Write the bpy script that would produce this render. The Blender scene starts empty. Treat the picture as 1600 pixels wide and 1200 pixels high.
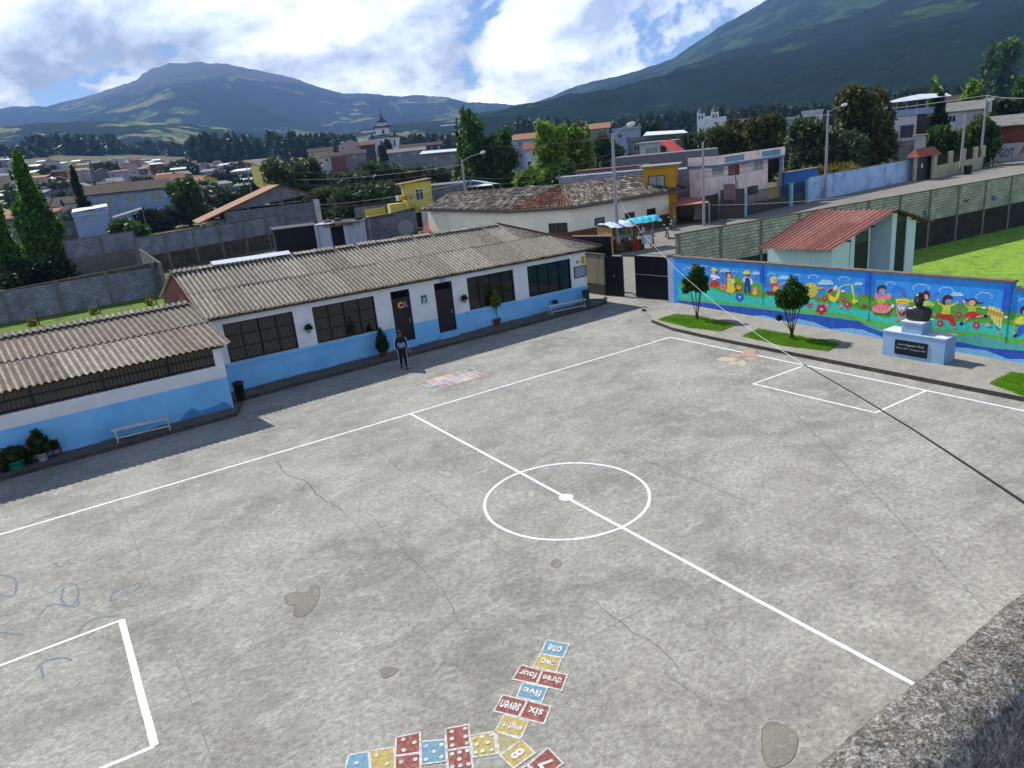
import bpy, bmesh, math, random
import numpy as np
from mathutils import Vector, Matrix
from math import radians, sin, cos, pi, sqrt, atan2, hypot
scene = bpy.context.scene
COL = scene.collection
random.seed(7); np.random.seed(7)

# ------------------------------------------------------------------ camera (surveyed from the court markings)
FPX, PITCH, ROLL, YAW, CX, CY, CZ = 1129.46799, 0.30899, -0.09984, 1.01159, -9.54733, -13.24768, 8.30366
Fv = np.array([cos(PITCH)*cos(YAW), cos(PITCH)*sin(YAW), -sin(PITCH)])
R0 = np.cross(Fv, [0, 0, 1]); R0 /= np.linalg.norm(R0); U0 = np.cross(R0, Fv)
Rv = R0*cos(ROLL)+U0*sin(ROLL); Uv = -R0*sin(ROLL)+U0*cos(ROLL)
CAM = np.array([CX, CY, CZ])
cam_d = bpy.data.cameras.new('camera'); cam = bpy.data.objects.new('camera', cam_d); COL.objects.link(cam)
cam.matrix_world = Matrix(((Rv[0], Uv[0], -Fv[0], CX), (Rv[1], Uv[1], -Fv[1], CY), (Rv[2], Uv[2], -Fv[2], CZ), (0, 0, 0, 1)))
cam_d.sensor_width = 36; cam_d.lens = FPX/1600*36; cam_d.clip_start = .05; cam_d.clip_end = 40000
scene.camera = cam

# ------------------------------------------------------------------ light
SUN_EL = radians(47.5); SAZ = atan2(.985, -.155)
S = Vector((cos(SUN_EL)*cos(SAZ), cos(SUN_EL)*sin(SAZ), sin(SUN_EL)))
sd = bpy.data.lights.new('sun', 'SUN'); sd.energy = 5.0; sd.angle = radians(.53); sd.color = (1, .95, .87)
so = bpy.data.objects.new('sun', sd); COL.objects.link(so); so.rotation_euler = (-S).to_track_quat('-Z', 'Y').to_euler()
world = bpy.data.worlds.new('World'); scene.world = world; world.use_nodes = True
nt = world.node_tree; N = nt.nodes; L = nt.links; N.clear()
def nd(t, **k):
    n = N.new(t)
    for a, b in k.items(): setattr(n, a, b)
    return n
out = nd('ShaderNodeOutputWorld'); bg = nd('ShaderNodeBackground'); bg.inputs[1].default_value = .07
L.new(bg.outputs[0], out.inputs[0])
sky = nd('ShaderNodeTexSky', sky_type='NISHITA'); sky.sun_disc = False
sky.sun_elevation = SUN_EL; sky.sun_rotation = atan2(S.x, S.y); sky.altitude = 2500; sky.ozone_density = 2.2; sky.air_density = .9; sky.dust_density = .4
tc = nd('ShaderNodeTexCoord'); mp = nd('ShaderNodeMapping'); mp.inputs['Scale'].default_value = (1, 1, 1.9); mp.inputs['Location'].default_value = (0,0,0)
L.new(tc.outputs['Generated'], mp.inputs[0])
n1 = nd('ShaderNodeTexNoise'); n1.inputs['Scale'].default_value = 3.9; n1.inputs['Detail'].default_value = 12; n1.inputs['Roughness'].default_value = .6; n1.inputs['Distortion'].default_value = .25
L.new(mp.outputs[0], n1.inputs['Vector'])
r1 = nd('ShaderNodeValToRGB'); r1.color_ramp.elements[0].position = .425; r1.color_ramp.elements[1].position = .46
L.new(n1.outputs[0], r1.inputs[0])
n2 = nd('ShaderNodeTexNoise'); n2.inputs['Scale'].default_value = 3.4; n2.inputs['Detail'].default_value = 7; n2.inputs['Roughness'].default_value = .55; n2.inputs['Distortion'].default_value = .5
mp2 = nd('ShaderNodeMapping'); mp2.inputs['Scale'].default_value = (1, 1, 2.6); mp2.inputs['Location'].default_value = (4.2, 1.1, .3)
L.new(tc.outputs['Generated'], mp2.inputs[0]); L.new(mp2.outputs[0], n2.inputs['Vector'])
r2 = nd('ShaderNodeValToRGB'); cr = r2.color_ramp
cr.elements[0].position = .44; cr.elements[0].color = (14.5, 14.6, 14.8, 1); cr.elements[1].position = .76; cr.elements[1].color = (5.2, 5.7, 6.6, 1)
e = cr.elements.new(.58); e.color = (9.8, 10.1, 10.6, 1)
L.new(n2.outputs[0], r2.inputs[0])
# lit tops: density here against density a little higher up
mp3 = nd('ShaderNodeMapping'); mp3.inputs['Scale'].default_value = (1, 1, 1.9); mp3.inputs['Location'].default_value = (-.015, .02, .05)
L.new(tc.outputs['Generated'], mp3.inputs[0]); n3 = nd('ShaderNodeTexNoise')
for k_ in ('Scale', 'Detail', 'Roughness', 'Distortion'): n3.inputs[k_].default_value = n1.inputs[k_].default_value
L.new(mp3.outputs[0], n3.inputs['Vector']); df = nd('ShaderNodeMath', operation='SUBTRACT'); L.new(n1.outputs[0], df.inputs[0]); L.new(n3.outputs[0], df.inputs[1])
dr = nd('ShaderNodeMapRange'); dr.inputs[1].default_value = -.09; dr.inputs[2].default_value = .08; dr.inputs[3].default_value = .58; dr.inputs[4].default_value = 1.6; L.new(df.outputs[0], dr.inputs[0])
cs_ = nd('ShaderNodeVectorMath', operation='SCALE'); L.new(r2.outputs[0], cs_.inputs[0]); L.new(dr.outputs[0], cs_.inputs['Scale'])
sz = nd('ShaderNodeSeparateXYZ'); L.new(tc.outputs['Generated'], sz.inputs[0]); zr_ = nd('ShaderNodeMapRange'); zr_.inputs[1].default_value = .32; zr_.inputs[2].default_value = .55; zr_.inputs[3].default_value = 1; zr_.inputs[4].default_value = .12; L.new(sz.outputs[2], zr_.inputs[0])
cm = nd('ShaderNodeMath', operation='MULTIPLY'); L.new(r1.outputs[0], cm.inputs[0]); L.new(zr_.outputs[0], cm.inputs[1])
mx = nd('ShaderNodeMixRGB'); L.new(cm.outputs[0], mx.inputs[0]); L.new(sky.outputs[0], mx.inputs[1]); L.new(cs_.outputs[0], mx.inputs[2])
L.new(mx.outputs[0], bg.inputs[0])
scene.view_settings.view_transform = 'Standard'; scene.view_settings.look = 'None'
scene.view_settings.exposure = .5; scene.view_settings.gamma = 1
scene.render.engine = 'CYCLES'
scene.cycles.max_bounces = 6; scene.cycles.volume_bounces = 0; scene.cycles.transparent_max_bounces = 12

# ------------------------------------------------------------------ helpers
def ray(x, y): return Fv*FPX+Rv*(x-800)-Uv*(y-600)
def G(x, y, z=0.):                       # photo point -> world point on the level z
    d = ray(x, y); t = (z-CZ)/d[2]; return Vector(CAM+d*t)
def PL(x, y, A, B):                      # photo point -> world point on the vertical plane through A, B
    n = np.array([-(B[1]-A[1]), B[0]-A[0]]); d = ray(x, y)
    t = (n@(np.array([A[0], A[1]])-CAM[:2]))/(n@d[:2]); return Vector(CAM+d*t)
def AT(x, y, dist):                      # photo point at a horizontal distance
    d = ray(x, y); t = dist/hypot(d[0], d[1]); return Vector(CAM+d*t)
def tag(o, label=None, cat=None, group=None, kind=None):
    if label: o['label'] = label
    if cat: o['category'] = cat
    if group: o['group'] = group
    if kind: o['kind'] = kind
    return o
def empty(name, loc=(0, 0, 0), rz=0, label=None, cat=None, group=None):
    o = bpy.data.objects.new(name, None); o.empty_display_size = .2; COL.objects.link(o)
    o.location = loc; o.rotation_euler = (0, 0, rz); return tag(o, label, cat, group)
def copy_tree(o, parent=None):
    c = o.copy(); COL.objects.link(c)
    if parent: c.parent = parent
    for ch in list(o.children): copy_tree(ch, c)
    return c
class MB:
    def __init__(s): s.v = []; s.f = []; s.m = []; s.ms = []; s.sm = []
    def mi(s, m):
        if m not in s.ms: s.ms.append(m)
        return s.ms.index(m)
    def poly(s, pts, m=None, smooth=False):
        b = len(s.v); s.v += [tuple(p) for p in pts]; s.f.append(tuple(range(b, b+len(pts)))); s.m.append(s.mi(m) if m else 0); s.sm.append(smooth)
    def idx(s, vs, fs, m=None, smooth=False):
        b = len(s.v); s.v += [tuple(p) for p in vs]; k = s.mi(m) if m else 0
        for f in fs: s.f.append(tuple(i+b for i in f)); s.m.append(k); s.sm.append(smooth)
    def box(s, x0, x1, y0, y1, z0, z1, m=None):
        s.idx([(x0, y0, z0), (x1, y0, z0), (x1, y1, z0), (x0, y1, z0), (x0, y0, z1), (x1, y0, z1), (x1, y1, z1), (x0, y1, z1)],
              [(0, 3, 2, 1), (4, 5, 6, 7), (0, 1, 5, 4), (1, 2, 6, 5), (2, 3, 7, 6), (3, 0, 4, 7)], m)
    def seg(s, a, b, w, z0, z1, m=None, z2=None):   # wall between two ground points, thickness w, left-right centred
        a = Vector((a[0], a[1])); b = Vector((b[0], b[1])); d = (b-a).normalized(); n = Vector((-d.y, d.x))*w/2
        q = [a-n, b-n, b+n, a+n]; zt = [z1, z2 if z2 is not None else z1]; tt = [zt[0], zt[1], zt[1], zt[0]]
        s.idx([(p.x, p.y, z0) for p in q]+[(p.x, p.y, t) for p, t in zip(q, tt)],
              [(0, 3, 2, 1), (4, 5, 6, 7), (0, 1, 5, 4), (1, 2, 6, 5), (2, 3, 7, 6), (3, 0, 4, 7)], m)
    def prism(s, pts, z0, z1, m=None, top=None):
        n = len(pts); zt = z1 if isinstance(z1, (list, tuple)) else [z1]*n
        s.idx([(p[0], p[1], z0) for p in pts]+[(p[0], p[1], z) for p, z in zip(pts, zt)],
              [tuple(range(n-1, -1, -1))]+[(i, (i+1) % n, n+(i+1) % n, n+i) for i in range(n)], m)
        s.poly([(p[0], p[1], z) for p, z in zip(pts, zt)], top or m)
    def cyl(s, p0, p1, r0, r1=None, n=8, m=None, caps=True, smooth=True):
        p0 = Vector(p0); p1 = Vector(p1); r1 = r0 if r1 is None else r1; d = (p1-p0)
        if d.length < 1e-6: return
        d.normalize(); a = d.orthogonal().normalized(); b = d.cross(a)
        vs = [p0+(a*cos(t)+b*sin(t))*r0 for t in [2*pi*i/n for i in range(n)]]+[p1+(a*cos(t)+b*sin(t))*r1 for t in [2*pi*i/n for i in range(n)]]
        s.idx(vs, [(i, (i+1) % n, n+(i+1) % n, n+i) for i in range(n)], m, smooth)
        if caps: s.poly(vs[:n][::-1], m); s.poly(vs[n:], m)
    def tube(s, pts, r, n=6, m=None):
        for a, b in zip(pts[:-1], pts[1:]): s.cyl(a, b, r, r, n, m, False)
    def lathe(s, prof, c=(0, 0, 0), n=16, m=None, smooth=True, sx=1, sy=1):
        vs = []; k = len(prof)
        for r, z in prof:
            for i in range(n): vs.append((c[0]+r*cos(2*pi*i/n)*sx, c[1]+r*sin(2*pi*i/n)*sy, c[2]+z))
        s.idx(vs, [(j*n+i, j*n+(i+1) % n, (j+1)*n+(i+1) % n, (j+1)*n+i) for j in range(k-1) for i in range(n)], m, smooth)
        s.poly(vs[:n][::-1], m); s.poly(vs[-n:], m)
    def ball(s, c, r, n=10, m=None, sz=1):
        s.lathe([(max(.001, r*sin(pi*i/n)), -r*sz*cos(pi*i/n)) for i in range(n+1)], c, n+4, m)
    def build(s, name, mat=None, parent=None, loc=None):
        me = bpy.data.meshes.new(name); me.from_pydata(s.v, [], s.f)
        mats = s.ms if s.ms else [mat]
        for m in mats: me.materials.append(m)
        me.polygons.foreach_set('material_index', s.m); me.polygons.foreach_set('use_smooth', s.sm)
        uv = me.uv_layers.new(name='UVMap'); me.update()
        for p in me.polygons:
            nn = p.normal
            if abs(nn.z) > .75: ax = None
            else:
                ax = Vector((-nn.y, nn.x, 0)).normalized(); up = nn.cross(ax) if abs(nn.z) > .15 else Vector((0, 0, 1))
                if up.z < 0: up = -up
            for li in p.loop_indices:
                co = me.vertices[me.loops[li].vertex_index].co
                uv.data[li].uv = (co.x, co.y) if ax is None else (co.dot(ax), co.dot(up))
        o = bpy.data.objects.new(name, me); COL.objects.link(o)
        if parent: o.parent = parent
        if loc: o.location = loc
        return o
MATS = {}
def newmat(name):
    m = bpy.data.materials.new(name); m.use_nodes = True; t = m.node_tree
    b = t.nodes['Principled BSDF']; return m, t, b
def rgb(h, k=1.):                           # sRGB hex -> linear
    c = [int(h[i:i+2], 16)/255 for i in (0, 2, 4)]
    return tuple((x/12.92 if x <= .04045 else ((x+.055)/1.055)**2.4)*k for x in c)+(1,)
def M(name, col, rough=.8, var=.25, scale=2., bump=.0, dirt=None, dirt_amt=.5, dscale=.8, metal=0, spec=.3, uv=False, detail=6, streak=False):
    """plain weathered paint / plaster / metal: colour varied by noise, optional second colour in patches"""
    if name in MATS: return MATS[name]
    m, t, b = newmat(name); nn = t.nodes; ll = t.links
    if isinstance(col, str): col = rgb(col)
    tcn = nn.new('ShaderNodeTexCoord'); src = tcn.outputs['UV' if uv else 'Object']
    if streak:
        mm = nn.new('ShaderNodeMapping'); mm.inputs['Scale'].default_value = (1, 1, .15); ll.new(src, mm.inputs[0]); src = mm.outputs[0]
    no = nn.new('ShaderNodeTexNoise'); no.inputs['Scale'].default_value = scale; no.inputs['Detail'].default_value = detail; no.inputs['Roughness'].default_value = .6
    ll.new(src, no.inputs['Vector'])
    mr = nn.new('ShaderNodeMapRange'); mr.inputs[1].default_value = .3; mr.inputs[2].default_value = .7; mr.inputs[3].default_value = 1-var; mr.inputs[4].default_value = 1+var*.7
    ll.new(no.outputs[0], mr.inputs[0])
    mul = nn.new('ShaderNodeVectorMath'); mul.operation = 'SCALE'; mul.inputs[0].default_value = col[:3]; ll.new(mr.outputs[0], mul.inputs['Scale'])
    last = mul.outputs[0]
    if dirt:
        if isinstance(dirt, str): dirt = rgb(dirt)
        n3 = nn.new('ShaderNodeTexNoise'); n3.inputs['Scale'].default_value = dscale; n3.inputs['Detail'].default_value = 8; n3.inputs['Roughness'].default_value = .65; ll.new(src, n3.inputs['Vector'])
        rr = nn.new('ShaderNodeMapRange'); rr.inputs[1].default_value = .48; rr.inputs[2].default_value = .66; rr.inputs[4].default_value = dirt_amt; ll.new(n3.outputs[0], rr.inputs[0])
        mxx = nn.new('ShaderNodeMixRGB'); ll.new(rr.outputs[0], mxx.inputs[0]); ll.new(last, mxx.inputs[1]); mxx.inputs[2].default_value = dirt; last = mxx.outputs[0]
    ll.new(last, b.inputs['Base Color']); b.inputs['Roughness'].default_value = rough; b.inputs['Metallic'].default_value = metal
    b.inputs['Specular IOR Level'].default_value = spec
    if bump:
        nb = nn.new('ShaderNodeTexNoise'); nb.inputs['Scale'].default_value = scale*6; nb.inputs['Detail'].default_value = 5; ll.new(src, nb.inputs['Vector'])
        bp = nn.new('ShaderNodeBump'); bp.inputs['Strength'].default_value = bump; bp.inputs['Distance'].default_value = .02; ll.new(nb.outputs[0], bp.inputs['Height']); ll.new(bp.outputs[0], b.inputs['Normal'])
    MATS[name] = m; return m
def MBLOCK(name, c1, c2, mortar, w=.4, h=.2, ms=.02, stain=None, stain_amt=.5, bump=.4):
    """concrete block or brick courses, in metres on the UV map"""
    if name in MATS: return MATS[name]
    m, t, b = newmat(name); nn = t.nodes; ll = t.links
    tcn = nn.new('ShaderNodeTexCoord'); br = nn.new('ShaderNodeTexBrick')
    br.inputs['Scale'].default_value = 1; br.inputs['Brick Width'].default_value = w; br.inputs['Row Height'].default_value = h
    br.inputs['Mortar Size'].default_value = ms; br.inputs['Mortar Smooth'].default_value = .2
    c1 = rgb(c1) if isinstance(c1, str) else c1; c2 = rgb(c2) if isinstance(c2, str) else c2; mortar = rgb(mortar) if isinstance(mortar, str) else mortar
    br.inputs['Color1'].default_value = c1; br.inputs['Color2'].default_value = c2; br.inputs['Mortar'].default_value = mortar
    ll.new(tcn.outputs['UV'], br.inputs['Vector'])
    no = nn.new('ShaderNodeTexNoise'); no.inputs['Scale'].default_value = .9; no.inputs['Detail'].default_value = 9; no.inputs['Roughness'].default_value = .68; ll.new(tcn.outputs['Object'], no.inputs['Vector'])
    mr = nn.new('ShaderNodeMapRange'); mr.inputs[1].default_value = .3; mr.inputs[2].default_value = .7; mr.inputs[3].default_value = .6; mr.inputs[4].default_value = 1.3; ll.new(no.outputs[0], mr.inputs[0])
    sc = nn.new('ShaderNodeVectorMath'); sc.operation = 'SCALE'; ll.new(br.outputs[0], sc.inputs[0]); ll.new(mr.outputs[0], sc.inputs['Scale']); last = sc.outputs[0]
    if stain:
        mm = nn.new('ShaderNodeMapping'); mm.inputs['Scale'].default_value = (1, 1, .3); ll.new(tcn.outputs['Object'], mm.inputs[0])
        n3 = nn.new('ShaderNodeTexNoise'); n3.inputs['Scale'].default_value = .7; n3.inputs['Detail'].default_value = 8; n3.inputs['Roughness'].default_value = .7; ll.new(mm.outputs[0], n3.inputs['Vector'])
        rr = nn.new('ShaderNodeMapRange'); rr.inputs[1].default_value = .45; rr.inputs[2].default_value = .65; rr.inputs[4].default_value = stain_amt; ll.new(n3.outputs[0], rr.inputs[0])
        mxx = nn.new('ShaderNodeMixRGB'); ll.new(rr.outputs[0], mxx.inputs[0]); ll.new(last, mxx.inputs[1]); mxx.inputs[2].default_value = rgb(stain) if isinstance(stain, str) else stain; last = mxx.outputs[0]
    ll.new(last, b.inputs['Base Color']); b.inputs['Roughness'].default_value = .9; b.inputs['Specular IOR Level'].default_value = .2
    bp = nn.new('ShaderNodeBump'); bp.inputs['Strength'].default_value = bump; bp.inputs['Distance'].default_value = .01; bp.invert = True; ll.new(br.outputs['Fac'], bp.inputs['Height']); ll.new(bp.outputs[0], b.inputs['Normal'])
    MATS[name] = m; return m
def MTILE(name, cols, lich=None, w=.25, h=.4, lich_amt=.6, valley=0):
    """roof sheets / clay tiles: one random shade per tile cell of the roof's own UV, plus lichen"""
    if name in MATS: return MATS[name]
    m, t, b = newmat(name); nn = t.nodes; ll = t.links
    tcn = nn.new('ShaderNodeTexCoord'); mm = nn.new('ShaderNodeVectorMath'); mm.operation = 'DIVIDE'; mm.inputs[1].default_value = (w, h, 1); ll.new(tcn.outputs['UV'], mm.inputs[0])
    fl = nn.new('ShaderNodeVectorMath'); fl.operation = 'FLOOR'; ll.new(mm.outputs[0], fl.inputs[0])
    wn = nn.new('ShaderNodeTexWhiteNoise'); wn.noise_dimensions = '2D'; ll.new(fl.outputs[0], wn.inputs['Vector'])
    rp = nn.new('ShaderNodeValToRGB'); rp.color_ramp.interpolation = 'LINEAR'
    for i, c in enumerate(cols):
        c = rgb(c) if isinstance(c, str) else c
        if i < 2: rp.color_ramp.elements[i].position = i/(len(cols)-1); rp.color_ramp.elements[i].color = c
        else: e = rp.color_ramp.elements.new(i/(len(cols)-1)); e.color = c
    for i, c in enumerate(cols): rp.color_ramp.elements[i].position = i/(len(cols)-1)
    ll.new(wn.outputs[0], rp.inputs[0])
    no = nn.new('ShaderNodeTexNoise'); no.inputs['Scale'].default_value = 5; no.inputs['Detail'].default_value = 9; no.inputs['Roughness'].default_value = .72; ll.new(tcn.outputs['Object'], no.inputs['Vector'])
    mr = nn.new('ShaderNodeMapRange'); mr.inputs[1].default_value = .3; mr.inputs[2].default_value = .7; mr.inputs[3].default_value = .55; mr.inputs[4].default_value = 1.35; ll.new(no.outputs[0], mr.inputs[0])
    sc = nn.new('ShaderNodeVectorMath'); sc.operation = 'SCALE'; ll.new(rp.outputs[0], sc.inputs[0]); ll.new(mr.outputs[0], sc.inputs['Scale']); last = sc.outputs[0]
    if lich:
        n3 = nn.new('ShaderNodeTexNoise'); n3.inputs['Scale'].default_value = 3.1; n3.inputs['Detail'].default_value = 10; n3.inputs['Roughness'].default_value = .78; ll.new(tcn.outputs['Object'], n3.inputs['Vector'])
        rr = nn.new('ShaderNodeMapRange'); rr.inputs[1].default_value = .55; rr.inputs[2].default_value = .66; rr.inputs[4].default_value = lich_amt; ll.new(n3.outputs[0], rr.inputs[0])
        mxx = nn.new('ShaderNodeMixRGB'); ll.new(rr.outputs[0], mxx.inputs[0]); ll.new(last, mxx.inputs[1]); mxx.inputs[2].default_value = rgb(lich) if isinstance(lich, str) else lich; last = mxx.outputs[0]
    if valley:                                   # valley dirt, with groove shade and crest highlights painted into the colour
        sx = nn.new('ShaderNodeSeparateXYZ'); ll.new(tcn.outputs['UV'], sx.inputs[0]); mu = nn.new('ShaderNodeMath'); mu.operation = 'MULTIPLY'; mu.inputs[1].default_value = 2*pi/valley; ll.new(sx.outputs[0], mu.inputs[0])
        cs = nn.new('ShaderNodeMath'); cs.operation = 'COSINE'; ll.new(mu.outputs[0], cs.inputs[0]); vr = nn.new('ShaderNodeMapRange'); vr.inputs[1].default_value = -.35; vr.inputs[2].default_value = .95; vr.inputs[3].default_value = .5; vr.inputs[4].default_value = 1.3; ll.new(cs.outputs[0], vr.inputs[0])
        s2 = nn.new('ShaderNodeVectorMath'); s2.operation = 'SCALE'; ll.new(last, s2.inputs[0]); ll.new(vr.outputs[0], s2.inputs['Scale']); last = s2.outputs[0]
    ll.new(last, b.inputs['Base Color']); b.inputs['Roughness'].default_value = .9; b.inputs['Specular IOR Level'].default_value = .2
    MATS[name] = m; return m
def corrugated(name, A, B, C, D, mat, parent, pitch=.2, amp=.028, rows=2, lap=.02, seg=8, under=True, step=0., half=False):
    """sheet roof slope: eave A->B, ridge D->C (A below D, B below C); real corrugations, lapped rows"""
    A, B, C, D = map(Vector, (A, B, C, D)); W = max((B-A).length, (C-D).length); n = max(1, int(W/pitch))*seg
    nor = (B-A).cross(D-A).normalized()
    if nor.z < 0: nor = -nor
    vs = []; fs = []; uv = []; sl = ((D-A).length+(C-B).length)/2
    for r in range(rows):
        t0 = r/rows; t1 = (r+1)/rows
        if r < rows-1: t1 += .012
        for side, t in ((0, t0), (1, t1)):
            for i in range(n+1):
                s = i/n; p = (A*(1-s)+B*s)*(1-t)+(D*(1-s)+C*s)*t; ph = i/seg*2*pi
                h = cos(ph)*amp if not half else abs(cos(ph/2))*amp*1.8
                off = h+(lap if side == 0 else -lap*.2)
                jit = random.uniform(-1, 1)*step if i % seg == 0 else 0
                vs.append(p+nor*(off+jit)); uv.append((s*W, t*sl-(0 if side == 0 else .001)))
        b = len(vs)-2*(n+1)
        fs += [(b+i, b+i+1, b+n+2+i, b+n+1+i) for i in range(n)]
        if r:                                    # front lip so the lapped edge reads
            k = len(vs); pb = b
            for i in range(n+1): vs.append(vs[pb+i]-nor*(lap*1.1)); uv.append(uv[pb+i])
            for i in range(n+1): vs.append(vs[pb+i].copy()); uv.append(uv[pb+i])
            fs += [(k+i, k+i+1, k+n+2+i, k+n+1+i) for i in range(n)]
    # underside a little below, closes the sheet
    k = len(vs)
    for i in range(n+1): vs.append(vs[i]-nor*.02); uv.append(uv[i])
    for i in range(n+1): vs.append(vs[i].copy()); uv.append(uv[i])
    fs += [(k+i, k+i+1, k+n+2+i, k+n+1+i) for i in range(n)]
    me = bpy.data.meshes.new(name); me.from_pydata([tuple(v) for v in vs], [], fs); me.materials.append(mat)
    u = me.uv_layers.new(name='UVMap')
    for p in me.polygons:
        p.use_smooth = True
        for li in p.loop_indices: u.data[li].uv = uv[me.loops[li].vertex_index]
    o = bpy.data.objects.new(name, me); COL.objects.link(o)
    if parent: o.parent = parent
    return o
FONT = {}
def text_mesh(txt, origin, xdir, ydir, width, height, mat, name='lettering', parent=None, bold=0., shear=0., depth=.0):
    """letters as a mesh: origin = lower left, xdir/ydir vectors span the box"""
    cu = bpy.data.curves.new('t', 'FONT'); cu.body = txt; cu.size = 1; cu.offset = bold; cu.shear = shear; cu.resolution_u = 2
    to = bpy.data.objects.new('t', cu); COL.objects.link(to); bpy.context.view_layer.update()
    me = bpy.data.meshes.new_from_object(to.evaluated_get(bpy.context.evaluated_depsgraph_get())); bpy.data.objects.remove(to)
    if not me.vertices: return None
    xs = [v.co.x for v in me.vertices]; ys = [v.co.y for v in me.vertices]; x0, x1, y0, y1 = min(xs), max(xs), min(ys), max(ys)
    o0 = Vector(origin); X = Vector(xdir).normalized()*width; Y = Vector(ydir).normalized()*height; Z = X.cross(Y).normalized()
    for v in me.vertices: v.co = o0+X*((v.co.x-x0)/(x1-x0))+Y*((v.co.y-y0)/max(1e-6, y1-y0))
    me.materials.clear(); me.materials.append(mat); me.name = name
    o = bpy.data.objects.new(name, me); COL.objects.link(o)
    if parent: o.parent = parent
    return o
def MLEAF(name, c1, c2, scale=.6, trans=.35):
    if name in MATS: return MATS[name]
    m, t, b = newmat(name); nn = t.nodes; ll = t.links
    c1 = rgb(c1) if isinstance(c1, str) else c1; c2 = rgb(c2) if isinstance(c2, str) else c2
    g = nn.new('ShaderNodeNewGeometry'); no = nn.new('ShaderNodeTexNoise'); no.inputs['Scale'].default_value = scale; no.inputs['Detail'].default_value = 5; no.inputs['Roughness'].default_value = .7
    ll.new(g.outputs['Position'], no.inputs['Vector'])
    ad = nn.new('ShaderNodeMath'); ad.operation = 'MULTIPLY_ADD'; ad.inputs[1].default_value = .5; ll.new(g.outputs['Random Per Island'], ad.inputs[0])
    m2 = nn.new('ShaderNodeMapRange'); m2.inputs[1].default_value = .35; m2.inputs[2].default_value = .65; m2.inputs[4].default_value = .5; ll.new(no.outputs[0], m2.inputs[0]); ll.new(m2.outputs[0], ad.inputs[2])
    mxx = nn.new('ShaderNodeMixRGB'); ll.new(ad.outputs[0], mxx.inputs[0]); mxx.inputs[1].default_value = c1; mxx.inputs[2].default_value = c2
    ll.new(mxx.outputs[0], b.inputs['Base Color']); b.inputs['Roughness'].default_value = .6; b.inputs['Specular IOR Level'].default_value = .25
    tr = nn.new('ShaderNodeBsdfTranslucent'); ll.new(mxx.outputs[0], tr.inputs[0]); ms = nn.new('ShaderNodeMixShader'); ms.inputs[0].default_value = trans
    ll.new(b.outputs[0], ms.inputs[1]); ll.new(tr.outputs[0], ms.inputs[2]); ll.new(ms.outputs[0], nn['Material Output'].inputs[0])
    MATS[name] = m; return m
def leaf_mesh(name, blobs, n, size, mat, seed=0, shell=.55, aspect=1.8, droop=0., zk=1.):
    """n leaf sprays (quads) scattered through ellipsoid blobs [(x,y,z,rx,ry,rz)]"""
    rs = np.random.RandomState(seed); bl = np.array(blobs, float); vol = (bl[:, 3]*bl[:, 4]*bl[:, 5])**.75; vol /= vol.sum()
    k = rs.choice(len(bl), n, p=vol); d = rs.normal(size=(n, 3)); d /= np.linalg.norm(d, axis=1)[:, None]
    rr = shell+(1.06-shell)*rs.rand(n)**.7; rr *= 1+.12*rs.normal(size=n); c = bl[k, :3]+d*bl[k, 3:6]*rr[:, None]
    a = d+rs.normal(size=(n, 3))*.7; a[:, 2] -= droop; a /= np.linalg.norm(a, axis=1)[:, None]
    b = np.cross(a, rs.normal(size=(n, 3))); b /= np.linalg.norm(b, axis=1)[:, None]+1e-9
    s = size*(.55+.9*rs.rand(n))[:, None]; a = a*s*aspect/2; b = b*s/2; a[:, 2] *= zk; b[:, 2] *= zk
    nrm = np.cross(a, b); nrm = nrm/(np.linalg.norm(nrm, axis=1)[:, None]+1e-9)*s*.18
    V = np.stack([c-a, c+b*.9-a*.1+nrm, c+a, c-b*.9-a*.1+nrm], 1).reshape(-1, 3)
    me = bpy.data.meshes.new(name); me.vertices.add(4*n); me.vertices.foreach_set('co', V.ravel())
    me.loops.add(4*n); me.loops.foreach_set('vertex_index', np.arange(4*n)); me.polygons.add(n)
    me.polygons.foreach_set('loop_start', np.arange(0, 4*n, 4)); me.polygons.foreach_set('loop_total', np.full(n, 4)); me.update(calc_edges=True)
    me.materials.append(mat); return me
def obj_from(me, name, parent=None, loc=None):
    o = bpy.data.objects.new(name, me); COL.objects.link(o)
    if parent: o.parent = parent
    if loc is not None: o.location = loc
    return o
def skinned(name, verts, edges, radii, mat, parent=None, sub=2):
    """one continuous tapered body grown with a skin modifier, baked to a mesh"""
    me = bpy.data.meshes.new(name); me.from_pydata(verts, edges, []); o = bpy.data.objects.new(name, me); COL.objects.link(o)
    md = o.modifiers.new('s', 'SKIN'); md.use_smooth_shade = True; sv = me.skin_vertices[0].data
    for i, r in enumerate(radii): sv[i].radius = r if isinstance(r, tuple) else (r, r)
    sv[0].use_root = True
    ss = o.modifiers.new('u', 'SUBSURF'); ss.levels = ss.render_levels = sub
    bpy.context.view_layer.update()
    m2 = bpy.data.meshes.new_from_object(o.evaluated_get(bpy.context.evaluated_depsgraph_get())); bpy.data.objects.remove(o)
    m2.materials.clear(); m2.materials.append(mat); m2.name = name
    for p in m2.polygons: p.use_smooth = True
    o = bpy.data.objects.new(name, m2); COL.objects.link(o)
    if parent: o.parent = parent
    return o
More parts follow.
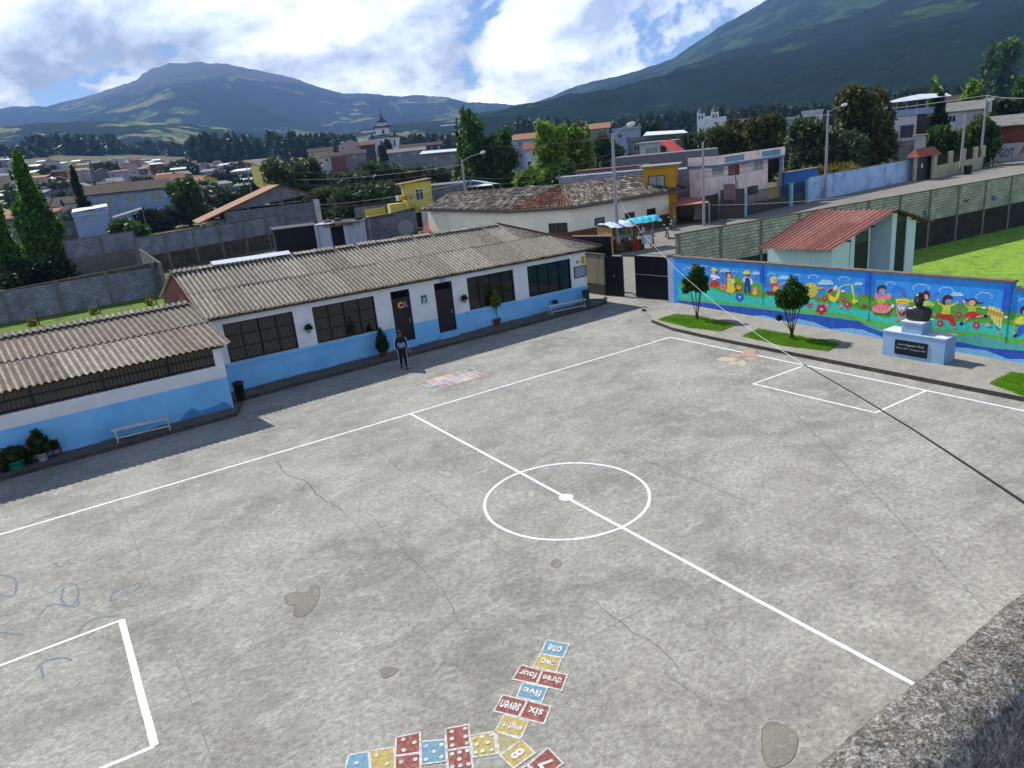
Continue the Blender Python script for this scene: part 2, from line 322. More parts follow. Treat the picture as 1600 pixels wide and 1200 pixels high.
# ================================================================== materials of the school
def concrete_mat(name, base, dark, light, s1=.35, s2=2.2, grain=38, bump=.35, streak=True, warm=None, gk=.26):
    m, t, b = newmat(name); nn = t.nodes; ll = t.links
    tcn = nn.new('ShaderNodeTexCoord'); mm = nn.new('ShaderNodeMapping'); mm.inputs['Rotation'].default_value = (0, 0, .5); mm.inputs['Scale'].default_value = (1, 1.35, 1) if streak else (1, 1, 1)
    ll.new(tcn.outputs['Object'], mm.inputs[0])
    def noi(sc, det, ro, dist=0., src=mm.outputs[0]):
        n = nn.new('ShaderNodeTexNoise'); n.inputs['Scale'].default_value = sc; n.inputs['Detail'].default_value = det; n.inputs['Roughness'].default_value = ro; n.inputs['Distortion'].default_value = dist; ll.new(src, n.inputs['Vector']); return n.outputs[0]
    def rng(v, a, b_, c, d):
        r = nn.new('ShaderNodeMapRange'); r.inputs[1].default_value = a; r.inputs[2].default_value = b_; r.inputs[3].default_value = c; r.inputs[4].default_value = d; ll.new(v, r.inputs[0]); return r.outputs[0]
    def mixc(f, a, b_):
        x = nn.new('ShaderNodeMixRGB'); ll.new(f, x.inputs[0])
        for i, c in ((1, a), (2, b_)):
            if isinstance(c, tuple): x.inputs[i].default_value = c
            else: ll.new(c, x.inputs[i])
        return x.outputs[0]
    big = noi(s1, 9, .62, .4); mid = noi(s2, 8, .72, .8); gr = noi(grain, 3, .6)
    c = mixc(rng(big, .36, .64, 0, 1), tuple(a*.6+b_*.4 for a, b_ in zip(rgb(dark), rgb(base))), rgb(base))
    c = mixc(rng(mid, .46, .68, 0, .6), c, rgb(light))
    c = mixc(rng(noi(s2*1.7, 10, .8, .8), .56, .7, 0, .45), c, rgb(dark))
    c = mixc(rng(noi(s2*6, 10, .85, .3), .44, .6, 0, .6), c, rgb(dark))
    if warm: c = mixc(rng(noi(.22, 6, .6), .55, .75, 0, .35), c, rgb(warm))
    mu = nn.new('ShaderNodeVectorMath'); mu.operation = 'SCALE'; ll.new(c, mu.inputs[0]); gm_ = nn.new('ShaderNodeMath'); gm_.operation = 'MULTIPLY'; ll.new(rng(gr, .3, .7, 1-gk, 1+gk), gm_.inputs[0]); ll.new(rng(noi(s2*7, 10, .86, .3), .34, .66, 1-gk, 1+gk), gm_.inputs[1]); ll.new(gm_.outputs[0], mu.inputs['Scale'])
    ll.new(mu.outputs[0], b.inputs['Base Color']); b.inputs['Roughness'].default_value = .93; b.inputs['Specular IOR Level'].default_value = .15
    bp = nn.new('ShaderNodeBump'); bp.inputs['Strength'].default_value = bump; bp.inputs['Distance'].default_value = .01; ll.new(gr, bp.inputs['Height'])
    ll.new(bp.outputs[0], b.inputs['Normal']); MATS[name] = m; return m
m_court = concrete_mat('court_concrete', 'a4a39c', '64635e', 'bab9b1', s1=.3, s2=1.3, grain=50, bump=.7, warm='98958b', gk=.34)
m_pave = concrete_mat('pavement_concrete', '9a9890', '77746d', 'aba89f', s1=.6, s2=3)
m_kerbs = concrete_mat('kerb_concrete', '55524b', '35342f', '74706a', s1=1, s2=4)
m_road = concrete_mat('road_concrete', '84817a', '6c6a64', '96938a', s1=.12, s2=.8, grain=12)
m_parap = concrete_mat('lichened_concrete', '7f7a70', '17181b', 'd4d4d0', s1=16, s2=48, grain=150, bump=.9, gk=.62, streak=False, warm='705f47')
m_white = M('white_plaster', 'dde1e4', .85, .07, 1.5, .1, dirt='b9bfc0', dirt_amt=.35, dscale=1.2)
m_blue = M('sky_blue_paint', '7fc4f6', .6, .1, .7, .05, dirt='5fa9e0', dirt_amt=.6, dscale=.5)
m_black = M('black_iron', '15161a', .45, .3, 6, metal=0, spec=.4)
m_dark = M('dark_room', '1d1b19', .95, .3, 1)
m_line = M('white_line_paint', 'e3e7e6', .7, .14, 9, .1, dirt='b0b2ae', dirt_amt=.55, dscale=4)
m_wood = M('weathered_timber', '55432f', .8, .4, 5, .2, streak=True)
m_grey = M('grey_metal', '9c9d9a', .5, .2, 4, metal=.3)
m_terra = M('terracotta', '8a4a33', .85, .35, 5, .1)
m_soil = M('soil', '2c231a', 1, .4, 12)
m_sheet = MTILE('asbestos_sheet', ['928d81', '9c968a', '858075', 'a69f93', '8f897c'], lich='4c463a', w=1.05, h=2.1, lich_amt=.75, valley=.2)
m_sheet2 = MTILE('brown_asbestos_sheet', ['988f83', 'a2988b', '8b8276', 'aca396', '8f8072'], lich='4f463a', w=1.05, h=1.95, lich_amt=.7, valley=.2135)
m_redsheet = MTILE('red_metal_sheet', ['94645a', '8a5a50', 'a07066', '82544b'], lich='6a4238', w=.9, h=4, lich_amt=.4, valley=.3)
m_brick = MBLOCK('red_brick', '7c4438', '6b382e', '57504a', .24, .08, .012)
m_pane, _t, _b = newmat('window_glass'); _b.inputs['Base Color'].default_value = (.012, .013, .012, 1); _b.inputs['Roughness'].default_value = .1; _b.inputs['IOR'].default_value = 1.6; _b.inputs['Specular IOR Level'].default_value = .6
m_grass = M('lawn_soil', '76992c', .95, .35, 3, .4, dirt='3d5a18', dirt_amt=.6, dscale=1.2)
m_blade = MLEAF('grass_blade', '86b22a', '4f8216', 1.2, .3)

# ================================================================== ground, court, pavements
def structure(mb, name, mat=None, lab=None):
    return tag(mb.build(name, mat), lab, kind='structure')
m_groundm = M('bare_ground', '5b5a3c', 1, .4, .15, .1, dirt='46562a', dirt_amt=.9, dscale=.06)
g = MB(); g.poly([(-170, -60, -.02), (17.62, -60, -.02), (17.62, 20.6, -.02), (24.4, 19.9, -.02), (120, 10.8, -.02), (150, 30, -.02), (150, 90, -.02), (110, 140, -.02), (0, 172, -.02), (-110, 140, -.02)])
structure(g, 'ground', m_groundm, 'dry grassy ground around the school')
f = MB(); f.poly([(17.3, -70, -2), (130, -70, -2), (130, 10.2, -2), (24.4, 20.2, -2), (17.3, 20.8, -2)])
structure(f, 'playing_field', m_grass, 'sunlit green playing field beyond the mural wall')
c = MB(); c.poly([(-60, -12.75, 0), (17.3, -12.75, 0), (17.3, 13.6, 0), (17.62, 14, 0), (17.3, 19), (17.3, 22, 0), (-60, 18, 0)] if False else [(-60, -12.75, 0), (17.3, -12.75, 0), (17.6, 13.6, 0), (17.6, 20.4, 0), (16, 22, 0), (-60, 18, 0)])
structure(c, 'court', m_court, 'weathered grey concrete playground')
r = MB(); r.poly([(17.62, 13.3, -.006), (18.3, 13.3, -.006), (24.4, 20.1, -.006), (62, 16.4, -.006), (125, 12, -.006), (140, 38, -.006), (92, 38.8, -.006), (62.5, 36.8, -.006), (44, 38, -.006), (31.8, 38.7, -.006), (27, 44, -.006), (26, 70, -.006), (20, 70, -.006), (20, 30, -.006), (17.62, 21, -.006)])
structure(r, 'road', m_road, 'pale concrete street outside the school gate')
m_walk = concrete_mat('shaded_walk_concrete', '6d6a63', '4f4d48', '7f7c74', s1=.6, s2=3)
# raised walks with kerbs
def walk(name, pts, z, lab, mt=None):
    mb = MB(); n = len(pts)
    mb.poly([(p[0], p[1], z) for p in pts], mt or m_pave)
    for i in range(n):
        a, b = pts[i], pts[(i+1) % n]; mb.poly([(a[0], a[1], -.02), (b[0], b[1], -.02), (b[0], b[1], z), (a[0], a[1], z)], m_kerbs)
    return structure(mb, name, None, lab)
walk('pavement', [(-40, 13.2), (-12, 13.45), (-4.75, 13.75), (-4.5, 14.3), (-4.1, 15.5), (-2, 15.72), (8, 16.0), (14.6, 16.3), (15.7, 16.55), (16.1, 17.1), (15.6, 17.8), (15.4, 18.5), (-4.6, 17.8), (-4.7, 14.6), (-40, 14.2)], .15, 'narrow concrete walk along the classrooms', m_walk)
walk('pavement', [(13.28, -12.6), (17, -12.6), (17, -3.5), (17.5, 12.9), (15.9, 12.9), (14.9, 12.4), (14.0, 11.4), (13.45, 9.5), (13.28, 7)], .15, 'concrete walk under the mural wall')
def ribbon(mb, pts, w, z, closed=False, m=None):
    P = [Vector((p[0], p[1])) for p in pts]; n = len(P); Lp = []; Rp = []
    for i in range(n):
        a = P[i-1] if (i or closed) else P[i]; b = P[(i+1) % n] if (i < n-1 or closed) else P[i]
        d = (b-a).normalized(); nn_ = Vector((-d.y, d.x))
        k = 1.
        if 0 < i < n-1 or closed:
            d1 = (P[i]-a).normalized(); k = 1/max(.5, abs(nn_.dot(Vector((-d1.y, d1.x)))))
        Lp.append(P[i]+nn_*w/2*k); Rp.append(P[i]-nn_*w/2*k)
    for i in range(n if closed else n-1):
        j = (i+1) % n; mb.poly([(Rp[i].x, Rp[i].y, z), (Rp[j].x, Rp[j].y, z), (Lp[j].x, Lp[j].y, z), (Lp[i].x, Lp[i].y, z)], m)
def subdiv(a, b, n, jit=0):
    return [(a[0]+(b[0]-a[0])*i/n+random.uniform(-jit, jit), a[1]+(b[1]-a[1])*i/n+random.uniform(-jit, jit)) for i in range(n+1)]
LX, LY, LD, LW = 12.57, 8.79, 2.72, 2.17
lm = MB(); z = .004; lw = .085
for a, b in [((-18, LY+.1), (LX, LY)), ((LX, LY), (LX-.02, -12)), ((0, LY), (0, -12.6)), ]: ribbon(lm, subdiv(a, b, 30, .006), lw, z)
bx = [G(1252, 573), G(1177, 600), G(1368, 645), G(1448, 610)]
for k_, (a, b) in enumerate(zip(bx[:-1], bx[1:])): ribbon(lm, subdiv(a, b, 6, .004), .075, z+.001+.0012*(k_ == 1))
b2 = [G(-120, 1085), G(190, 969), G(242, 1166), G(60, 1242)]
for k_, (a, b, w_) in enumerate(zip(b2[:-1], b2[1:], (.075, .12, .075))): ribbon(lm, subdiv(a, b, 8, .004), w_, z+.001+.0012*(k_ == 1))
ribbon(lm, [(2.05*cos(t)*(1+.002*sin(9*t)), 2.05*sin(t)) for t in [2*pi*i/96 for i in range(96)]], .075, z+.002, True)
ribbon(lm, [(.15*cos(t), .15*sin(t)) for t in [2*pi*i/24 for i in range(24)]], .07, z+.003, True)
lm.poly([(.13*cos(t), .13*sin(t), z+.0035) for t in [2*pi*i/20 for i in range(20)]])
structure(lm, 'court_lines', m_line, 'white painted pitch lines with a centre circle')
# faded older marks, cracks, mended patches
m_faded = M('faded_white_mark', 'a9a9a0', .9, .2, 14, dirt='85857a', dirt_amt=1, dscale=9)
m_fblue = M('faded_blue_mark', '6d7b82', .95, .2, 9, dirt='84827b', dirt_amt=1, dscale=9)
m_crack = M('crack_dirt', '4f4d48', 1, .4, 20)
m_patch = concrete_mat('mended_concrete', '86837a', '68665f', '9b988e', s1=1, s2=4)
fm = MB()
for (a, b, c_, d_) in [(685, 737, 702, 741), (738, 742, 762, 735), (665, 774, 685, 768), (708, 757, 722, 753)]: ribbon(fm, subdiv(G(a, b), G(c_, d_), 4, .02), .09, .003)
structure(fm, 'faded_marks', m_faded, 'worn white paint dashes near the centre circle')
fb = MB()
def curve_px(pts, n=5):
    o = []
    P = [pts[0]]+list(pts)+[pts[-1]]
    for i in range(1, len(P)-2):
        for k in range(n):
            t = k/n; q = [.5*((2*P[i][j])+(-P[i-1][j]+P[i+1][j])*t+(2*P[i-1][j]-5*P[i][j]+4*P[i+1][j]-P[i+2][j])*t*t+(-P[i-1][j]+3*P[i][j]-3*P[i+1][j]+P[i+2][j])*t**3) for j in (0, 1)]
            o.append(tuple(q))
    o.append(pts[-1]); return o
for pts in [[(84, 879), (94, 886), (108, 876)], [(78, 928), (98, 915), (118, 913), (122, 932), (110, 948), (96, 937), (100, 918)], [(60, 963), (80, 945), (118, 948), (122, 936)], [(172, 940), (178, 926), (205, 915), (222, 911), (212, 922), (190, 932)], [(120, 990), (140, 970), (185, 961)],
            [(60, 1042), (72, 1032), (100, 1028), (112, 1032)], [(68, 1060), (64, 1042)], [(0, 930), (22, 930), (24, 905), (0, 898)], [(0, 988), (38, 992)], [(40, 822), (60, 812), (95, 800)]]:
    FB = globals().get('FB', 0)+1; ribbon(fb, [G(*p) for p in curve_px(pts)], .05, .0024+FB*.0002)
structure(fb, 'faded_marks', m_fblue, 'worn blue painted curls on the near left of the court')
ck = MB(); ck.mi(m_crack)
def crack(pts, w=.016):
    q = []
    for a, b in zip(pts[:-1], pts[1:]):
        A, B = G(*a), G(*b); q += subdiv(A, B, max(3, int((B-A).length/.16)), .035)[:-1]
    q.append(G(*pts[-1])); ribbon(ck, q, w, .0025)
crack([(432, 720), (448, 742), (480, 752), (498, 775), (535, 798)], .02); crack([(480, 752), (470, 770)]); crack([(470, 660), (520, 690)], .008)
crack([(575, 800), (600, 830), (640, 870), (690, 920), (715, 965)], .01); crack([(590, 700), (640, 750), (735, 820), (800, 870)], .008)
crack([(930, 940), (985, 985), (1030, 1010), (1060, 1045)], .012); crack([(1100, 520), (1180, 560)], .008); crack([(850, 640), (960, 700), (1180, 790)], .006)
crack([(1080, 700), (1300, 760), (1560, 830)], .005); crack([(1035, 1050), (1110, 1100), (1130, 1120)], .008); crack([(985, 482), (1040, 500)], .01)
mj = concrete_mat('slab_joint', '84827b', '6d6b65', '8f8d86', s1=1, s2=6)
for x_ in (-13.5, -9.2, -4.6, 2.9, 6.2, 9.6): ribbon(ck, subdiv((x_, 13), (x_+.05, -12.6), 60, .006), .014, .0018, False, mj)
for y_ in (4.4, -4.6): ribbon(ck, subdiv((-25, y_), (13, y_+.04), 90, .006), .012, .0016, False, mj)
structure(ck, 'court_crack', m_crack, 'dark cracks across the concrete court')
for lab, pts in [('mended patch near the centre circle', [(862, 878), (868, 874), (876, 877), (877, 884), (868, 887), (861, 884)]), ('broken patch left of the circle', [(446, 930), (460, 925), (480, 926), (486, 917), (497, 916), (500, 930), (490, 950), (476, 963), (458, 962), (462, 946), (448, 944)]),
                 ('small broken patch above the domino squares', [(594, 1047), (603, 1043), (621, 1045), (618, 1052), (602, 1060), (597, 1056)]), ('grey patch beside the parapet', [(1190, 1140), (1205, 1128), (1226, 1135), (1243, 1145), (1246, 1165), (1235, 1190), (1205, 1200), (1192, 1180)]), ('small round patch below the circle', [(898, 916), (903, 914), (906, 918), (901, 920)])]:
    mb = MB(); P = [G(*p) for p in curve_px(pts+[pts[0]], 3)[:-1]]; mb.poly([(p.x, p.y, .002) for p in P], m_patch)
    P2 = P+[P[0]]; ribbon(mb, P2, .009, .0032, False, m_crack); structure(mb, 'court_patch', None, lab)

# ================================================================== painted games on the court
def chalk(name, h, bg='8f8d86', amt=.75):
    return M(name, h, .95, .3, 16, dirt=bg, dirt_amt=min(1, amt*1.25+.1), dscale=13, bump=.3)
c_red = chalk('worn_red_paint', '8a4c46', amt=.4); c_yel = chalk('worn_yellow_paint', 'b3a058', amt=.7); c_blu = chalk('worn_blue_paint', '5f93ad', amt=.55); c_wht = chalk('worn_white_paint', 'c6c6c0', amt=.6); c_let = chalk('hand_painted_white', 'd2d2cc', amt=.15)
def Z3(x, y): return G(520+x/4, 980+y/4)
TN = [0]
def tile(parent, q, mt, z=.004, edge=True):
    TN[0] += 1; z = .004+(TN[0] % 6)*.0006
    P = [Z3(*p) for p in q]; mb = MB(); mb.poly([(p.x, p.y, z) for p in P][::-1] if False else [(p.x, p.y, z) for p in P], mt)
    if edge: ribbon(mb, [p for p in P]+[P[0]], .03, z+.002, False, c_wht)
    return mb.build('square', None, parent)
def letter(parent, txt, q, k=.7, kh=.45):
    """q corners: near-right, near-left seen upside-down => text x runs right->left in the photo"""
    P = [Z3(*p) for p in q]           # order: top-left, top-right, bottom-right, bottom-left in the photo
    TL, TR, BR, BL = P; X = ((TL-TR)+(BL-BR))/2; Y = ((BL-TL)+(BR-TR))/2; C_ = (TL+TR+BR+BL)/4
    w = X.length*k; h = Y.length*kh; o = C_-X.normalized()*w/2-Y.normalized()*h/2; o.z = .008
    Y2 = Y.copy()
    o.z = .013
    t = text_mesh(txt, o, X, Y2, w, h, c_let, parent=parent, bold=.02)
hs = empty('hopscotch', Z3(1200, 400), label='upside down word hopscotch of red, yellow and blue squares ending at eight', cat='hopscotch')
def rel(o, root):                       # keep world place while parenting to a moved root
    o.parent = root; o.matrix_parent_inverse = root.matrix_world.inverted(); return o
bpy.context.view_layer.update()
HS = [('one', c_blu, [(1337, 80), (1478, 107), (1438, 192), (1300, 165)]), ('two', c_yel, [(1297, 167), (1430, 192), (1397, 285), (1250, 245)]),
      ('four', c_red, [(1178, 237), (1308, 272), (1270, 356), (1124, 326)]), ('three', c_red, [(1312, 272), (1467, 298), (1430, 396), (1276, 358)]),
      ('five', c_blu, [(1187, 347), (1342, 380), (1304, 474), (1150, 436)]), ('seven', c_red, [(1063, 423), (1214, 461), (1160, 562), (1006, 524)]),
      ('six', c_red, [(1218, 461), (1362, 496), (1320, 606), (1166, 564)]), ('eight', c_yel, [(1072, 548), (1224, 592), (1178, 692), (1014, 652)])]
before = set(COL.objects)
for txt, mt, q in HS: tile(None, q, mt); letter(None, txt, q, .78 if len(txt) > 3 else .6)
for o in [o for o in COL.objects if o not in before]: rel(o, hs)
hn = empty('hopscotch', Z3(1250, 800), label='numbered hopscotch turning away below the word squares, showing 8 and 7', cat='hopscotch'); bpy.context.view_layer.update()
before = set(COL.objects)
q9 = [(1020, 655), (1172, 700), (1130, 745), (1035, 790)]; tile(None, q9, chalk('half_worn_yellow', 'a09a6a', amt=.9))
for txt, mt, q in [('8', c_yel, [(1182, 706), (1262, 788), (1130, 884), (1044, 800)]), ('7', c_red, [(1345, 755), (1440, 852), (1322, 940), (1218, 862)]), ('6', c_red, [(1210, 862), (1312, 945), (1190, 1040), (1090, 950)])]:
    tile(None, q, mt)
    P = [Z3(*p) for p in q]; cc = sum(P, Vector())/4; X = (P[0]-P[1]); Y = (P[3]-P[0]); w = X.length*.4; h = Y.length*.55; o0 = cc-X.normalized()*w/2-Y.normalized()*h/2; o0.z = .013
    text_mesh(txt, o0, X, Y, w, h, c_let, bold=.03)
for o in [o for o in COL.objects if o not in before]: rel(o, hn)
dm = empty('domino_game', Z3(500, 830), label='row of domino squares with white dots at the bottom of the court', cat='floor game'); bpy.context.view_layer.update()
before = set(COL.objects)
DM = [(c_blu, [(100, 800), (226, 778), (236, 930), (66, 935)], [(149, 852)]), (c_yel, [(230, 776), (386, 750), (390, 910), (240, 930)], [(275, 803), (341, 855)]),
      (c_red, [(397, 690), (546, 658), (547, 783), (390, 806)], [(441, 705), (511, 723), (445, 772)]), (c_red, [(390, 810), (547, 788), (550, 930), (385, 950)], [(428, 845), (516, 829), (430, 905), (520, 895)]),
      (c_blu, [(548, 718), (702, 704), (714, 838), (552, 860)], [(582, 746), (680, 738), (632, 780), (584, 830), (680, 814)]), (c_red, [(703, 636), (850, 609), (860, 745), (712, 770)], [(743, 656), (827, 638), (746, 700), (830, 686), (748, 741), (840, 728)]),
      (c_red, [(713, 775), (861, 750), (878, 900), (722, 930)], [(745, 796), (793, 786), (842, 775), (792, 829), (747, 875), (799, 868), (849, 858)]),
      (c_yel, [(860, 680), (1008, 652), (1026, 792), (876, 815)], [(885, 697), (935, 688), (988, 677), (900, 736), (968, 724), (892, 787), (938, 776), (994, 770)])]
for mt, q, dots in DM:
    o = tile(None, q, mt)
    for (x, y) in dots:
        mb = MB(); cc = Z3(x, y); mb.poly([(cc.x+.036*cos(t), cc.y+.036*sin(t), .013) for t in [2*pi*i/10 for i in range(10)]], c_wht); mb.build('dot')
for o in [o for o in COL.objects if o not in before]: rel(o, dm)
# pale number grid by the classroom doors
def Z5(x, y): return G(600+x/8, 540+y/8)
ng = empty('number_grid', Z5(830, 430), label='faded pastel chalk grid of number squares near the classroom doors', cat='floor game'); bpy.context.view_layer.update()
before = set(COL.objects)
P0, P1, P2, P3 = Z5(400, 470), Z5(1080, 285), Z5(1270, 375), Z5(640, 560)
gc = [chalk('pastel_'+h, h, amt=.55) for h in ('a3777c', 'bf9fa4', '62747c', 'b98f80', '8d7f98', '8fa3b8', 'c6bda8', '9a7f92')]
k = 0
for i in range(7):
    for j in range(3):
        def Q(a, b): s = a/7; t = b/3; return (P0*(1-s)+P1*s)*(1-t)+(P3*(1-s)+P2*s)*t
        if (i, j) in ((0, 2),): continue
        mb = MB(); off = .13*((j*2 + 1) % 3)
        qq = [Q(i+.04+off, j+.04), Q(i+.96+off, j+.04), Q(i+.96+off, j+.96), Q(i+.04+off, j+.96)]
        zz_ = .0005*((i+j*2) % 5); mb.poly([(p.x, p.y, .0035+zz_) for p in qq], gc[(i*3+j*5+i*j) % 8]); ribbon(mb, qq+[qq[0]], .03, .007+zz_, False, gc[6])
        cq = (qq[0]+qq[2])/2; ribbon(mb, [cq+(qq[1]-qq[0])*.2, cq-(qq[1]-qq[0])*.2], .04, .0065+zz_, False, c_wht if (i+j) % 3 else gc[0]); mb.build('square')
for o in [o for o in COL.objects if o not in before]: rel(o, ng)
# faded chalk flower near the goal
def Z8(x, y): return G(1100+x/8.89, 530+y/8.89)
fl = empty('chalk_flower', Z8(550, 250), label='faded orange and yellow chalk flower beside the goal area', cat='chalk drawing'); bpy.context.view_layer.update()
before = set(COL.objects)
cp = chalk('chalk_peach', 'ab8f7d', amt=.9); cp2 = chalk('chalk_cream', 'b8ac92', amt=.6); cp3 = chalk('chalk_yellow', 'aca66f', amt=.6)
for (x, y, rx, ry, an, mt) in [(320, 280, 140, 30, 0, cp2), (400, 335, 70, 25, -.1, cp2), (530, 335, 60, 45, 0, cp2), (460, 225, 100, 25, 0, cp), (620, 170, 100, 30, 0, cp), (660, 270, 80, 30, 0, cp), (690, 225, 60, 26, 0, cp), (620, 210, 80, 30, .1, cp)]:
    mb = MB(); k_ = .0036+random.random()*.002
    P = [Z8(x+rx*cos(t)*(1+.12*sin(5*t+x)), y+ry*sin(t)*(1+.12*sin(4*t+y))) for t in [2*pi*i/22 for i in range(22)]]
    mb.poly([(p.x, p.y, k_) for p in P], mt); mb.build('petal')
mb = MB(); P = [Z8(815+75*cos(t), 310+30*sin(t)) for t in [2*pi*i/18 for i in range(18)]]; ribbon(mb, P, .05, .006, True, cp); P = [Z8(815+32*cos(t), 310+16*sin(t)) for t in [2*pi*i/14 for i in range(14)]]; mb.poly([(p.x, p.y, .006) for p in P], cp3)
for (x, y) in ((900, 378), (1050, 318)): mb.poly([(p.x, p.y, .004) for p in [Z8(x+26*cos(t), y+10*sin(t)) for t in [2*pi*i/10 for i in range(10)]]], cp2)
mb.build('flower_centre')
for o in [o for o in COL.objects if o not in before]: rel(o, fl)

# ================================================================== classroom block
CA_, CB_ = Vector((-3.6, 16.62, 0)), Vector((15.03, 17.35, 0)); cang = atan2(CB_.y-CA_.y, CB_.x-CA_.x)
def shear(mb, k=.27, L_=18.65):
    mb.v = [(x, y, zz+(k*(1-x/L_) if zz > .12 else 0)) for x, y, zz in mb.v]; return mb
def zs(x): return .27*(1-x/18.65)
cls = empty('classroom_building', CA_, cang, 'long white and blue classroom block with a grey corrugated hipped roof', 'building')
def wall_open(mb, x0, x1, z0, z1, y0, y1, ops, zsplit, mlow, mhigh):
    xs = sorted({x0, x1}|{o[0] for o in ops}|{o[1] for o in ops}); zs_ = sorted({z0, z1, zsplit}|{o[2] for o in ops}|{o[3] for o in ops})
    for xa, xb in zip(xs[:-1], xs[1:]):
        run = None
        for za, zb in zip(zs_[:-1], zs_[1:]):
            cx, cz = (xa+xb)/2, (za+zb)/2
            if any(o[0] < cx < o[1] and o[2] < cz < o[3] for o in ops): continue
            mb.box(xa, xb, y0, y1, za, zb, mlow if cz < zsplit else mhigh)
W1, W2, W3, W4 = (-.42, 2.43, 1.07, 2.66), (3.27, 6.15, 1.07, 2.66), (11.05, 13.83, 1.07, 2.66), (14.7, 17.58, 1.07, 2.66)
D1, D2 = (6.96, 7.93, .29, 2.68), (9.23, 10.21, .29, 2.68)
mb = MB(); wall_open(mb, -.95, 18.65, 0, 3.12, 0, .22, [W1, W2, W3, W4, D1, D2], 1.04, m_blue, m_white)
mb.box(18.45, 18.65, .22, 7.2, 0, 3.1, m_white); mb.box(-.95, 18.65, 7.2, 7.4, 0, 3.1, m_white)
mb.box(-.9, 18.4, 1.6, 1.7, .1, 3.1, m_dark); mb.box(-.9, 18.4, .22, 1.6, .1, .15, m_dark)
shear(mb).build('wall', None, cls)
mb = MB(); mb.box(-1.1, -.952, 0, 7.2, 0, 3.1, m_brick); mb.idx([(-1.1, 0, 3.1), (-1.1, 7.2, 3.1), (-1.1, 3.6, 4.5), (-.952, 0, 3.1), (-.952, 7.2, 3.1), (-.952, 3.6, 4.5)], [(0, 2, 1), (3, 4, 5), (0, 3, 5, 2), (1, 2, 5, 4)], m_brick)
tag(shear(mb).build('gable_wall', None, cls), 'bare red brick gable end')
for x0, x1 in ((-.6, 6.35), (10.85, 18.66)):
    mb = MB(); mb.box(x0, x1, -.07, -.002, .93, 1.055, m_blue); shear(mb).build('sill', None, cls)
def grille(name, W, parent, nm, dx=.105, nh=3):
    x0, x1, z0, z1 = W; mb = MB(); y = .07
    for x in np.arange(x0+dx, x1-.02, dx): mb.box(x-.007, x+.007, y, y+.014, z0, z1, m_black)
    for i in range(nh+1): zz = z0+.03+(z1-z0-.06)*i/nh; mb.box(x0, x1, y-.008, y+.02, zz-.016, zz+.016, m_black)
    for x in np.linspace(x0+.02, x1-.02, nm+2): mb.box(x-.025, x+.025, y-.01, y+.03, z0, z1, m_black)
    fr = shear(mb).build('window', None, parent); fr.name = 'window'
    mb = MB(); mb.poly([(x0, y+.05, z0), (x1, y+.05, z0), (x1, y+.05, z1), (x0, y+.05, z1)], m_pane); shear(mb).build('pane', None, fr)
for W, nm in ((W1, 3), (W2, 3), (W3, 3), (W4, 3)): grille('window', W, cls, nm)
m_door = M('dark_door_metal', '23211f', .5, .3, 8, spec=.4)
for D in (D1, D2):
    x0, x1, z0, z1 = D; mb = MB(); mb.box(x0+.03, x1-.03, .1, .14, z0, 2.28, m_door)
    for x in np.arange(x0+.08, x1-.05, .09): mb.box(x, x+.045, .085, .1, z0+.04, 2.24, m_door)
    dr = shear(mb).build('door', None, cls)
    mb = MB(); mb.box(x0, x0+.035, .06, .14, z0, z1, m_black); mb.box(x1-.035, x1, .06, .14, z0, z1, m_black); mb.box(x0+.035, x1-.035, .06, .14, 2.28, 2.33, m_black); mb.box(x0+.035, x1-.035, .06, .14, z1-.04, z1, m_black)
    for x in np.arange(x0+.1, x1-.05, .11): mb.box(x-.008, x+.008, .09, .11, 2.33, z1-.04, m_black)
    shear(mb).build('door_frame', None, dr)
    mb = MB(); mb.box(x1-.16, x1-.12, .05, .085, 1.15, 1.3, m_grey); shear(mb).build('handle', None, dr)
    mb = MB(); mb.box(x0-.02, x1+.04, -.12, -.003, .1, .28, m_blue); mb.v = [(x, y, zz+(.2*(1-x/18.65) if zz > .2 else 0)) for x, y, zz in mb.v]; mb.build('doorstep', None, cls)
# cut-out letters on the first door
m_yl = M('yellow_card', 'e0b03a', .7, .05); m_pk = M('violet_card', 'b068c0', .7, .05); m_bl2 = M('blue_card', '2b3f90', .7, .05)
pc = bpy.context
for ch, x0, w, mt in (('C', 7.28, .27, m_yl), ('A', 7.54, .24, m_pk)):
    o = text_mesh(ch, (x0, .08, 1.86+zs(7.4)-.02), (1, 0, 0), (0, 0, 1), w, .3, mt, 'door_letter', cls, bold=.07)
    tag(o, f'{"yellow" if ch == "C" else "violet"} cut-out letter {ch} on the door')
m_hip = M('weathered_hip_tile', '5a3c34', .9, .4, 9, dirt='2f2a27', dirt_amt=.6, dscale=5)
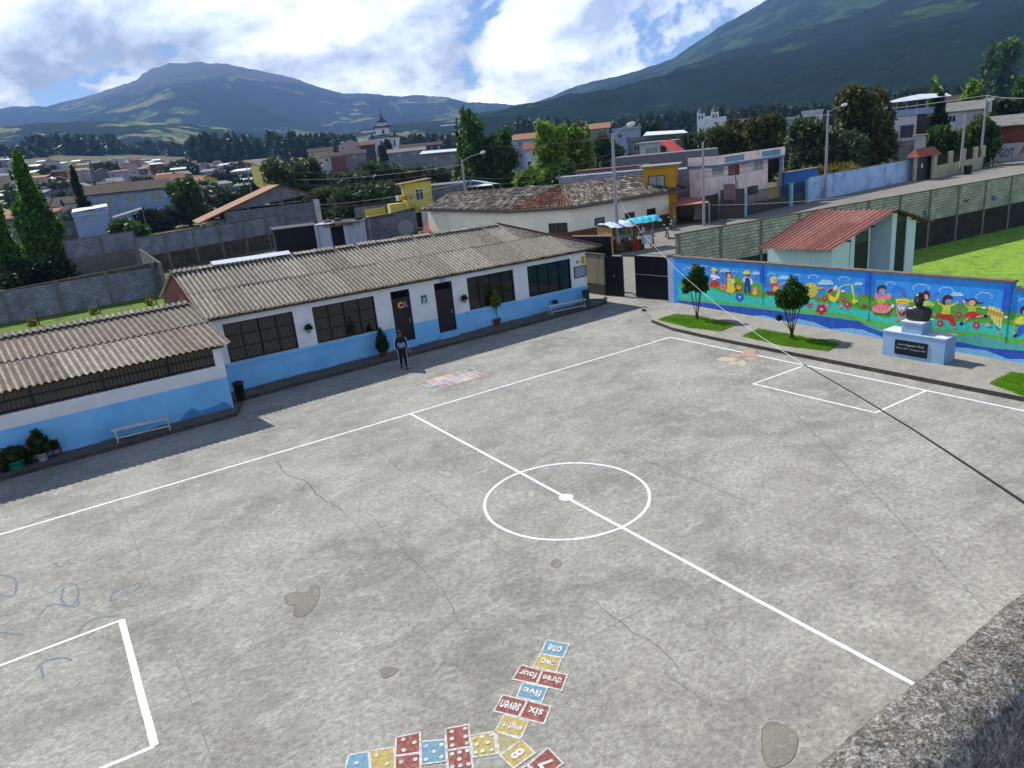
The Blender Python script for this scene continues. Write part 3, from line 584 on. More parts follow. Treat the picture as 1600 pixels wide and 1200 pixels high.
# roof
def crs(name, y0, z0, y1, z1, xa, xb, cut0, cut1, mat, parent):
    """front/back slope with parallel corrugations clipped by the hip: cut0/cut1 = right end at eave/ridge"""
    pitch = .2; seg = 8; n = int((xb-xa)/pitch)*seg; vs = []; fs = []; uv = []; rows = 2; sl = hypot(y1-y0, z1-z0); ny, nz = -(z1-z0)/sl*(1 if y1 > y0 else -1), abs(y1-y0)/sl
    if y1 < y0: ny = abs(z1-z0)/sl
    for r_ in range(rows):
        b = len(vs)
        for side, t in ((0, r_/rows), (1, (r_+1)/rows+(.012 if r_ == 0 else 0))):
            lim = cut0+(cut1-cut0)*t
            for i in range(n+1):
                x = min(xa+(xb-xa)*i/n, lim); h = cos((x-xa)/pitch*2*pi)*.045+(.022 if side == 0 else -.004)
                sh = random.Random(int((x-xa)/1.05)*7+r_).uniform(-.008, .008)
                vs.append((x, y0+(y1-y0)*t+ny*(h+sh), z0+(z1-z0)*t+nz*(h+sh)+zs(x))); uv.append((x-xa, t*sl-(0 if side == 0 else .002)))
        fs += [(b+i, b+i+1, b+n+2+i, b+n+1+i) for i in range(n) if abs(vs[b+i][0]-vs[b+i+1][0]) > 1e-6]
        k = len(vs)
        for i in range(n+1): vs.append((vs[b+i][0], vs[b+i][1]-ny*.03, vs[b+i][2]-nz*.03)); uv.append(uv[b+i])
        for i in range(n+1): vs.append(vs[b+i]); uv.append(uv[b+i])
        fs += [(k+i, k+i+1, k+n+2+i, k+n+1+i) for i in range(n)]
    me = bpy.data.meshes.new(name); me.from_pydata(vs, [], fs); me.materials.append(mat); u = me.uv_layers.new(name='UVMap')
    for p in me.polygons:
        p.use_smooth = True
        for li in p.loop_indices: u.data[li].uv = uv[me.loops[li].vertex_index]
    o = bpy.data.objects.new(name, me); COL.objects.link(o); o.parent = parent; return o
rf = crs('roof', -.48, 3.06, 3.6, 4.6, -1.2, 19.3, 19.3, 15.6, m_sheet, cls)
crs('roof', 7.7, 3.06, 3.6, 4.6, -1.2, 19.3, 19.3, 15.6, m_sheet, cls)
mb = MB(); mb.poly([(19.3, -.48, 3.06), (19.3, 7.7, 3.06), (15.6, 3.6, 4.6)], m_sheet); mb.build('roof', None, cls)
mb = MB()
for k in range(34):                                     # hip tiles
    t = k/34; t2 = (k+1.15)/34; a = Vector((15.6, 3.6, 4.62+zs(15.6))).lerp(Vector((19.34, -.52, 3.09)), t); b_ = Vector((15.6, 3.6, 4.62+zs(15.6))).lerp(Vector((19.34, -.52, 3.09)), t2)
    mb.cyl(a+Vector((0, 0, .02)), b_, .07, .09, 8, m_hip)
mb.build('hip_tiles', None, rf)
mb = MB(); x = -1.2
while x < 15.6:                                          # ridge pieces
    x2 = min(x+1.05, 15.65)
    if not (.5 < x < 3.9):
        for s_ in (-1, 1):
            for i in range(int((x2-x)/.1)):
                xx = x+i*.1; h0 = cos((xx+1.2)/.2*2*pi)*.045; h1 = cos((xx+.1+1.2)/.2*2*pi)*.045
                mb.poly([(xx, 3.6, 4.68+h0+zs(xx)), (xx+.1, 3.6, 4.68+h1+zs(xx)), (xx+.1, 3.6+s_*.3, 4.6+h1+zs(xx)), (xx, 3.6+s_*.3, 4.6+h0+zs(xx))][::s_], m_sheet, True)
    x = x2
mb.build('ridge_cap', None, rf)
mb = MB(); m_wm = M('white_sheet_metal', 'dde3ea', .4, .08, 2)
mb.idx([(.5, 3.35, 4.66+zs(.5)), (3.95, 3.35, 4.66+zs(4)), (3.95, 3.62, 4.8+zs(4)), (.5, 3.62, 4.8+zs(.5)), (3.95, 3.95, 4.66+zs(4)), (.5, 3.95, 4.66+zs(.5))], [(0, 1, 2, 3), (3, 2, 4, 5)], m_wm)
tag(mb.build('ridge_flashing', None, rf), 'white sheet metal flashing on the ridge')
mb = MB()
for x in np.arange(-.6, 19.2, .9): mb.box(x-.04, x+.04, -.42, .3, 2.98, 3.05, m_wood)
mb.box(-1, 19.2, -.3, -.22, 2.92, 2.99, m_wood); shear(mb).build('rafters', None, rf)

def cl(x, y, z): return Vector((CA_.x+x*cos(cang)-y*sin(cang), CA_.y+x*sin(cang)+y*cos(cang), z))
# things on the classroom wall
m_gs = M('green_sign', '1f7a5c', .5, .1); m_ys = M('yellow_sign', 'd9b51c', .5, .1); m_bs = M('pale_blue_sign', '7fa6cc', .5, .1); m_sw = M('sign_white', 'd8e6e0', .5, .05); m_si = M('sign_ink', '26231c', .6, .05)
def wall_thing(name, x, z, label, cat, group=None):
    return empty(name, cl(x, -.002, z+zs(x)), cang, label, cat, group)
t = wall_thing('evacuation_sign', 8.62, 2.05, 'green and white pictogram sign between the two classroom doors', 'sign')
mb = MB(); mb.box(-.15, .15, -.02, 0, -.2, .2, m_gs); mb.build('plate', None, t)
mb = MB()
for a in range(4):
    an = a*pi/2+pi/4; mb.poly([(.05*cos(an)-.03*sin(an), -.024, .05*sin(an)+.03*cos(an)), (.12*cos(an)*1.0, -.024, .16*sin(an)), (.05*cos(an)+.03*sin(an), -.024, .05*sin(an)-.03*cos(an))], m_sw)
mb.poly([(.04*cos(t_), -.026, .04*sin(t_)) for t_ in [2*pi*i/10 for i in range(10)]], m_sw); mb.box(-.1, .1, -.024, -.021, -.18, -.14, m_sw); mb.build('pictogram', None, t)
t = wall_thing('room_sign', 9.72, 2.76, 'small pale blue sign above the second classroom door', 'sign'); mb = MB(); mb.box(-.14, .14, -.03, 0, -.06, .12, m_bs); mb.build('plate', None, t); mb = MB(); mb.box(-.1, .1, -.034, -.031, 0, .015, m_sw); mb.box(-.07, .07, -.034, -.031, .04, .055, m_sw); mb.build('writing', None, t)
t = wall_thing('notice_board', 18.19, 1.86, 'black framed notice board with a grey sheet near the gate end of the wall', 'notice board')
mb = MB(); mb.box(-.41, .41, -.05, 0, -.3, -.26, m_black); mb.box(-.41, .41, -.05, 0, .26, .3, m_black); mb.box(-.41, -.37, -.05, 0, -.26, .26, m_black); mb.box(.37, .41, -.05, 0, -.26, .26, m_black); mb.build('frame', None, t)
mb = MB(); mb.box(-.37, .37, -.03, 0, -.26, .26, M('board_grey', '8b98a2', .3, .06)); mb.build('board', None, t)
t = wall_thing('warning_sign', 18.45, 2.44, 'yellow warning sign above the notice board', 'sign'); mb = MB(); mb.box(-.14, .14, -.02, 0, -.22, .22, m_ys); mb.build('plate', None, t)
mb = MB(); mb.poly([(0, -.024, .14), (-.08, -.024, 0), (.08, -.024, 0)], m_si); mb.box(-.1, .1, -.024, -.021, -.08, -.05, m_si); mb.box(-.1, .1, -.024, -.021, -.14, -.12, m_si); mb.box(-.1, .1, -.024, -.021, .17, .19, m_si); mb.build('pictogram', None, t)
t = wall_thing('exit_sign', 18.07, 2.4, 'small green arrow sign left of the yellow warning sign', 'sign'); mb = MB(); mb.box(-.09, .09, -.02, 0, -.07, .07, m_gs); mb.build('plate', None, t); mb = MB(); mb.poly([(-.05, -.024, 0), (0, -.024, -.04), (0, -.024, -.015), (.05, -.024, -.015), (.05, -.024, .015), (0, -.024, .015), (0, -.024, .04)], m_sw); mb.build('arrow', None, t)
m_pot2 = M('pale_pot', '9a9184', .8, .2); lf_dark = MLEAF('pot_plant_leaf', '23381a', '3c5a26', 4); lf_red = MLEAF('red_flower', '7a1f28', 'a8323a', 8, .2); lf_pink = MLEAF('pink_flower', '9a3a78', 'c05a9a', 8, .2)
for x, zz, lab, red in ((2.94, 1.72, 'small pale wall pot of trailing plants between the left windows', 0), (10.72, 1.6, 'small wall pot with dark red flowers right of the second door', 1)):
    t = wall_thing('wall_planter', x, zz, lab, 'planter'); mb = MB(); mb.lathe([(.05, -.08), (.09, 0), (.1, .08)], (0, -.12, 0), 10, m_pot2); mb.box(-.02, .02, -.03, 0, -.05, .1, m_black); mb.build('pot', None, t)
    obj_from(leaf_mesh('plant', [(0, -.13, .16, .14, .12, .12)], 150, .07, lf_dark, 3), 'plant', t)
    if red: obj_from(leaf_mesh('flowers', [(0, -.15, .18, .13, .12, .1)], 60, .06, lf_red, 4), 'flowers', t)

# ================================================================== low block on the left
LA = Vector((-12, 14.3, 0)); lang = atan2(.14, 7.33)
low = empty('low_classroom', LA, lang, 'low white and blue classroom with a barred window strip on the left', 'building')
mb = MB(); wall_open(mb, -28, 7.35, 0, 2.62, 0, .2, [(-28, 7.05, 1.86, 2.62)], 1.38, m_blue, m_white)
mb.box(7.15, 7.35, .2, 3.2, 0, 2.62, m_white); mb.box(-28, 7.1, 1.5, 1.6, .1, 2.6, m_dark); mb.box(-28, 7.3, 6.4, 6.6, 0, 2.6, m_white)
mb.build('wall', None, low)
mb = MB()
for x in np.arange(-27.9, 7.05, .13): mb.box(x-.008, x+.008, .06, .075, 1.86, 2.62, m_black)
for zz in (1.9, 2.24, 2.58): mb.box(-28, 7.05, .05, .08, zz-.012, zz+.012, m_black)
for x in np.arange(-26, 7, 2.1): mb.box(x-.04, x+.04, .05, .12, 1.86, 2.62, m_black)
w_ = mb.build('window', None, low); mb = MB(); mb.poly([(-28, .16, 1.86), (7.05, .16, 1.86), (7.05, .16, 2.62), (-28, .16, 2.62)], m_pane); mb.build('pane', None, w_)
mb = MB(); mb.box(-.45, .1, .17, .19, 1.9, 2.1, M('orange_card', 'a06a32', .8, .2)); tag(mb.build('poster', None, low), 'orange card showing behind the bars')
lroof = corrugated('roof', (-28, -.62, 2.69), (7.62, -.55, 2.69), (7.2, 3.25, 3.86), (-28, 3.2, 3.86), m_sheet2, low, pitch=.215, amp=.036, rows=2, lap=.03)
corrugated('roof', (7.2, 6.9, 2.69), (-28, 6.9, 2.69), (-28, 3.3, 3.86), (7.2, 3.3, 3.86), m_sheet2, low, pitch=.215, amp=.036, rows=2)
mb = MB(); pit = .215
for i in range(0, int(35.2/.1075)):
    xx = -28+i*.1075; h0 = cos(i*pi)*.036; h1 = cos((i+1)*pi)*.036
    for s_ in (-1, 1): mb.poly([(xx, 3.25, 3.95+h0), (xx+.1075, 3.25, 3.95+h1), (xx+.1075, 3.25+s_*.26, 3.86+h1), (xx, 3.25+s_*.26, 3.86+h0)][::s_], m_sheet2, True)
mb.build('ridge_cap', None, lroof)
mb = MB(); mb.box(-28, 7.4, -.35, -.27, 2.56, 2.63, m_wood)
for x in np.arange(-27.6, 7.4, 1.05): mb.box(x-.04, x+.04, -.5, .2, 2.6, 2.66, m_wood)
mb.build('rafters', None, lroof)

# damp and splash marks along the foot of the painted walls
m_damp = M('damp_blue', '4a93d2', .7, .2, 3); m_splash = M('splash_dirt', '6f8494', .9, .35, 6, dirt='5a6470', dirt_amt=.7, dscale=5)
dp = [(275, 668), (280, 657), (290, 645), (300, 637.5), (312, 642), (332, 636), (350, 627), (361, 633), (362, 639), (345, 645), (300, 657)]
mb = MB(); mb.poly([(q.x, -.004, q.z) for q in [low.matrix_world.inverted() @ PL(x, y, LA, LA+Vector((7.33, .14, 0))) for x, y in dp]], m_damp) if False else None
bpy.context.view_layer.update(); iw = low.matrix_world.inverted()
mb.poly([((iw @ PL(x, y, LA, LA+Vector((7.33, .14, 0)))).x, -.004, PL(x, y, LA, LA+Vector((7.33, .14, 0))).z) for x, y in dp], m_damp); mb.build('damp_stain', None, low)
def splash(x0, x1, parent, y, f, skip=()):
    mb = MB(); xs = np.arange(x0, x1, .09); rs = random.Random(3); h = .03
    for a, b in zip(xs[:-1], xs[1:]):
        h2 = min(.06, max(.008, h+rs.uniform(-.02, .02)))
        if not any(s0 < a < s1 for s0, s1 in skip): mb.poly([(a, y, .14+f(a)), (b, y, .14+f(b)), (b, y, .15+h2+f(b)), (a, y, .15+h+f(a))], m_splash)
        h = h2
    mb.build('splash_marks', None, parent)
splash(-14, 7.3, low, -.006, lambda x: 0); splash(-.6, 6.9, cls, -.004, lambda x: 0); splash(10.3, 18.6, cls, -.004, lambda x: 0)

# ================================================================== benches, bins, pots
m_benchw = M('bench_white', 'd0d2cf', .6, .15, 4, dirt='77756c', dirt_amt=.5)
def bench(A, B, h, z0, label):
    A = Vector(A); B = Vector(B); Ln = (B-A).length; an = atan2(B.y-A.y, B.x-A.x)
    t = empty('bench', (A.x, A.y, z0), an, label, 'bench', 'long white benches against the classroom walls')
    mb = MB(); mb.box(-.05, Ln+.05, -.14, .16, h-.04, h, m_benchw); mb.build('seat', None, t)
    for x in (.04, Ln-.1):
        for s_, y in ((1, -.1), (-1, .12)):
            mb = MB(); mb.cyl((x+.03, y-.05*s_, 0), (x+.03, y, h-.041), .022, .022, 8, m_benchw); mb.build('leg', None, t)
    mb = MB(); mb.box(.09, Ln-.09, -.12, -.08, .14, .18, m_benchw); mb.build('stretcher', None, t); return t
bench(G(181, 691, .15), G(269, 670, .15)+Vector((0, 0, 0)), .46, .15, 'white bench against the low blue wall on the left')
bench(G(857, 492, .15)+Vector((0, -.1, 0)), G(912, 480.5, .15)+Vector((0, -.1, 0)), .48, .15, 'white bench under the last window near the gate')
# folded jacket on the right bench
p = G(865, 486, .15); jk = leaf_mesh('j', [(0, 0, 0, .16, .12, .03)], 10, .1, m_black)
mb = MB(); bmv = []
for i in range(7):
    for j in range(5): bmv.append(((i-3)*.06, (j-2)*.07, .05*random.random()+.03-(.22 if j == 0 else 0)))
mb.idx(bmv, [(j+i*5, j+1+i*5, j+6+i*5, j+5+i*5) for i in range(6) for j in range(4)], M('navy_cloth', '1c2138', .9, .3, 5), True)
o = mb.build('jacket', None, None, (p.x+.1, p.y+.02, .63)); tag(o, 'dark jacket left on the white bench near the gate', 'jacket')
def bin_(p, r, h, mt, lid, label):
    t = empty('trash_bin', (p.x, p.y, p.z), 0, label, 'trash bin'); mb = MB(); mb.lathe([(r*.78, 0), (r, h*.92), (r*1.04, h*.93), (r*1.04, h*.97), (r*.97, h*.97), (r*.9, h*.3)], n=16, m=mt); mb.build('body', None, t)
    mb = MB(); mb.lathe([(r*1.05, h*.93), (r*1.07, h), (r*.7, h*1.06), (.01, h*1.08)], n=16, m=lid); mb.build('lid', None, t)
bin_(G(374, 627, .15)+Vector((.1, .1, 0)), .2, .72, M('black_plastic', '101114', .5, .1), m_black, 'black plastic bin in the corner between the two classroom blocks')
bin_(G(914, 475, .15)+Vector((.02, -.1, 0)), .2, .74, M('green_plastic', '1c5a55', .5, .15), m_black, 'dark green bin with black lid at the gate end of the classroom wall')
def pot(p, r, h, mt, label, plant, n, size, leafm, cat='potted plant', flowers=None, name='potted_plant', group=None, trunk=None):
    t = empty(name, (p.x, p.y, p.z), 0, label, cat, group); t.scale = (1.3,)*3 if group else (1,)*3; mb = MB(); mb.lathe([(r*.7, 0), (r, h*.85), (r*1.08, h*.86), (r*1.08, h), (r*.95, h), (r*.93, h*.9)], n=14, m=mt); mb.build('pot', None, t)
    mb = MB(); mb.lathe([(r*.93, h*.88), (.01, h*.92)], n=12, m=m_soil); mb.build('soil', None, t)
    if trunk:
        mb = MB()
        for a in trunk: mb.tube([Vector(q) for q in a], .014, 6, m_wood)
        mb.build('stem', None, t)
    obj_from(leaf_mesh('foliage', plant, n, size, leafm, n), 'foliage', t)
    if flowers: obj_from(leaf_mesh('flowers', flowers[0], flowers[1], .07, flowers[2], 5), 'flowers', t)
lf_cyp = MLEAF('cypress_leaf', '1d3a22', '3a5c30', 5); lf_yel = MLEAF('citrus_leaf', '55662a', '8c8434', 5)
pot(G(600, 557, .15), .19, .26, m_terra, 'dark cone shaped cypress in a terracotta pot beside the first door', [(0, 0, .5, .27, .27, .25), (0, 0, .75, .22, .22, .25), (0, 0, 1.0, .15, .15, .22), (0, 0, 1.2, .07, .07, .14), (.04, 0, .38, .22, .22, .14)], 1500, .07, lf_cyp, trunk=[[(0, 0, .2), (0, 0, 1.1)]])
pot(G(772, 507, .15)+Vector((0, -.32, 0)), .2, .34, m_terra, 'slender yellowish leafy sapling in a terracotta pot under the third window', [(0, 0, 1.15, .24, .24, .2), (.08, 0, 1.35, .16, .16, .18), (-.1, 0, 1.4, .16, .16, .14), (.02, 0, 1.62, .08, .08, .14), (.15, 0, 1.1, .15, .15, .1)], 380, .09, lf_yel, trunk=[[(0, 0, .3), (.03, 0, .8), (0, 0, 1.5)], [(.02, 0, .5), (-.12, 0, .95), (-.16, 0, 1.1)], [(.03, 0, .7), (.16, 0, 1.2)]])
m_green = M('green_bucket', '1f8f74', .5, .1); m_wp = M('white_tub', 'a7adb2', .6, .1); m_bt = M('black_tub', '1a1a1c', .6, .1)
pg = 'potted plants against the low blue wall'
pot(G(26, 731, .15), .2, .2, m_green, 'broad leafy plant in a bright green tub at the left edge', [(0, 0, .34, .28, .24, .16)], 420, .11, lf_dark, group=pg)
pot(G(68, 719, .15), .13, .2, m_wp, 'tallest potted plant with pink flowers in a square white tub', [(0, 0, .4, .22, .2, .18), (.02, 0, .62, .12, .12, .14), (-.12, 0, .5, .1, .1, .1)], 480, .1, lf_dark, group=pg, flowers=([(-.15, -.05, .62, .07, .05, .05), (-.2, -.05, .45, .07, .05, .04)], 40, lf_pink))
pot(G(46, 725, .15), .08, .13, m_bt, 'little plant in a small black pot between the green and white tubs', [(0, 0, .2, .13, .12, .1)], 120, .07, lf_dark, group=pg)
pot(G(8, 737, .15), .1, .15, m_bt, 'small black pot of stringy leaves in front of the green tub', [(0, 0, .28, .16, .14, .16)], 200, .09, lf_dark, group=pg)
pot(G(16, 716, .15)+Vector((0, 0, 0)), .15, .28, M('teal_tub', '2a6f63', .6, .1), 'tall spiky plant in a teal tub behind the green tub', [(0, 0, .5, .26, .2, .18), (-.15, 0, .6, .15, .12, .14)], 380, .12, lf_dark, group=pg)
# small red wooden chair holding a plant
p = G(91, 711, .15); t = empty('small_chair', p, .2, 'small red wooden chair against the blue wall right of the potted plants', 'chair'); mr_ = M('red_wood', '7a2f22', .7, .25, 6)
mb = MB(); mb.box(-.13, .13, -.13, .13, .22, .25, mr_); mb.build('seat', None, t)
for x in (-.11, .11):
    for y in (-.11, .11): mb = MB(); mb.cyl((x, y, 0), (x, y, .22 if y < 0 else .52), .015, .015, 6, mr_); mb.build('leg', None, t)
mb = MB(); mb.box(-.12, .12, .1, .125, .34, .4, mr_); mb.box(-.12, .12, .1, .125, .46, .52, mr_); mb.build('backrest', None, t)
o = obj_from(leaf_mesh('plant', [(0, 0, .1, .1, .1, .12)], 120, .08, lf_dark, 9), 'seedling', None, (p.x, p.y, p.z+.26)); tag(o, 'small leafy seedling standing on the red chair', 'plant')

# ================================================================== gate side
m_cream = M('cream_plaster', '9a9178', .9, .2, 1.2, .2, dirt='4b4a3e', dirt_amt=.8, dscale=.9, streak=True)
m_creamd = M('damp_plaster', '4d493d', .95, .4, 2, .3, dirt='26261f', dirt_amt=.8, dscale=1.5)
t = empty('boundary_wall', (17.1, 19.3, 0), 0, 'stained cream wall between the classrooms and the gate', 'wall')
mb = MB(); mb.seg((.1, 4.5), (.05, -1.0), .18, .62, 2.28, m_cream); mb.build('upper_wall', None, t); mb = MB(); mb.seg((.1, 4.5), (.04, -1.0), .2, -.02, .62, m_creamd); mb.build('damp_base', None, t)
mb = MB(); mb.seg((.1, 4.5), (.05, -1.02), .24, 2.282, 2.36, m_kerbs); mb.build('coping', None, t)
g0, g1, g2, g3, g4, g5 = [Vector(q) for q in ((17.15, 18.25, 0), (17.5, 17.15, 0), (17.72, 16.4, 0), (18.02, 13.92, 0), (17.62, 13.75, 0), (17.5, 13.1, 0))]
def leaf(name, a, b, z0, z1, label, extra=None):
    d = (b-a); Ln = d.length; t = empty(name, a, atan2(d.y, d.x), label, 'gate'); mb = MB(); mb.box(0, Ln, -.012, .012, z0, z1, m_black)
    for x in np.arange(.06, Ln, .1): mb.box(x, x+.035, -.03, -.0125, z0+.02, z1-.02, m_black)
    mb.build('panel', None, t); mb = MB()
    for q in ((0, .05, z0, z1), (Ln-.05, Ln, z0, z1)): mb.box(q[0], q[1], -.045, .03, q[2], q[3], m_black)
    for zz in (z0, z1-.05): mb.box(.05, Ln-.05, -.045, .03, zz, zz+.05, m_black)
    mb.build('frame', None, t); return t, Ln
t, Ln = leaf('gate_leaf', g0, g1, .02, 2.25, 'narrow black metal side gate next to the cream wall'); mb = MB(); mb.ball((Ln*.5, -.06, 1.15), .05, 8, m_grey); mb.build('lock', None, t)
t, Ln = leaf('gate_leaf', g2, g3, .02, 2.3, 'wide black ribbed metal gate beside the blue pillar'); mb = MB(); mb.box(.05, Ln-.05, -.06, -.046, 1.28, 1.31, m_grey); mb.build('bar', None, t)
mb = MB(); mb.seg(g1+(g2-g1)*-.02, g2, .08, 2.24, 2.32, m_black); tag(mb.build('gate_lintel'), 'black steel lintel over the open doorway of the gate', 'lintel')
t = empty('gate_pillar', g4, 0, 'white and pale blue pillar between the gate and the mural', 'pillar'); mb = MB(); mb.box(-.05, .4, -.65, .05, 0, 2.42, M('pillar_paint', 'a9b9cb', .85, .15, 2, .1, dirt='7f90a4', dirt_amt=.4)); mb.build('shaft', None, t)
mb = MB(); mb.box(-.08, .43, -.68, .08, 2.42, 2.5, m_kerbs); mb.build('cap', None, t)
# wooden doorstep out in the street
mb = MB(); a = G(979, 462); mb.box(a.x+.3, a.x+1.3, a.y-1.1, a.y-.2, 0, .12, m_pave); tag(mb.build('street_step'), 'low concrete step seen through the open gate', 'step')
# manhole slab + stones
mb = MB(); q = [G(1041, 482, .0), G(1052, 476, .0), (G(1064, 480, 0)), (G(1062, 485, 0)), G(1054, 488, 0)]; mb.prism([(v.x, v.y) for v in q], 0, .1, m_pave); tag(mb.build('concrete_slab'), 'broken concrete slab lying at the foot of the blue pillar', 'slab')
for k, (x, y) in enumerate(((946, 467), (1006, 486))):
    mb = MB(); p = G(x, y); mb.box(-.1, .1, -.07, .07, 0, .08, m_kerbs); mb.box(-.05, .06, -.05, .06, .081, .11, m_kerbs); o = mb.build('door_stop', None, None, (p.x, p.y, 0)); o.rotation_euler.z = .5+k; tag(o, ('dark stone lying near the side gate', 'dark stone lying in front of the wide gate')[k], 'stone')
# lawns
def lawn(pts, label, n):
    P = [G(x, y, .15) for x, y in pts]; mb = MB(); mb.prism([(p.x, p.y) for p in P], .1, .175, m_grass); lo = mb.build('lawn'); tag(lo, label, 'lawn', kind='stuff')
    A = np.array([[p.x, p.y] for p in P]); rs = np.random.RandomState(n); mn = A.min(0); mxx = A.max(0); pts_ = []
    while len(pts_) < n:
        q = mn+rs.rand(2)*(mxx-mn); ins = False; j = len(A)-1
        for i in range(len(A)):
            if (A[i, 1] > q[1]) != (A[j, 1] > q[1]) and q[0] < (A[j, 0]-A[i, 0])*(q[1]-A[i, 1])/(A[j, 1]-A[i, 1])+A[i, 0]: ins = not ins
            j = i
        if ins: pts_.append(q)
    V = []; 
    for q in pts_:
        a = rs.rand()*6.28; w = .012; h = .04+.05*rs.rand(); lx, ly = rs.normal(size=2)*.03
        V += [(q[0]-w*cos(a), q[1]-w*sin(a), .17), (q[0]+w*cos(a), q[1]+w*sin(a), .17), (q[0]+lx, q[1]+ly, .17+h)]
    me = bpy.data.meshes.new('grass'); me.from_pydata(V, [], [(i, i+1, i+2) for i in range(0, len(V), 3)]); me.materials.append(m_blade); o = obj_from(me, 'grass_blades', lo)
lawn([(1028, 500), (1055, 492), (1092, 495), (1150, 508), (1125, 518), (1075, 512)], 'left square of green lawn under the first round tree', 9000)
lawn([(1160, 526), (1185, 515), (1312, 538), (1293, 549), (1220, 540)], 'middle strip of green lawn under the second round tree', 12000)
lawn([(1546, 600), (1580, 583), (1690, 600), (1680, 650)], 'corner of green lawn at the right edge', 9000)
# round topped trees
lf_ball = MLEAF('clipped_cypress_leaf', '1c3512', '3d6120', 3, .25)
def ballt(x, y, H, r, label, seed, zc):
    p = G(x, y, .17); t = empty('clipped_tree', p, 0, label, 'tree', 'round clipped trees on the lawn'); rs = random.Random(seed)
    mb = MB(); mb.cyl((0, 0, -.03), (0, 0, .3), .09, .06, 8, m_wood)
    for k in range(7):
        a = k*.9+seed; R_ = r*(.25+.4*rs.random()); mb.tube([Vector((.03*cos(a), .03*sin(a), .2)), Vector((R_*.45*cos(a), R_*.45*sin(a), .75)), Vector((R_*cos(a), R_*sin(a), zc)), Vector((R_*1.1*cos(a), R_*1.1*sin(a), zc+.3))], .02, 6, m_wood)
    mb.build('trunk', None, t)
    bl = [(0, 0, zc+.1, r*.66, r*.66, (H-zc)*.6), (0, 0, zc+.38, r*.38, r*.38, (H-zc)*.6), (0, 0, zc-.1, r*.75, r*.75, r*.36)]
    for k in range(16): a = k*2.4; q_ = rs.uniform(.45, .85); bl.append((r*q_*cos(a), r*q_*sin(a), zc+rs.uniform(-.32, .25), r*rs.uniform(.2, .36), r*rs.uniform(.2, .36), r*rs.uniform(.18, .4)))
    for k in range(5): bl.append((r*rs.uniform(-.3, .3), r*rs.uniform(-.3, .3), zc+rs.uniform(.3, .6), r*.22, r*.22, r*.3))
    obj_from(leaf_mesh('crown', bl, 9000, .062, lf_ball, seed, .35, 1.6), 'crown', t)
    if seed == 2: obj_from(leaf_mesh('side_shoot', [(-.15, .5, .82, .12, .12, .12)], 200, .06, lf_ball, 6), 'side_shoot', t); mb = MB(); mb.tube([Vector((.02, .05, .3)), Vector((-.05, .3, .6)), Vector((-.13, .48, .8))], .012, 5, m_wood); mb.build('twig', None, t)
ballt(1089, 499, 2.42, .64, 'round clipped tree on the left lawn near the gate', 1, 1.7)
ballt(1237, 529, 2.45, .67, 'round clipped tree on the middle lawn before the mural', 2, 1.62)

# ================================================================== monument
m_mon = M('monument_blue', '8fb4d8', .7, .12, 2, .05, dirt='a9c0d6', dirt_amt=.4); m_monl = M('monument_edge', 'c3cfd9', .7, .1, 2)
mo = empty('monument', (15.2, -.45, .15), 0, 'pale blue stepped plinth with a dark bust and engraved plaque in front of the mural', 'monument')
mb = MB(); mb.box(-.35, .35, -1.09, 1.04, -.05, .87, m_mon); mb.box(-.37, .37, -1.11, 1.06, .871, .905, m_monl); mb.build('base', None, mo)
def my(x, y): q = PL(x, y, (14.87, 1), (14.87, -1)); return q.y+.45, q.z-.15
cy0, cz_t = my(1409.5, 501); cy1, _ = my(1441, 506)
mb = MB(); mb.box(-.33, .33, cy1, cy0, .906, cz_t-.05, m_mon); mb.box(-.36, .36, cy1-.03, cy0+.03, cz_t-.049, cz_t, m_monl); mb.build('column', None, mo)
pq = [PL(1399, 530, (14.84, 1), (14.84, -1)), PL(1450, 537, (14.84, 1), (14.84, -1)), PL(1450, 560, (14.84, 1), (14.84, -1)), PL(1398, 552, (14.84, 1), (14.84, -1))]
py0 = pq[0].y+.45; py1 = pq[1].y+.45; pz1 = pq[0].z-.15; pz0 = pq[3].z-.15
m_plq = M('plaque_navy', '10152a', .3, .2, 4); mb = MB(); mb.box(-.375, -.351, py1, py0, pz0, pz1, m_plq); pl = mb.build('plaque', None, mo)
m_ltr = M('engraved_silver', 'c9cdd4', .5, .1)
for s_, zz, hh, sh in (('Luis Augusto Ruiz', .62, .13, .35), ('Quito 1870 - Guayaquil 1934', .38, .09, .25)):
    wdt = (py0-py1)*(.8 if zz > .5 else .9); oo = Vector((-.378, py0-((py0-py1)-wdt)/2, pz0+(pz1-pz0)*zz)); text_mesh(s_, oo, (0, -1, 0), (0, 0, 1), wdt, hh*(pz1-pz0)/.42*.62, m_ltr, 'inscription', pl, shear=sh)
# bust: head turned towards the court, shoulders in a coat
m_bronze = M('dark_bronze', '17191c', .38, .35, 5, .15, spec=.6)
cyc = (cy0+cy1)/2; bz = cz_t
mb = MB(); rings = [(.0, .20, .30, 0), (.06, .21, .33, 0), (.18, .2, .35, 0), (.3, .19, .36, 0), (.36, .17, .34, 0), (.4, .14, .26, 0), (.43, .1, .15, .0), (.46, .09, .1, -.01), (.49, .1, .1, -.03), (.53, .13, .115, -.04), (.6, .15, .13, -.045), (.68, .155, .135, -.04), (.76, .145, .125, -.03), (.82, .11, .1, -.02), (.86, .04, .04, 0)]
vs = []; n = 28
for z_, rx, ry, ox in rings:
    for i in range(n):
        a = 2*pi*i/n; x_ = -rx*cos(a)*(1.0 if cos(a) > 0 else .85); y_ = ry*sin(a); bump = 0
        if cos(a) > .95 and .58 < z_ < .66: bump = -.03
        if cos(a) > .85 and .55 < z_ < .6: bump = -.012
        vs.append((x_+ox+bump, y_, z_))
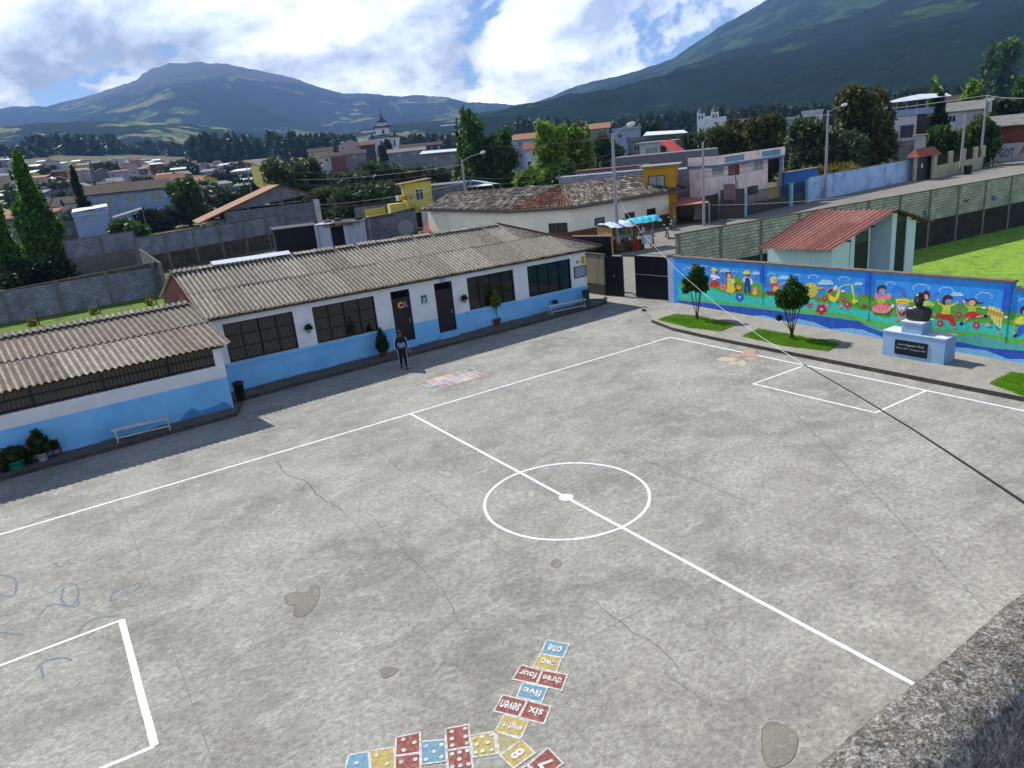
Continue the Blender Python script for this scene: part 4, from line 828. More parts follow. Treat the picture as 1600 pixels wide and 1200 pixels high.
k = len(rings); fs = [(j*n+i, j*n+(i+1) % n, (j+1)*n+(i+1) % n, (j+1)*n+i) for j in range(k-1) for i in range(n)]+[tuple((k-1)*n+i for i in range(n))]
mb.idx(vs, fs, m_bronze, True)
for s_ in (-1, 1): mb.ball((-.02, s_*.135, .64), .035, 6, m_bronze); mb.ball((-.185, s_*.045, .675), .02, 5, m_bronze)
mb.poly([(-.17, -.1, .36), (-.205, -.02, .1), (-.215, -.12, .12), (-.19, -.18, .3)], m_bronze); mb.poly([(-.17, .1, .36), (-.19, .18, .3), (-.215, .12, .12), (-.205, .02, .1)], m_bronze)
mb.cyl((-.19, 0, .66), (-.225, 0, .61), .015, .026, 6, m_bronze); mb.cyl((-.18, -.05, .56), (-.18, .05, .56), .012, .012, 6, m_bronze)
bo = mb.build('bust', None, mo, (.05, cyc, bz)); bo.rotation_euler.z = .25; bo.scale = (1.15, 1.15, 1.12)

# ================================================================== our own roof parapet
m_own = M('own_wall', '6f6d68', .9, .2, 1)
pr = MB(); nx = 260; prof = [(-12.655, 7.0), (-12.652, 7.225), (-12.665, 7.25), (-12.70, 7.256), (-12.75, 7.258), (-12.79, 7.252), (-12.808, 7.225), (-12.81, 7.0), (-12.81, 6.2), (-12.655, 6.2)]
rs = np.random.RandomState(5); vs = []
for i in range(nx+1):
    x = -24+38*i/nx if False else -11.5+7*i/nx
    jj = rs.normal(size=len(prof))*.0012+sin(i*.35)*.0012
    for j, (y_, z_) in enumerate(prof): vs.append((x, y_+(jj[j] if 0 < j < 7 else 0), z_+(jj[(j+3) % 10] if 0 < j < 7 else 0)))
q = len(prof); pr.idx(vs, [(i*q+j, i*q+(j+1) % q, (i+1)*q+(j+1) % q, (i+1)*q+j) for i in range(nx) for j in range(q)]+[tuple(range(q)), tuple(nx*q+j for j in range(q))[::-1]], m_parap, True)
bl = empty('school_building', (-8, -13, 0), 0, 'lichen stained concrete parapet of the building the picture is taken from', 'parapet')
o = pr.build('parapet', None, None); rel(o, bl); bpy.context.view_layer.update(); o.matrix_parent_inverse = bl.matrix_world.inverted()
mb = MB(); mb.box(-24, -11.51, -12.81, -12.655, 6.2, 7.25, m_parap); mb.box(-4.49, 14, -12.81, -12.655, 6.2, 7.25, m_parap); mb.box(-24, 14, -22, -12.7, 6.0, 6.19, m_own); mb.box(-24, 14, -22, -12.76, 0, 5.99, m_own)
o = mb.build('terrace'); o.parent = bl; o.matrix_parent_inverse = bl.matrix_world.inverted()
# ================================================================== mural wall
MA, MBp = Vector((17.35, 13.2, 0)), Vector((16.42, -3.5, 0)); md_ = (MBp-MA).normalized(); mang = atan2(md_.y, md_.x); mnrm = Vector((md_.y, -md_.x, 0))   # towards the court
if mnrm.x > 0: mnrm = -mnrm
mur = empty('mural_wall', MA, mang, 'long wall painted with a mural of children playing music under a blue sky', 'wall')
m_msky = M('mural_sky_blue', '389cf0', .8, .15, 2.5, .15, dirt='2f7fd0', dirt_amt=.5, dscale=1.2); m_mback = M('mural_wall_back', '8c8a80', .9, .2, 2, .2); m_mcap = M('mural_coping', '6e655a', .9, .3, 3, .3)
def mz(x, y, off=0.):                                  # photo point -> local point on the mural face
    q = PL(x, y, MA, MBp); return Vector(((q-MA).dot(md_), -off if True else 0, q.z))
# local frame: x along wall, +y is to the left of x; the court side is local -y or +y
ly = Vector((-md_.y, md_.x, 0)); CS = 1 if ly.dot(mnrm) > 0 else -1
top0, top1 = 2.46, 2.76; Lm = mz(1584, 445).x
mb = MB(); ypair = sorted((0, -CS*.18))
mb.idx([(0, ypair[0], -2), (Lm, ypair[0], -2), (Lm, ypair[1], -2), (0, ypair[1], -2), (0, ypair[0], top0), (Lm, ypair[0], top1), (Lm, ypair[1], top1), (0, ypair[1], top0)],
       [(0, 3, 2, 1), (4, 5, 6, 7), (0, 1, 5, 4), (1, 2, 6, 5), (2, 3, 7, 6), (3, 0, 4, 7)], m_msky); mb.build('wall_panel', None, mur)
mb = MB(); mb.box(Lm+.002, Lm+9, ypair[0], ypair[1], -2, top1-.2, m_msky); mb.build('wall_panel', None, mur)
mb = MB(); y0_, y1_ = sorted((CS*.05, -CS*.23))
mb.idx([(0, y0_, top0), (Lm+.02, y0_, top1), (Lm+.02, y1_, top1), (0, y1_, top0), (0, y0_, top0+.07), (Lm+.02, y0_, top1+.07), (Lm+.02, y1_, top1+.07), (0, y1_, top0+.07)],
       [(0, 3, 2, 1), (4, 5, 6, 7), (0, 1, 5, 4), (1, 2, 6, 5), (2, 3, 7, 6), (3, 0, 4, 7)], m_mcap); mb.build('coping', None, mur)
mb = MB(); mb.box(Lm+.05, Lm+9, y0_, y1_, top1-.2, top1-.13, m_mcap); mb.build('coping', None, mur)
PM = {}
def pm(h):
    if h not in PM: PM[h] = M('mural_'+h, tuple(min(.92, c) for c in rgb(h, 1.35)), .85, .25, 7, .15, dirt='9aa09a', dirt_amt=.14, dscale=4)
    return PM[h]
def Z6(x, y): return (1060+x/5.926, 390+y/5.926)
def Z7(x, y): return (1330+x/5.715, 410+y/5.715)
LAY = [0]
def paint(name, Z, items, parent, label=None, lay0=None, outline=None):
    mb = MB(); lay = lay0 or 6
    for it in items:
        h, kind = it[0], it[1]
        off = CS*(.0008*lay); lay += 1
        if kind == 'e':
            _, _, x, y, rx, ry = it[:6]; a0 = it[6] if len(it) > 6 else 0
            pts = [(x+rx*cos(t)*cos(a0)-ry*sin(t)*sin(a0), y+rx*cos(t)*sin(a0)+ry*sin(t)*cos(a0)) for t in [2*pi*i/18 for i in range(18)]]
        elif kind == 'p': pts = it[2]
        elif kind == 's': pts = curve_px(list(it[2])+[it[2][0]], 4)[:-1]
        elif kind == 'l':
            w = it[3]; P = [Vector(p) for p in it[2]]
            for a, b in zip(P[:-1], P[1:]):
                d = (b-a).normalized()*w/2; n_ = Vector((-d.y, d.x)); q = [a+n_-d, b+n_+d, b-n_+d, a-n_-d]
                mb.poly([mzl(Z(*p), off) for p in q], pm(h))
            continue
        elif kind == 'cloud':
            _, _, x, y, s = it[:5]
            pts = []
            for (cx_, cy_, r_, a, b_) in ((-.7, .15, .35, 90, 250), (-.25, -.25, .42, 170, 320), (.35, -.15, .4, 220, 350), (.75, .15, .32, 270, 440)):
                for i in range(6): t = radians(a+(b_-a)*i/5); pts.append((x+s*(cx_+r_*cos(t)), y+s*.62*(cy_+r_*sin(t))))
            if len(it) > 5:
                P = [Vector(p) for p in pts]
                for a, b in zip(P[:-1], P[1:]):
                    d = (b-a).normalized()*1.8; n_ = Vector((-d.y, d.x)); mb.poly([mzl(Z(*p), off) for p in (a+n_, b+n_, b-n_, a-n_)], pm(h))
                continue
        elif kind == 'f':
            _, _, x, y, r = it[:5]
            for k in range(5): a = k*2*pi/5+.3; cx_, cy_ = x+r*.6*cos(a), y+r*.6*sin(a); mb.poly([mzl(Z(cx_+r*.46*cos(t), cy_+r*.46*sin(t)), off+CS*.0002*k) for t in [2*pi*i/9 for i in range(9)]], pm(h))
            mb.poly([mzl(Z(x+r*.25*cos(t), y+r*.25*sin(t)), off+CS*.0012) for t in [2*pi*i/8 for i in range(8)]], pm(it[5])); continue
        mb.poly([mzl(Z(*p), off) for p in pts], pm(h))
    o = mb.build(name, None, parent)
    return tag(o, label) if label else o
def mzl(p, off):
    v = mz(*p); v.y = off; return v
GR, TQ, DB, PB = '4d9a3a', '32b8a8', '1f4fa8', '6fa9d4'
# land bands, drawn in both halves of the wall
hl = [Z6(*p) for p in [(0, 290), (60, 330), (250, 300), (400, 350), (480, 270), (540, 228), (600, 300), (700, 290), (745, 300), (790, 385), (1000, 380), (1100, 390), (1280, 440), (1400, 395), (1500, 385), (1600, 395)]]+[Z7(*p) for p in [(60, 300), (130, 285), (180, 290), (250, 335), (390, 318), (560, 320), (760, 340), (800, 365), (900, 385), (1000, 365), (1150, 370), (1300, 425), (1400, 428), (1543, 470), (1700, 480)]]
tl = [Z6(*p) for p in [(0, 350), (250, 365), (300, 355), (400, 390), (500, 400), (620, 425), (780, 450), (850, 425), (1000, 450), (1200, 450), (1350, 500), (1450, 480), (1600, 530)]]+[Z7(*p) for p in [(100, 430), (190, 425), (240, 480), (300, 500), (380, 480), (450, 510), (720, 500), (900, 525), (1200, 540), (1440, 560), (1543, 610), (1700, 640)]]
gl = [Z6(*p) for p in [(0, 440), (400, 480), (850, 530), (1100, 560), (1250, 560), (1400, 580), (1600, 600)]]+[Z7(*p) for p in [(100, 500), (200, 520), (300, 545), (450, 560), (720, 580), (1000, 620), (1150, 625), (1350, 660), (1543, 690), (1700, 700)]]
gl2 = [Z6(*p) for p in [(0, 455), (400, 500), (850, 548), (1100, 580), (1250, 590), (1400, 610), (1600, 640)]]+[Z7(*p) for p in [(100, 540), (200, 560), (300, 590), (450, 620), (720, 640), (1000, 660), (1150, 650), (1350, 700), (1543, 740), (1700, 760)]]
dl = [Z6(*p) for p in [(0, 468), (100, 480), (250, 490), (400, 515), (600, 530), (850, 560), (1000, 580), (1150, 595), (1300, 612), (1600, 655)]]+[Z7(*p) for p in [(60, 520), (150, 575), (285, 625), (450, 650), (720, 680), (890, 705), (1000, 715), (1150, 750), (1300, 770), (1543, 790), (1700, 810)]]
bl_ = [Z6(*p) for p in [(0, 495), (60, 530), (250, 545), (400, 562), (500, 600), (620, 630), (700, 610), (800, 610), (950, 650), (1030, 672), (1100, 640), (1250, 670), (1400, 732), (1600, 728)]]+[Z7(*p) for p in [(100, 600), (285, 668), (500, 700), (720, 730), (890, 755), (1000, 760), (1200, 785), (1300, 822), (1400, 862), (1543, 862), (1700, 890)]]
def band(mb, up, low, h, lay):
    xs = sorted({p[0] for p in up}|{p[0] for p in (low or [])}); off = CS*.0008*lay
    def at(L_, x):
        for a, b in zip(L_[:-1], L_[1:]):
            if a[0] <= x <= b[0]: return a[1]+(b[1]-a[1])*(x-a[0])/max(1e-6, b[0]-a[0])
        return L_[0][1] if x < L_[0][0] else L_[-1][1]
    xs2 = []
    for a, b in zip(xs[:-1], xs[1:]): xs2 += [a+(b-a)*k/4 for k in range(4)]
    xs2.append(xs[-1])
    for a, b in zip(xs2[:-1], xs2[1:]):
        ua, ub = mzl((a, at(up, a)), off), mzl((b, at(up, b)), off)
        if low: la, lb = mzl((a, at(low, a)), off), mzl((b, at(low, b)), off)
        else: la, lb = Vector((ua.x, off, .13)), Vector((ub.x, off, .13))
        mb.poly([la, lb, ub, ua], pm(h))
mb = MB(); band(mb, hl, None, GR, 1); mb.build('painted_hills', None, mur)
mb = MB(); band(mb, tl, None, TQ, 2); band(mb, gl, None, '5aa843', 3); band(mb, gl2, None, '4f9f9a', 4); mb.build('painted_meadow', None, mur)
mb = MB(); band(mb, dl, bl_, DB, 5); band(mb, bl_, None, PB, 5); mb.build('painted_river', None, mur)
# panel posts
for (xa, xb, yt, yb) in ((1188, 1193, 412, 440), (1354, 1361.5, 423, 459.5), (1571, 1583, 438, 487)):
    a, b = mz(xa, yt), mz(xb, yt); mb = MB(); q0, q1 = sorted((CS*.0075, CS*.045)); zt = top0+(top1-top0)*a.x/Lm-.01; zb = mz(xa, yb).z
    mb.box(a.x, b.x, q0, q1, zb, zt, pm('1d55b5')); mb.build('painted_post', None, mur)
    mb = MB(); mb.box(b.x-.02, b.x+.005, CS*.0074 if CS > 0 else -.012, CS*.012 if CS > 0 else -.0074, .75, zb, pm('2b6a5a')); mb.build('panel_joint', None, mur)
W_, LB = 'e6ecf0', '9cc4e6'
paint('painted_clouds', Z6, [(LB, 'cloud', 430, 195, 48), (LB, 'cloud', 720, 220, 42), (LB, 'cloud', 980, 258, 56), (LB, 'cloud', 1365, 305, 72), (W_, 'cloud', 90, 180, 40, 1), (W_, 'cloud', 235, 155, 26, 1), (W_, 'cloud', 520, 205, 22, 1), (W_, 'cloud', 1100, 245, 32, 1), (W_, 'cloud', 860, 230, 34, 1), (W_, 'cloud', 1250, 250, 45, 1), (W_, 'cloud', 1535, 268, 48, 1), (W_, 'e', 1525, 385, 18, 10)], mur)
paint('painted_clouds', Z7, [(LB, 'cloud', 65, 190, 40), (LB, 'cloud', 945, 285, 58), ('2a6cc4', 'cloud', 420, 238, 62), (W_, 'cloud', 352, 190, 40, 1), (W_, 'cloud', 625, 222, 72, 1), (W_, 'cloud', 850, 245, 62, 1), (W_, 'cloud', 1188, 296, 72, 1), (W_, 'cloud', 1540, 335, 36, 1)], mur)
SK, HR, RD, YL, PK, BR_ = 'd79a80', '4a1f22', 'b8322a', 'd8c83a', 'e08a86', '6a2f26'
GY = '8f8aa0'
def note(x, y, h='a03a78'): return [(h, 'e', x, y, 9, 7), (h, 'l', [(x+7, y), (x+14, y-26)], 4)]
K = 'painted_child'
paint(K, Z6, [(PK, 's', [(120, 150), (150, 135), (185, 150), (190, 175), (150, 190), (110, 185)]), ('e0a05a', 'e', 150, 170, 26, 24), (HR, 'e', 145, 145, 24, 12)], mur, 'painted child mostly hidden behind the first round tree')
paint(K, Z6, [(W_, 's', [(300, 235), (320, 225), (360, 240), (385, 260), (370, 270), (350, 262), (345, 285), (318, 285), (316, 255), (300, 265)]), (RD, 's', [(318, 282), (350, 282), (385, 318), (370, 338), (330, 350), (292, 338), (298, 305)]), (SK, 'e', 333, 213, 19, 20), (HR, 'e', 338, 208, 22, 22), (SK, 'e', 330, 216, 16, 16), (YL, 'e', 333, 190, 30, 12), (YL, 'e', 330, 178, 18, 10), (SK, 'l', [(320, 345), (318, 352)], 6)], mur, 'painted girl in a red skirt and yellow hat')
paint(K, Z6, [(HR, 'e', 463, 230, 27, 30), (SK, 'e', 468, 240, 19, 20), (YL, 's', [(450, 265), (500, 268), (515, 330), (528, 370), (500, 400), (440, 390), (452, 340)]), (RD, 'l', [(450, 275), (445, 320)], 9), (SK, 'l', [(455, 275), (480, 300)], 12), ('c8b45a', 'e', 505, 295, 22, 26), ('e8dc8a', 'e', 505, 295, 15, 19), (SK, 'l', [(520, 240), (520, 275)], 8), (RD, 'l', [(450, 395), (480, 400)], 8), (PK, 's', [(390, 325), (430, 320), (442, 345), (430, 380), (395, 370)]), ('c86a5a', 'e', 412, 345, 18, 18)], mur, 'painted child in yellow beating a round drum')
paint(K, Z6, [('8a3a2c', 'e', 560, 345, 36, 36), ('d8a83a', 'e', 562, 345, 25, 25), (RD, 'e', 565, 335, 10, 8), (BR_, 'l', [(530, 375), (545, 385)], 10)], mur, 'painted drum with a reddish rim')
paint(K, Z6, [(W_, 's', [(600, 262), (625, 255), (665, 262), (688, 300), (685, 325), (668, 318), (660, 290), (618, 300), (600, 295)]), ('1d3f8a', 's', [(622, 262), (658, 262), (668, 330), (665, 400), (645, 402), (640, 350), (630, 350), (632, 400), (612, 400), (610, 330)]), (SK, 'e', 635, 240, 20, 22), (HR, 'p', [(618, 232), (655, 232), (652, 255), (640, 245), (620, 248)]), (YL, 'e', 633, 215, 38, 12), (YL, 'e', 635, 202, 22, 12), (SK, 'l', [(615, 268), (632, 258)], 9)], mur, 'painted boy in blue overalls and a yellow hat')
paint(K, Z6, [('a8604a', 'e', 712, 385, 36, 40), ('d8b03a', 'e', 710, 395, 24, 28), (PK, 'e', 712, 362, 20, 16)], mur, 'painted round drum at the foot of the boy')
paint('painted_flower', Z6, [('2a5cb8', 'f', 568, 440, 42, 'b8d0f0')], mur, 'blue painted flower')
paint(K, Z6, [(YL, 's', [(850, 270), (880, 248), (912, 262), (908, 300), (860, 310)]), (SK, 'e', 895, 290, 20, 22), (RD, 's', [(860, 320), (905, 318), (945, 330), (935, 345), (900, 350), (880, 400), (860, 390)]), ('c88a4a', 'e', 905, 365, 34, 32), ('e0a85a', 'e', 905, 365, 22, 20), (SK, 'l', [(930, 330), (985, 305)], 10), (BR_, 's', [(805, 390), (830, 385), (890, 392), (885, 420), (830, 418)])], mur, 'painted fair haired child playing a guitar')
paint('painted_drum', Z6, [('c9a45a', 'e', 1225, 375, 72, 70), ('b8b83a', 'e', 1225, 372, 56, 56), (W_, 'e', 1190, 358, 10, 16), (W_, 'e', 1218, 352, 10, 16), ('1c1c1c', 'e', 1192, 362, 5, 8), ('1c1c1c', 'e', 1220, 356, 5, 8), (W_, 's', [(1185, 395), (1210, 405), (1205, 425), (1190, 415)]), ('c9a45a', 'l', [(1290, 360), (1330, 355)], 18)], mur, 'painted tambourine with big eyes')
paint('painted_saxophone', Z6, [('e0cc3a', 's', [(1395, 410), (1425, 430), (1450, 440), (1475, 380), (1490, 350), (1500, 370), (1490, 430), (1465, 475), (1415, 482), (1392, 450)]), ('c88a4a', 'e', 1405, 385, 42, 24, -.6), ('6a2f26', 'e', 1405, 384, 30, 15, -.6), (W_, 'e', 1448, 360, 8, 26, -.2), (W_, 'e', 1465, 350, 8, 24, -.2), ('e0cc3a', 'l', [(1490, 355), (1530, 330), (1590, 325)], 9), ('8a6a1c', 'e', 1450, 430, 8, 8), (BR_, 'l', [(1410, 480), (1395, 510)], 7), (PK, 'e', 1378, 518, 20, 12), (BR_, 'l', [(1465, 478), (1480, 510)], 7), (PK, 'e', 1500, 526, 22, 12)], mur, 'painted yellow saxophone walking on little legs')
paint('painted_flute', Z7, [('e0cc3a', 'l', [(8, 205), (30, 340)], 16), ('e0cc3a', 's', [(5, 335), (60, 335), (45, 365), (15, 362)]), (BR_, 'l', [(0, 370), (-5, 395)], 7), (BR_, 'l', [(45, 360), (85, 405)], 7), ('8a2f3a', 'e', 118, 392, 24, 20)], mur, 'painted yellow flute')
fl_ = [(1355, 452, 26), (1290, 465, 18), (1520, 455, 26), (1560, 505, 34), (1575, 545, 18), (1218, 520, 26)]
for (x, y, r) in fl_: paint('painted_flower', Z6, [('a83a4a', 'f', x, y, r, 'e0b0a0')], mur)
paint('painted_flower', Z6, [('a8283a', 'f', 1325, 552, 50, 'e8c0c0')], mur, 'large red painted flower')
for (x, y, r, zf) in ((795, 545, 34, 0), (1118, 562, 36, 0), (960, 468, 30, 0), (105, 292, 18, 0)): paint('painted_flower', Z7, [('a83a52', 'f', x, y, r, 'e8c070')], mur)
paint(K, Z7, [('e0708a', 's', [(205, 300), (225, 275), (262, 300), (320, 280), (350, 290), (345, 325), (300, 330), (260, 335), (215, 325)]), (PK, 'e', 335, 305, 22, 28), (HR, 's', [(232, 275), (232, 225), (265, 203), (305, 205), (316, 225), (300, 250), (262, 262)]), (GY, 'e', 278, 262, 32, 30), ('9ac03a', 's', [(238, 325), (300, 325), (302, 360), (235, 360)]), (BR_, 's', [(185, 400), (215, 370), (330, 370), (368, 400), (355, 440), (300, 465), (220, 455), (180, 430)]), (PK, 's', [(192, 400), (220, 375), (328, 375), (360, 405), (345, 435), (295, 455), (222, 448), (188, 428)]), ('d86a6a', 's', [(205, 392), (232, 368), (318, 368), (345, 398), (290, 420), (235, 415)]), (W_, 'e', 240, 395, 6, 5), (W_, 'e', 275, 385, 6, 5), (W_, 'e', 305, 398, 6, 5), (W_, 'e', 262, 405, 5, 4), (BR_, 'l', [(205, 465), (225, 455)], 10), (BR_, 'l', [(320, 475), (345, 470)], 10)], mur, 'painted girl in a wide pink dress')
paint('painted_drum', Z7, [('9a9298', 's', [(400, 350), (510, 355), (498, 490), (415, 490)]), ('8a8088', 'e', 455, 350, 58, 18), (YL, 's', [(395, 345), (410, 325), (500, 325), (525, 345), (505, 365), (420, 365)]), ('c86a3a', 'l', [(420, 348), (500, 350)], 8), (W_, 'e', 436, 398, 14, 26), (W_, 'e', 466, 398, 14, 26), ('141414', 'e', 440, 388, 6, 9), ('141414', 'e', 470, 386, 6, 9), ('141414', 's', [(420, 430), (450, 455), (485, 430), (475, 470), (440, 478)]), ('d83a3a', 'e', 452, 466, 14, 7), (W_, 'e', 372, 388, 14, 18), ('c88a4a', 's', [(388, 510), (430, 500), (425, 522), (395, 525)]), ('7a1f3a', 'l', [(455, 268), (485, 305)], 7), ('7a1f3a', 'l', [(485, 265), (455, 305)], 7)], mur, 'painted grey drum with eyes, smile and yellow hat')
paint(K, Z7, [(HR, 'e', 672, 290, 32, 40), (SK, 'e', 668, 310, 22, 24), ('a8c85a', 's', [(640, 340), (700, 345), (745, 375), (735, 395), (690, 385), (640, 400)]), (SK, 'e', 545, 345, 14, 14)], mur, 'painted child partly behind the bust')
paint(K, Z7, [('c8cc3a', 's', [(775, 345), (820, 380), (880, 375), (935, 362), (925, 385), (888, 400), (885, 465), (810, 460), (820, 400), (780, 370)]), (HR, 's', [(812, 350), (825, 305), (865, 290), (900, 300), (905, 325), (870, 330), (845, 370), (820, 372)]), (GY, 'e', 870, 355, 30, 28), (RD, 's', [(735, 460), (760, 448), (820, 462), (885, 465), (920, 500), (935, 560), (900, 572), (870, 520), (800, 495), (755, 490)]), (SK, 'e', 780, 338, 14, 12), (SK, 'e', 948, 358, 14, 12), ('c88a5a', 's', [(895, 570), (925, 568), (938, 590), (910, 585)]), ('c87a4a', 'e', 750, 465, 16, 16)], mur, 'painted boy leaping in red trousers and a yellow shirt')
paint(K, Z7, [(HR, 's', [(1005, 312), (1045, 330), (1090, 320), (1150, 360), (1192, 350), (1160, 372), (1120, 368), (1100, 395), (1070, 350), (1030, 345)]), (SK, 'e', 1082, 360, 30, 26), ('9ac03a', 's', [(1030, 395), (1060, 385), (1125, 392), (1165, 385), (1120, 410), (1110, 445), (1045, 445), (1050, 410)]), (RD, 's', [(1020, 455), (1050, 440), (1110, 440), (1155, 462), (1120, 490), (1060, 500), (1018, 490)]), (SK, 'l', [(1045, 495), (1000, 540)], 14), ('1c1c22', 'e', 985, 546, 20, 12, -.4), (SK, 'l', [(1125, 485), (1180, 478)], 14), ('1c1c22', 'e', 1200, 480, 20, 12), (SK, 'l', [(1035, 395), (1012, 355)], 12), (SK, 'e', 1010, 348, 12, 14), (SK, 'l', [(1130, 395), (1160, 400)], 12)], mur, 'painted girl in a red skirt with flying dark hair')
paint('painted_panpipes', Z7, [('d8cc6a', 'p', [(1228, 385), (1365, 425), (1352, 500), (1340, 585), (1318, 580), (1300, 560), (1280, 548), (1262, 520), (1250, 500), (1240, 470), (1215, 462)]), ('8a7a3a', 'l', [(1255, 395), (1245, 490)], 4), ('8a7a3a', 'l', [(1285, 405), (1268, 530)], 4), ('8a7a3a', 'l', [(1312, 412), (1292, 555)], 4), ('8a7a3a', 'l', [(1338, 420), (1318, 575)], 4), ('b86a3a', 'l', [(1222, 425), (1358, 470)], 12), ('b86a3a', 'l', [(1222, 445), (1352, 488)], 8), (W_, 'e', 1188, 405, 22, 10), (W_, 'e', 1385, 487, 20, 12), ('1c1c22', 'l', [(1295, 575), (1320, 605)], 8), (PK, 'e', 1325, 622, 20, 14, .5), (PK, 'e', 1225, 558, 26, 12), ('1c1c22', 'l', [(1262, 530), (1245, 550)], 6)], mur, 'painted yellow panpipes running on little legs')
paint(K, Z7, [(HR, 's', [(1508, 440), (1515, 400), (1560, 390), (1600, 420), (1590, 470), (1540, 470)]), (SK, 'e', 1560, 450, 26, 26), ('c8cc3a', 's', [(1465, 500), (1520, 480), (1590, 480), (1600, 560), (1500, 555), (1470, 540)]), ('2a5cb8', 's', [(1500, 555), (1595, 558), (1560, 610), (1490, 660), (1472, 640)]), ('d8b03a', 'l', [(1465, 500), (1455, 640)], 10), ('1c1c22', 'e', 1465, 655, 20, 12, -.4)], mur, 'painted boy in yellow and blue at the right end')
it = []
for (x, y) in ((400, 225), (405, 280), (712, 262), (820, 330), (270, 170), (1035, 290)): it += note(x, y)
paint('painted_notes', Z6, it, mur)
it = []
for (x, y) in ((735, 300), (765, 280), (962, 412), (985, 372), (370, 330), (68, 245), (105, 205)): it += note(x, y, '8a2f88' if x > 200 else '1f4fa8')
paint('painted_notes', Z7, it, mur)

# ================================================================== toilet block behind the mural
m_tb = M('washed_blue_wall', 'c6d7e0', .85, .12, 1.2, .1, dirt='9fb6c0', dirt_amt=.5, dscale=1.2, streak=True)
tb = empty('toilet_block', (24.6, 9.1, -2), 0, 'small pale blue washroom building with a red corrugated gable roof behind the mural', 'building')
EL, ER, RL, RR, FE, FF = (-.9, 3.9, 4.0), (-.5, -.3, 4.0), (5.1, 4.4, 5.35), (5.4, -.3, 5.35), (9.1, -.45, 4.2), (8.9, 4.4, 4.2)
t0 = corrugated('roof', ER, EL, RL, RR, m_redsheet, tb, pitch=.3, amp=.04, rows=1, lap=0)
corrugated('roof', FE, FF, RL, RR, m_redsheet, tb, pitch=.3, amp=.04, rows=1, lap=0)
def roofz(x): return 4.0+(x+.5)*1.35/5.9 if x < 5.4 else 5.35-(x-5.4)*1.15/3.7
mb = MB()
def gw(xa, xb, y0, y1, za, mt, top=None):                   # wall under the sloping roof
    zt = [roofz(xa)-.06, roofz(xb)-.06] if top is None else [top, top]
    mb.idx([(xa, y0, za), (xb, y0, za), (xb, y1, za), (xa, y1, za), (xa, y0, zt[0]), (xb, y0, zt[1]), (xb, y1, zt[1]), (xa, y1, zt[0])], [(0, 3, 2, 1), (4, 5, 6, 7), (0, 1, 5, 4), (1, 2, 6, 5), (2, 3, 7, 6), (3, 0, 4, 7)], mt)
gw(0, .15, .16, 3.8, 0, m_tb)
for xa, xb in ((0, 1.55), (1.63, 2.0), (5.45, 5.9), (6.95, 7.9)): gw(xa, xb, 0, .15, 0, m_tb)
gw(7.75, 7.9, .16, 3.8, 0, m_tb); gw(0, 7.9, 3.8, 3.95, 0, m_tb)
gw(3.28, 3.36, 0, 1.9, 0, m_tb); gw(5.45, 5.55, .16, 1.9, 0, m_tb); gw(3.37, 5.44, 1.9, 2.0, 0, m_tb)
mb.build('wall', None, tb)
mb = MB(); mb.box(3.4, 5.4, .3, 1.1, .9, 1.75, m_tb); mb.box(3.4, 5.4, .25, 1.2, 1.751, 1.86, m_monl); mb.build('wash_trough', None, tb)
for xa, xb, lab in ((2.02, 3.26, 'dark metal washroom door on the left'), (5.92, 6.93, 'tall dark washroom door on the right')):
    mb = MB(); zt = roofz(xa)-.12; mb.box(xa, xb, .04, .08, 0, zt, m_black)
    for x in np.arange(xa+.08, xb, .14): mb.box(x, x+.05, .02, .039, .1, zt-.5, m_door)
    tag(mb.build('door', None, tb), lab)
mb = MB(); mb.box(3.4, 5.4, 1.84, 1.89, 3.45, 4.4, m_pane)
for x in np.arange(3.5, 5.4, .2): mb.box(x, x+.02, 1.81, 1.83, 3.45, 4.4, m_grey)
mb.build('window', None, tb)
mb = MB(); mb.box(-.5, 8.8, -.05, .05, 3.98, 4.0, m_black) if False else None
for x in (1.2, 3.3, 5.4, 7.4): z_ = roofz(x)-.1; mb.box(x-.05, x+.05, -.25, 4.2, z_-.08, z_, m_black)
mb.build('rafters', None, tb)

# ================================================================== block walls
m_blkA = MBLOCK('painted_blocks', 'b4b3a4', '9c9c8f', '54544d', .45, .22, .022, stain='85867a', stain_amt=.45)
m_blkG = MBLOCK('grey_blocks', '8a8f99', '747a86', '5a5f6b', .42, .21, .02, stain='5d616b', stain_amt=.5)
m_blkD = M('dark_footing', '2f2f2b', .95, .4, 1.2, .3, dirt='1f211c', dirt_amt=.8)
wa = empty('block_wall', (24.4, 19.75, 0), 0, 'long concrete block wall with faded graffiti along the playing field', 'wall')
W0, W1_ = Vector((0, 0, 0)), Vector((46, -4.6, 0)); dW = (W1_-W0).normalized()
mb = MB(); mb.seg(W0, W1_, .16, .1, 2.36, m_blkA); mb.build('blocks', None, wa)
mb = MB(); mb.seg(W0, W1_, .2, -2.05, .1, m_blkD); mb.build('footing', None, wa)
mb = MB(); mb.seg(W0-dW*.1, W1_, .22, 2.362, 2.43, m_kerbs); mb.build('coping', None, wa)
m_col = M('mortar_column', '6a6a63', .95, .25, 2, .2)
for k in range(13):
    p = W0+dW*(k*3.6 if k else .1); mb = MB(); mb.seg(p-dW*.12, p+dW*.12, .25, -2.04, 2.37, m_col); mb.build('column', None, wa)
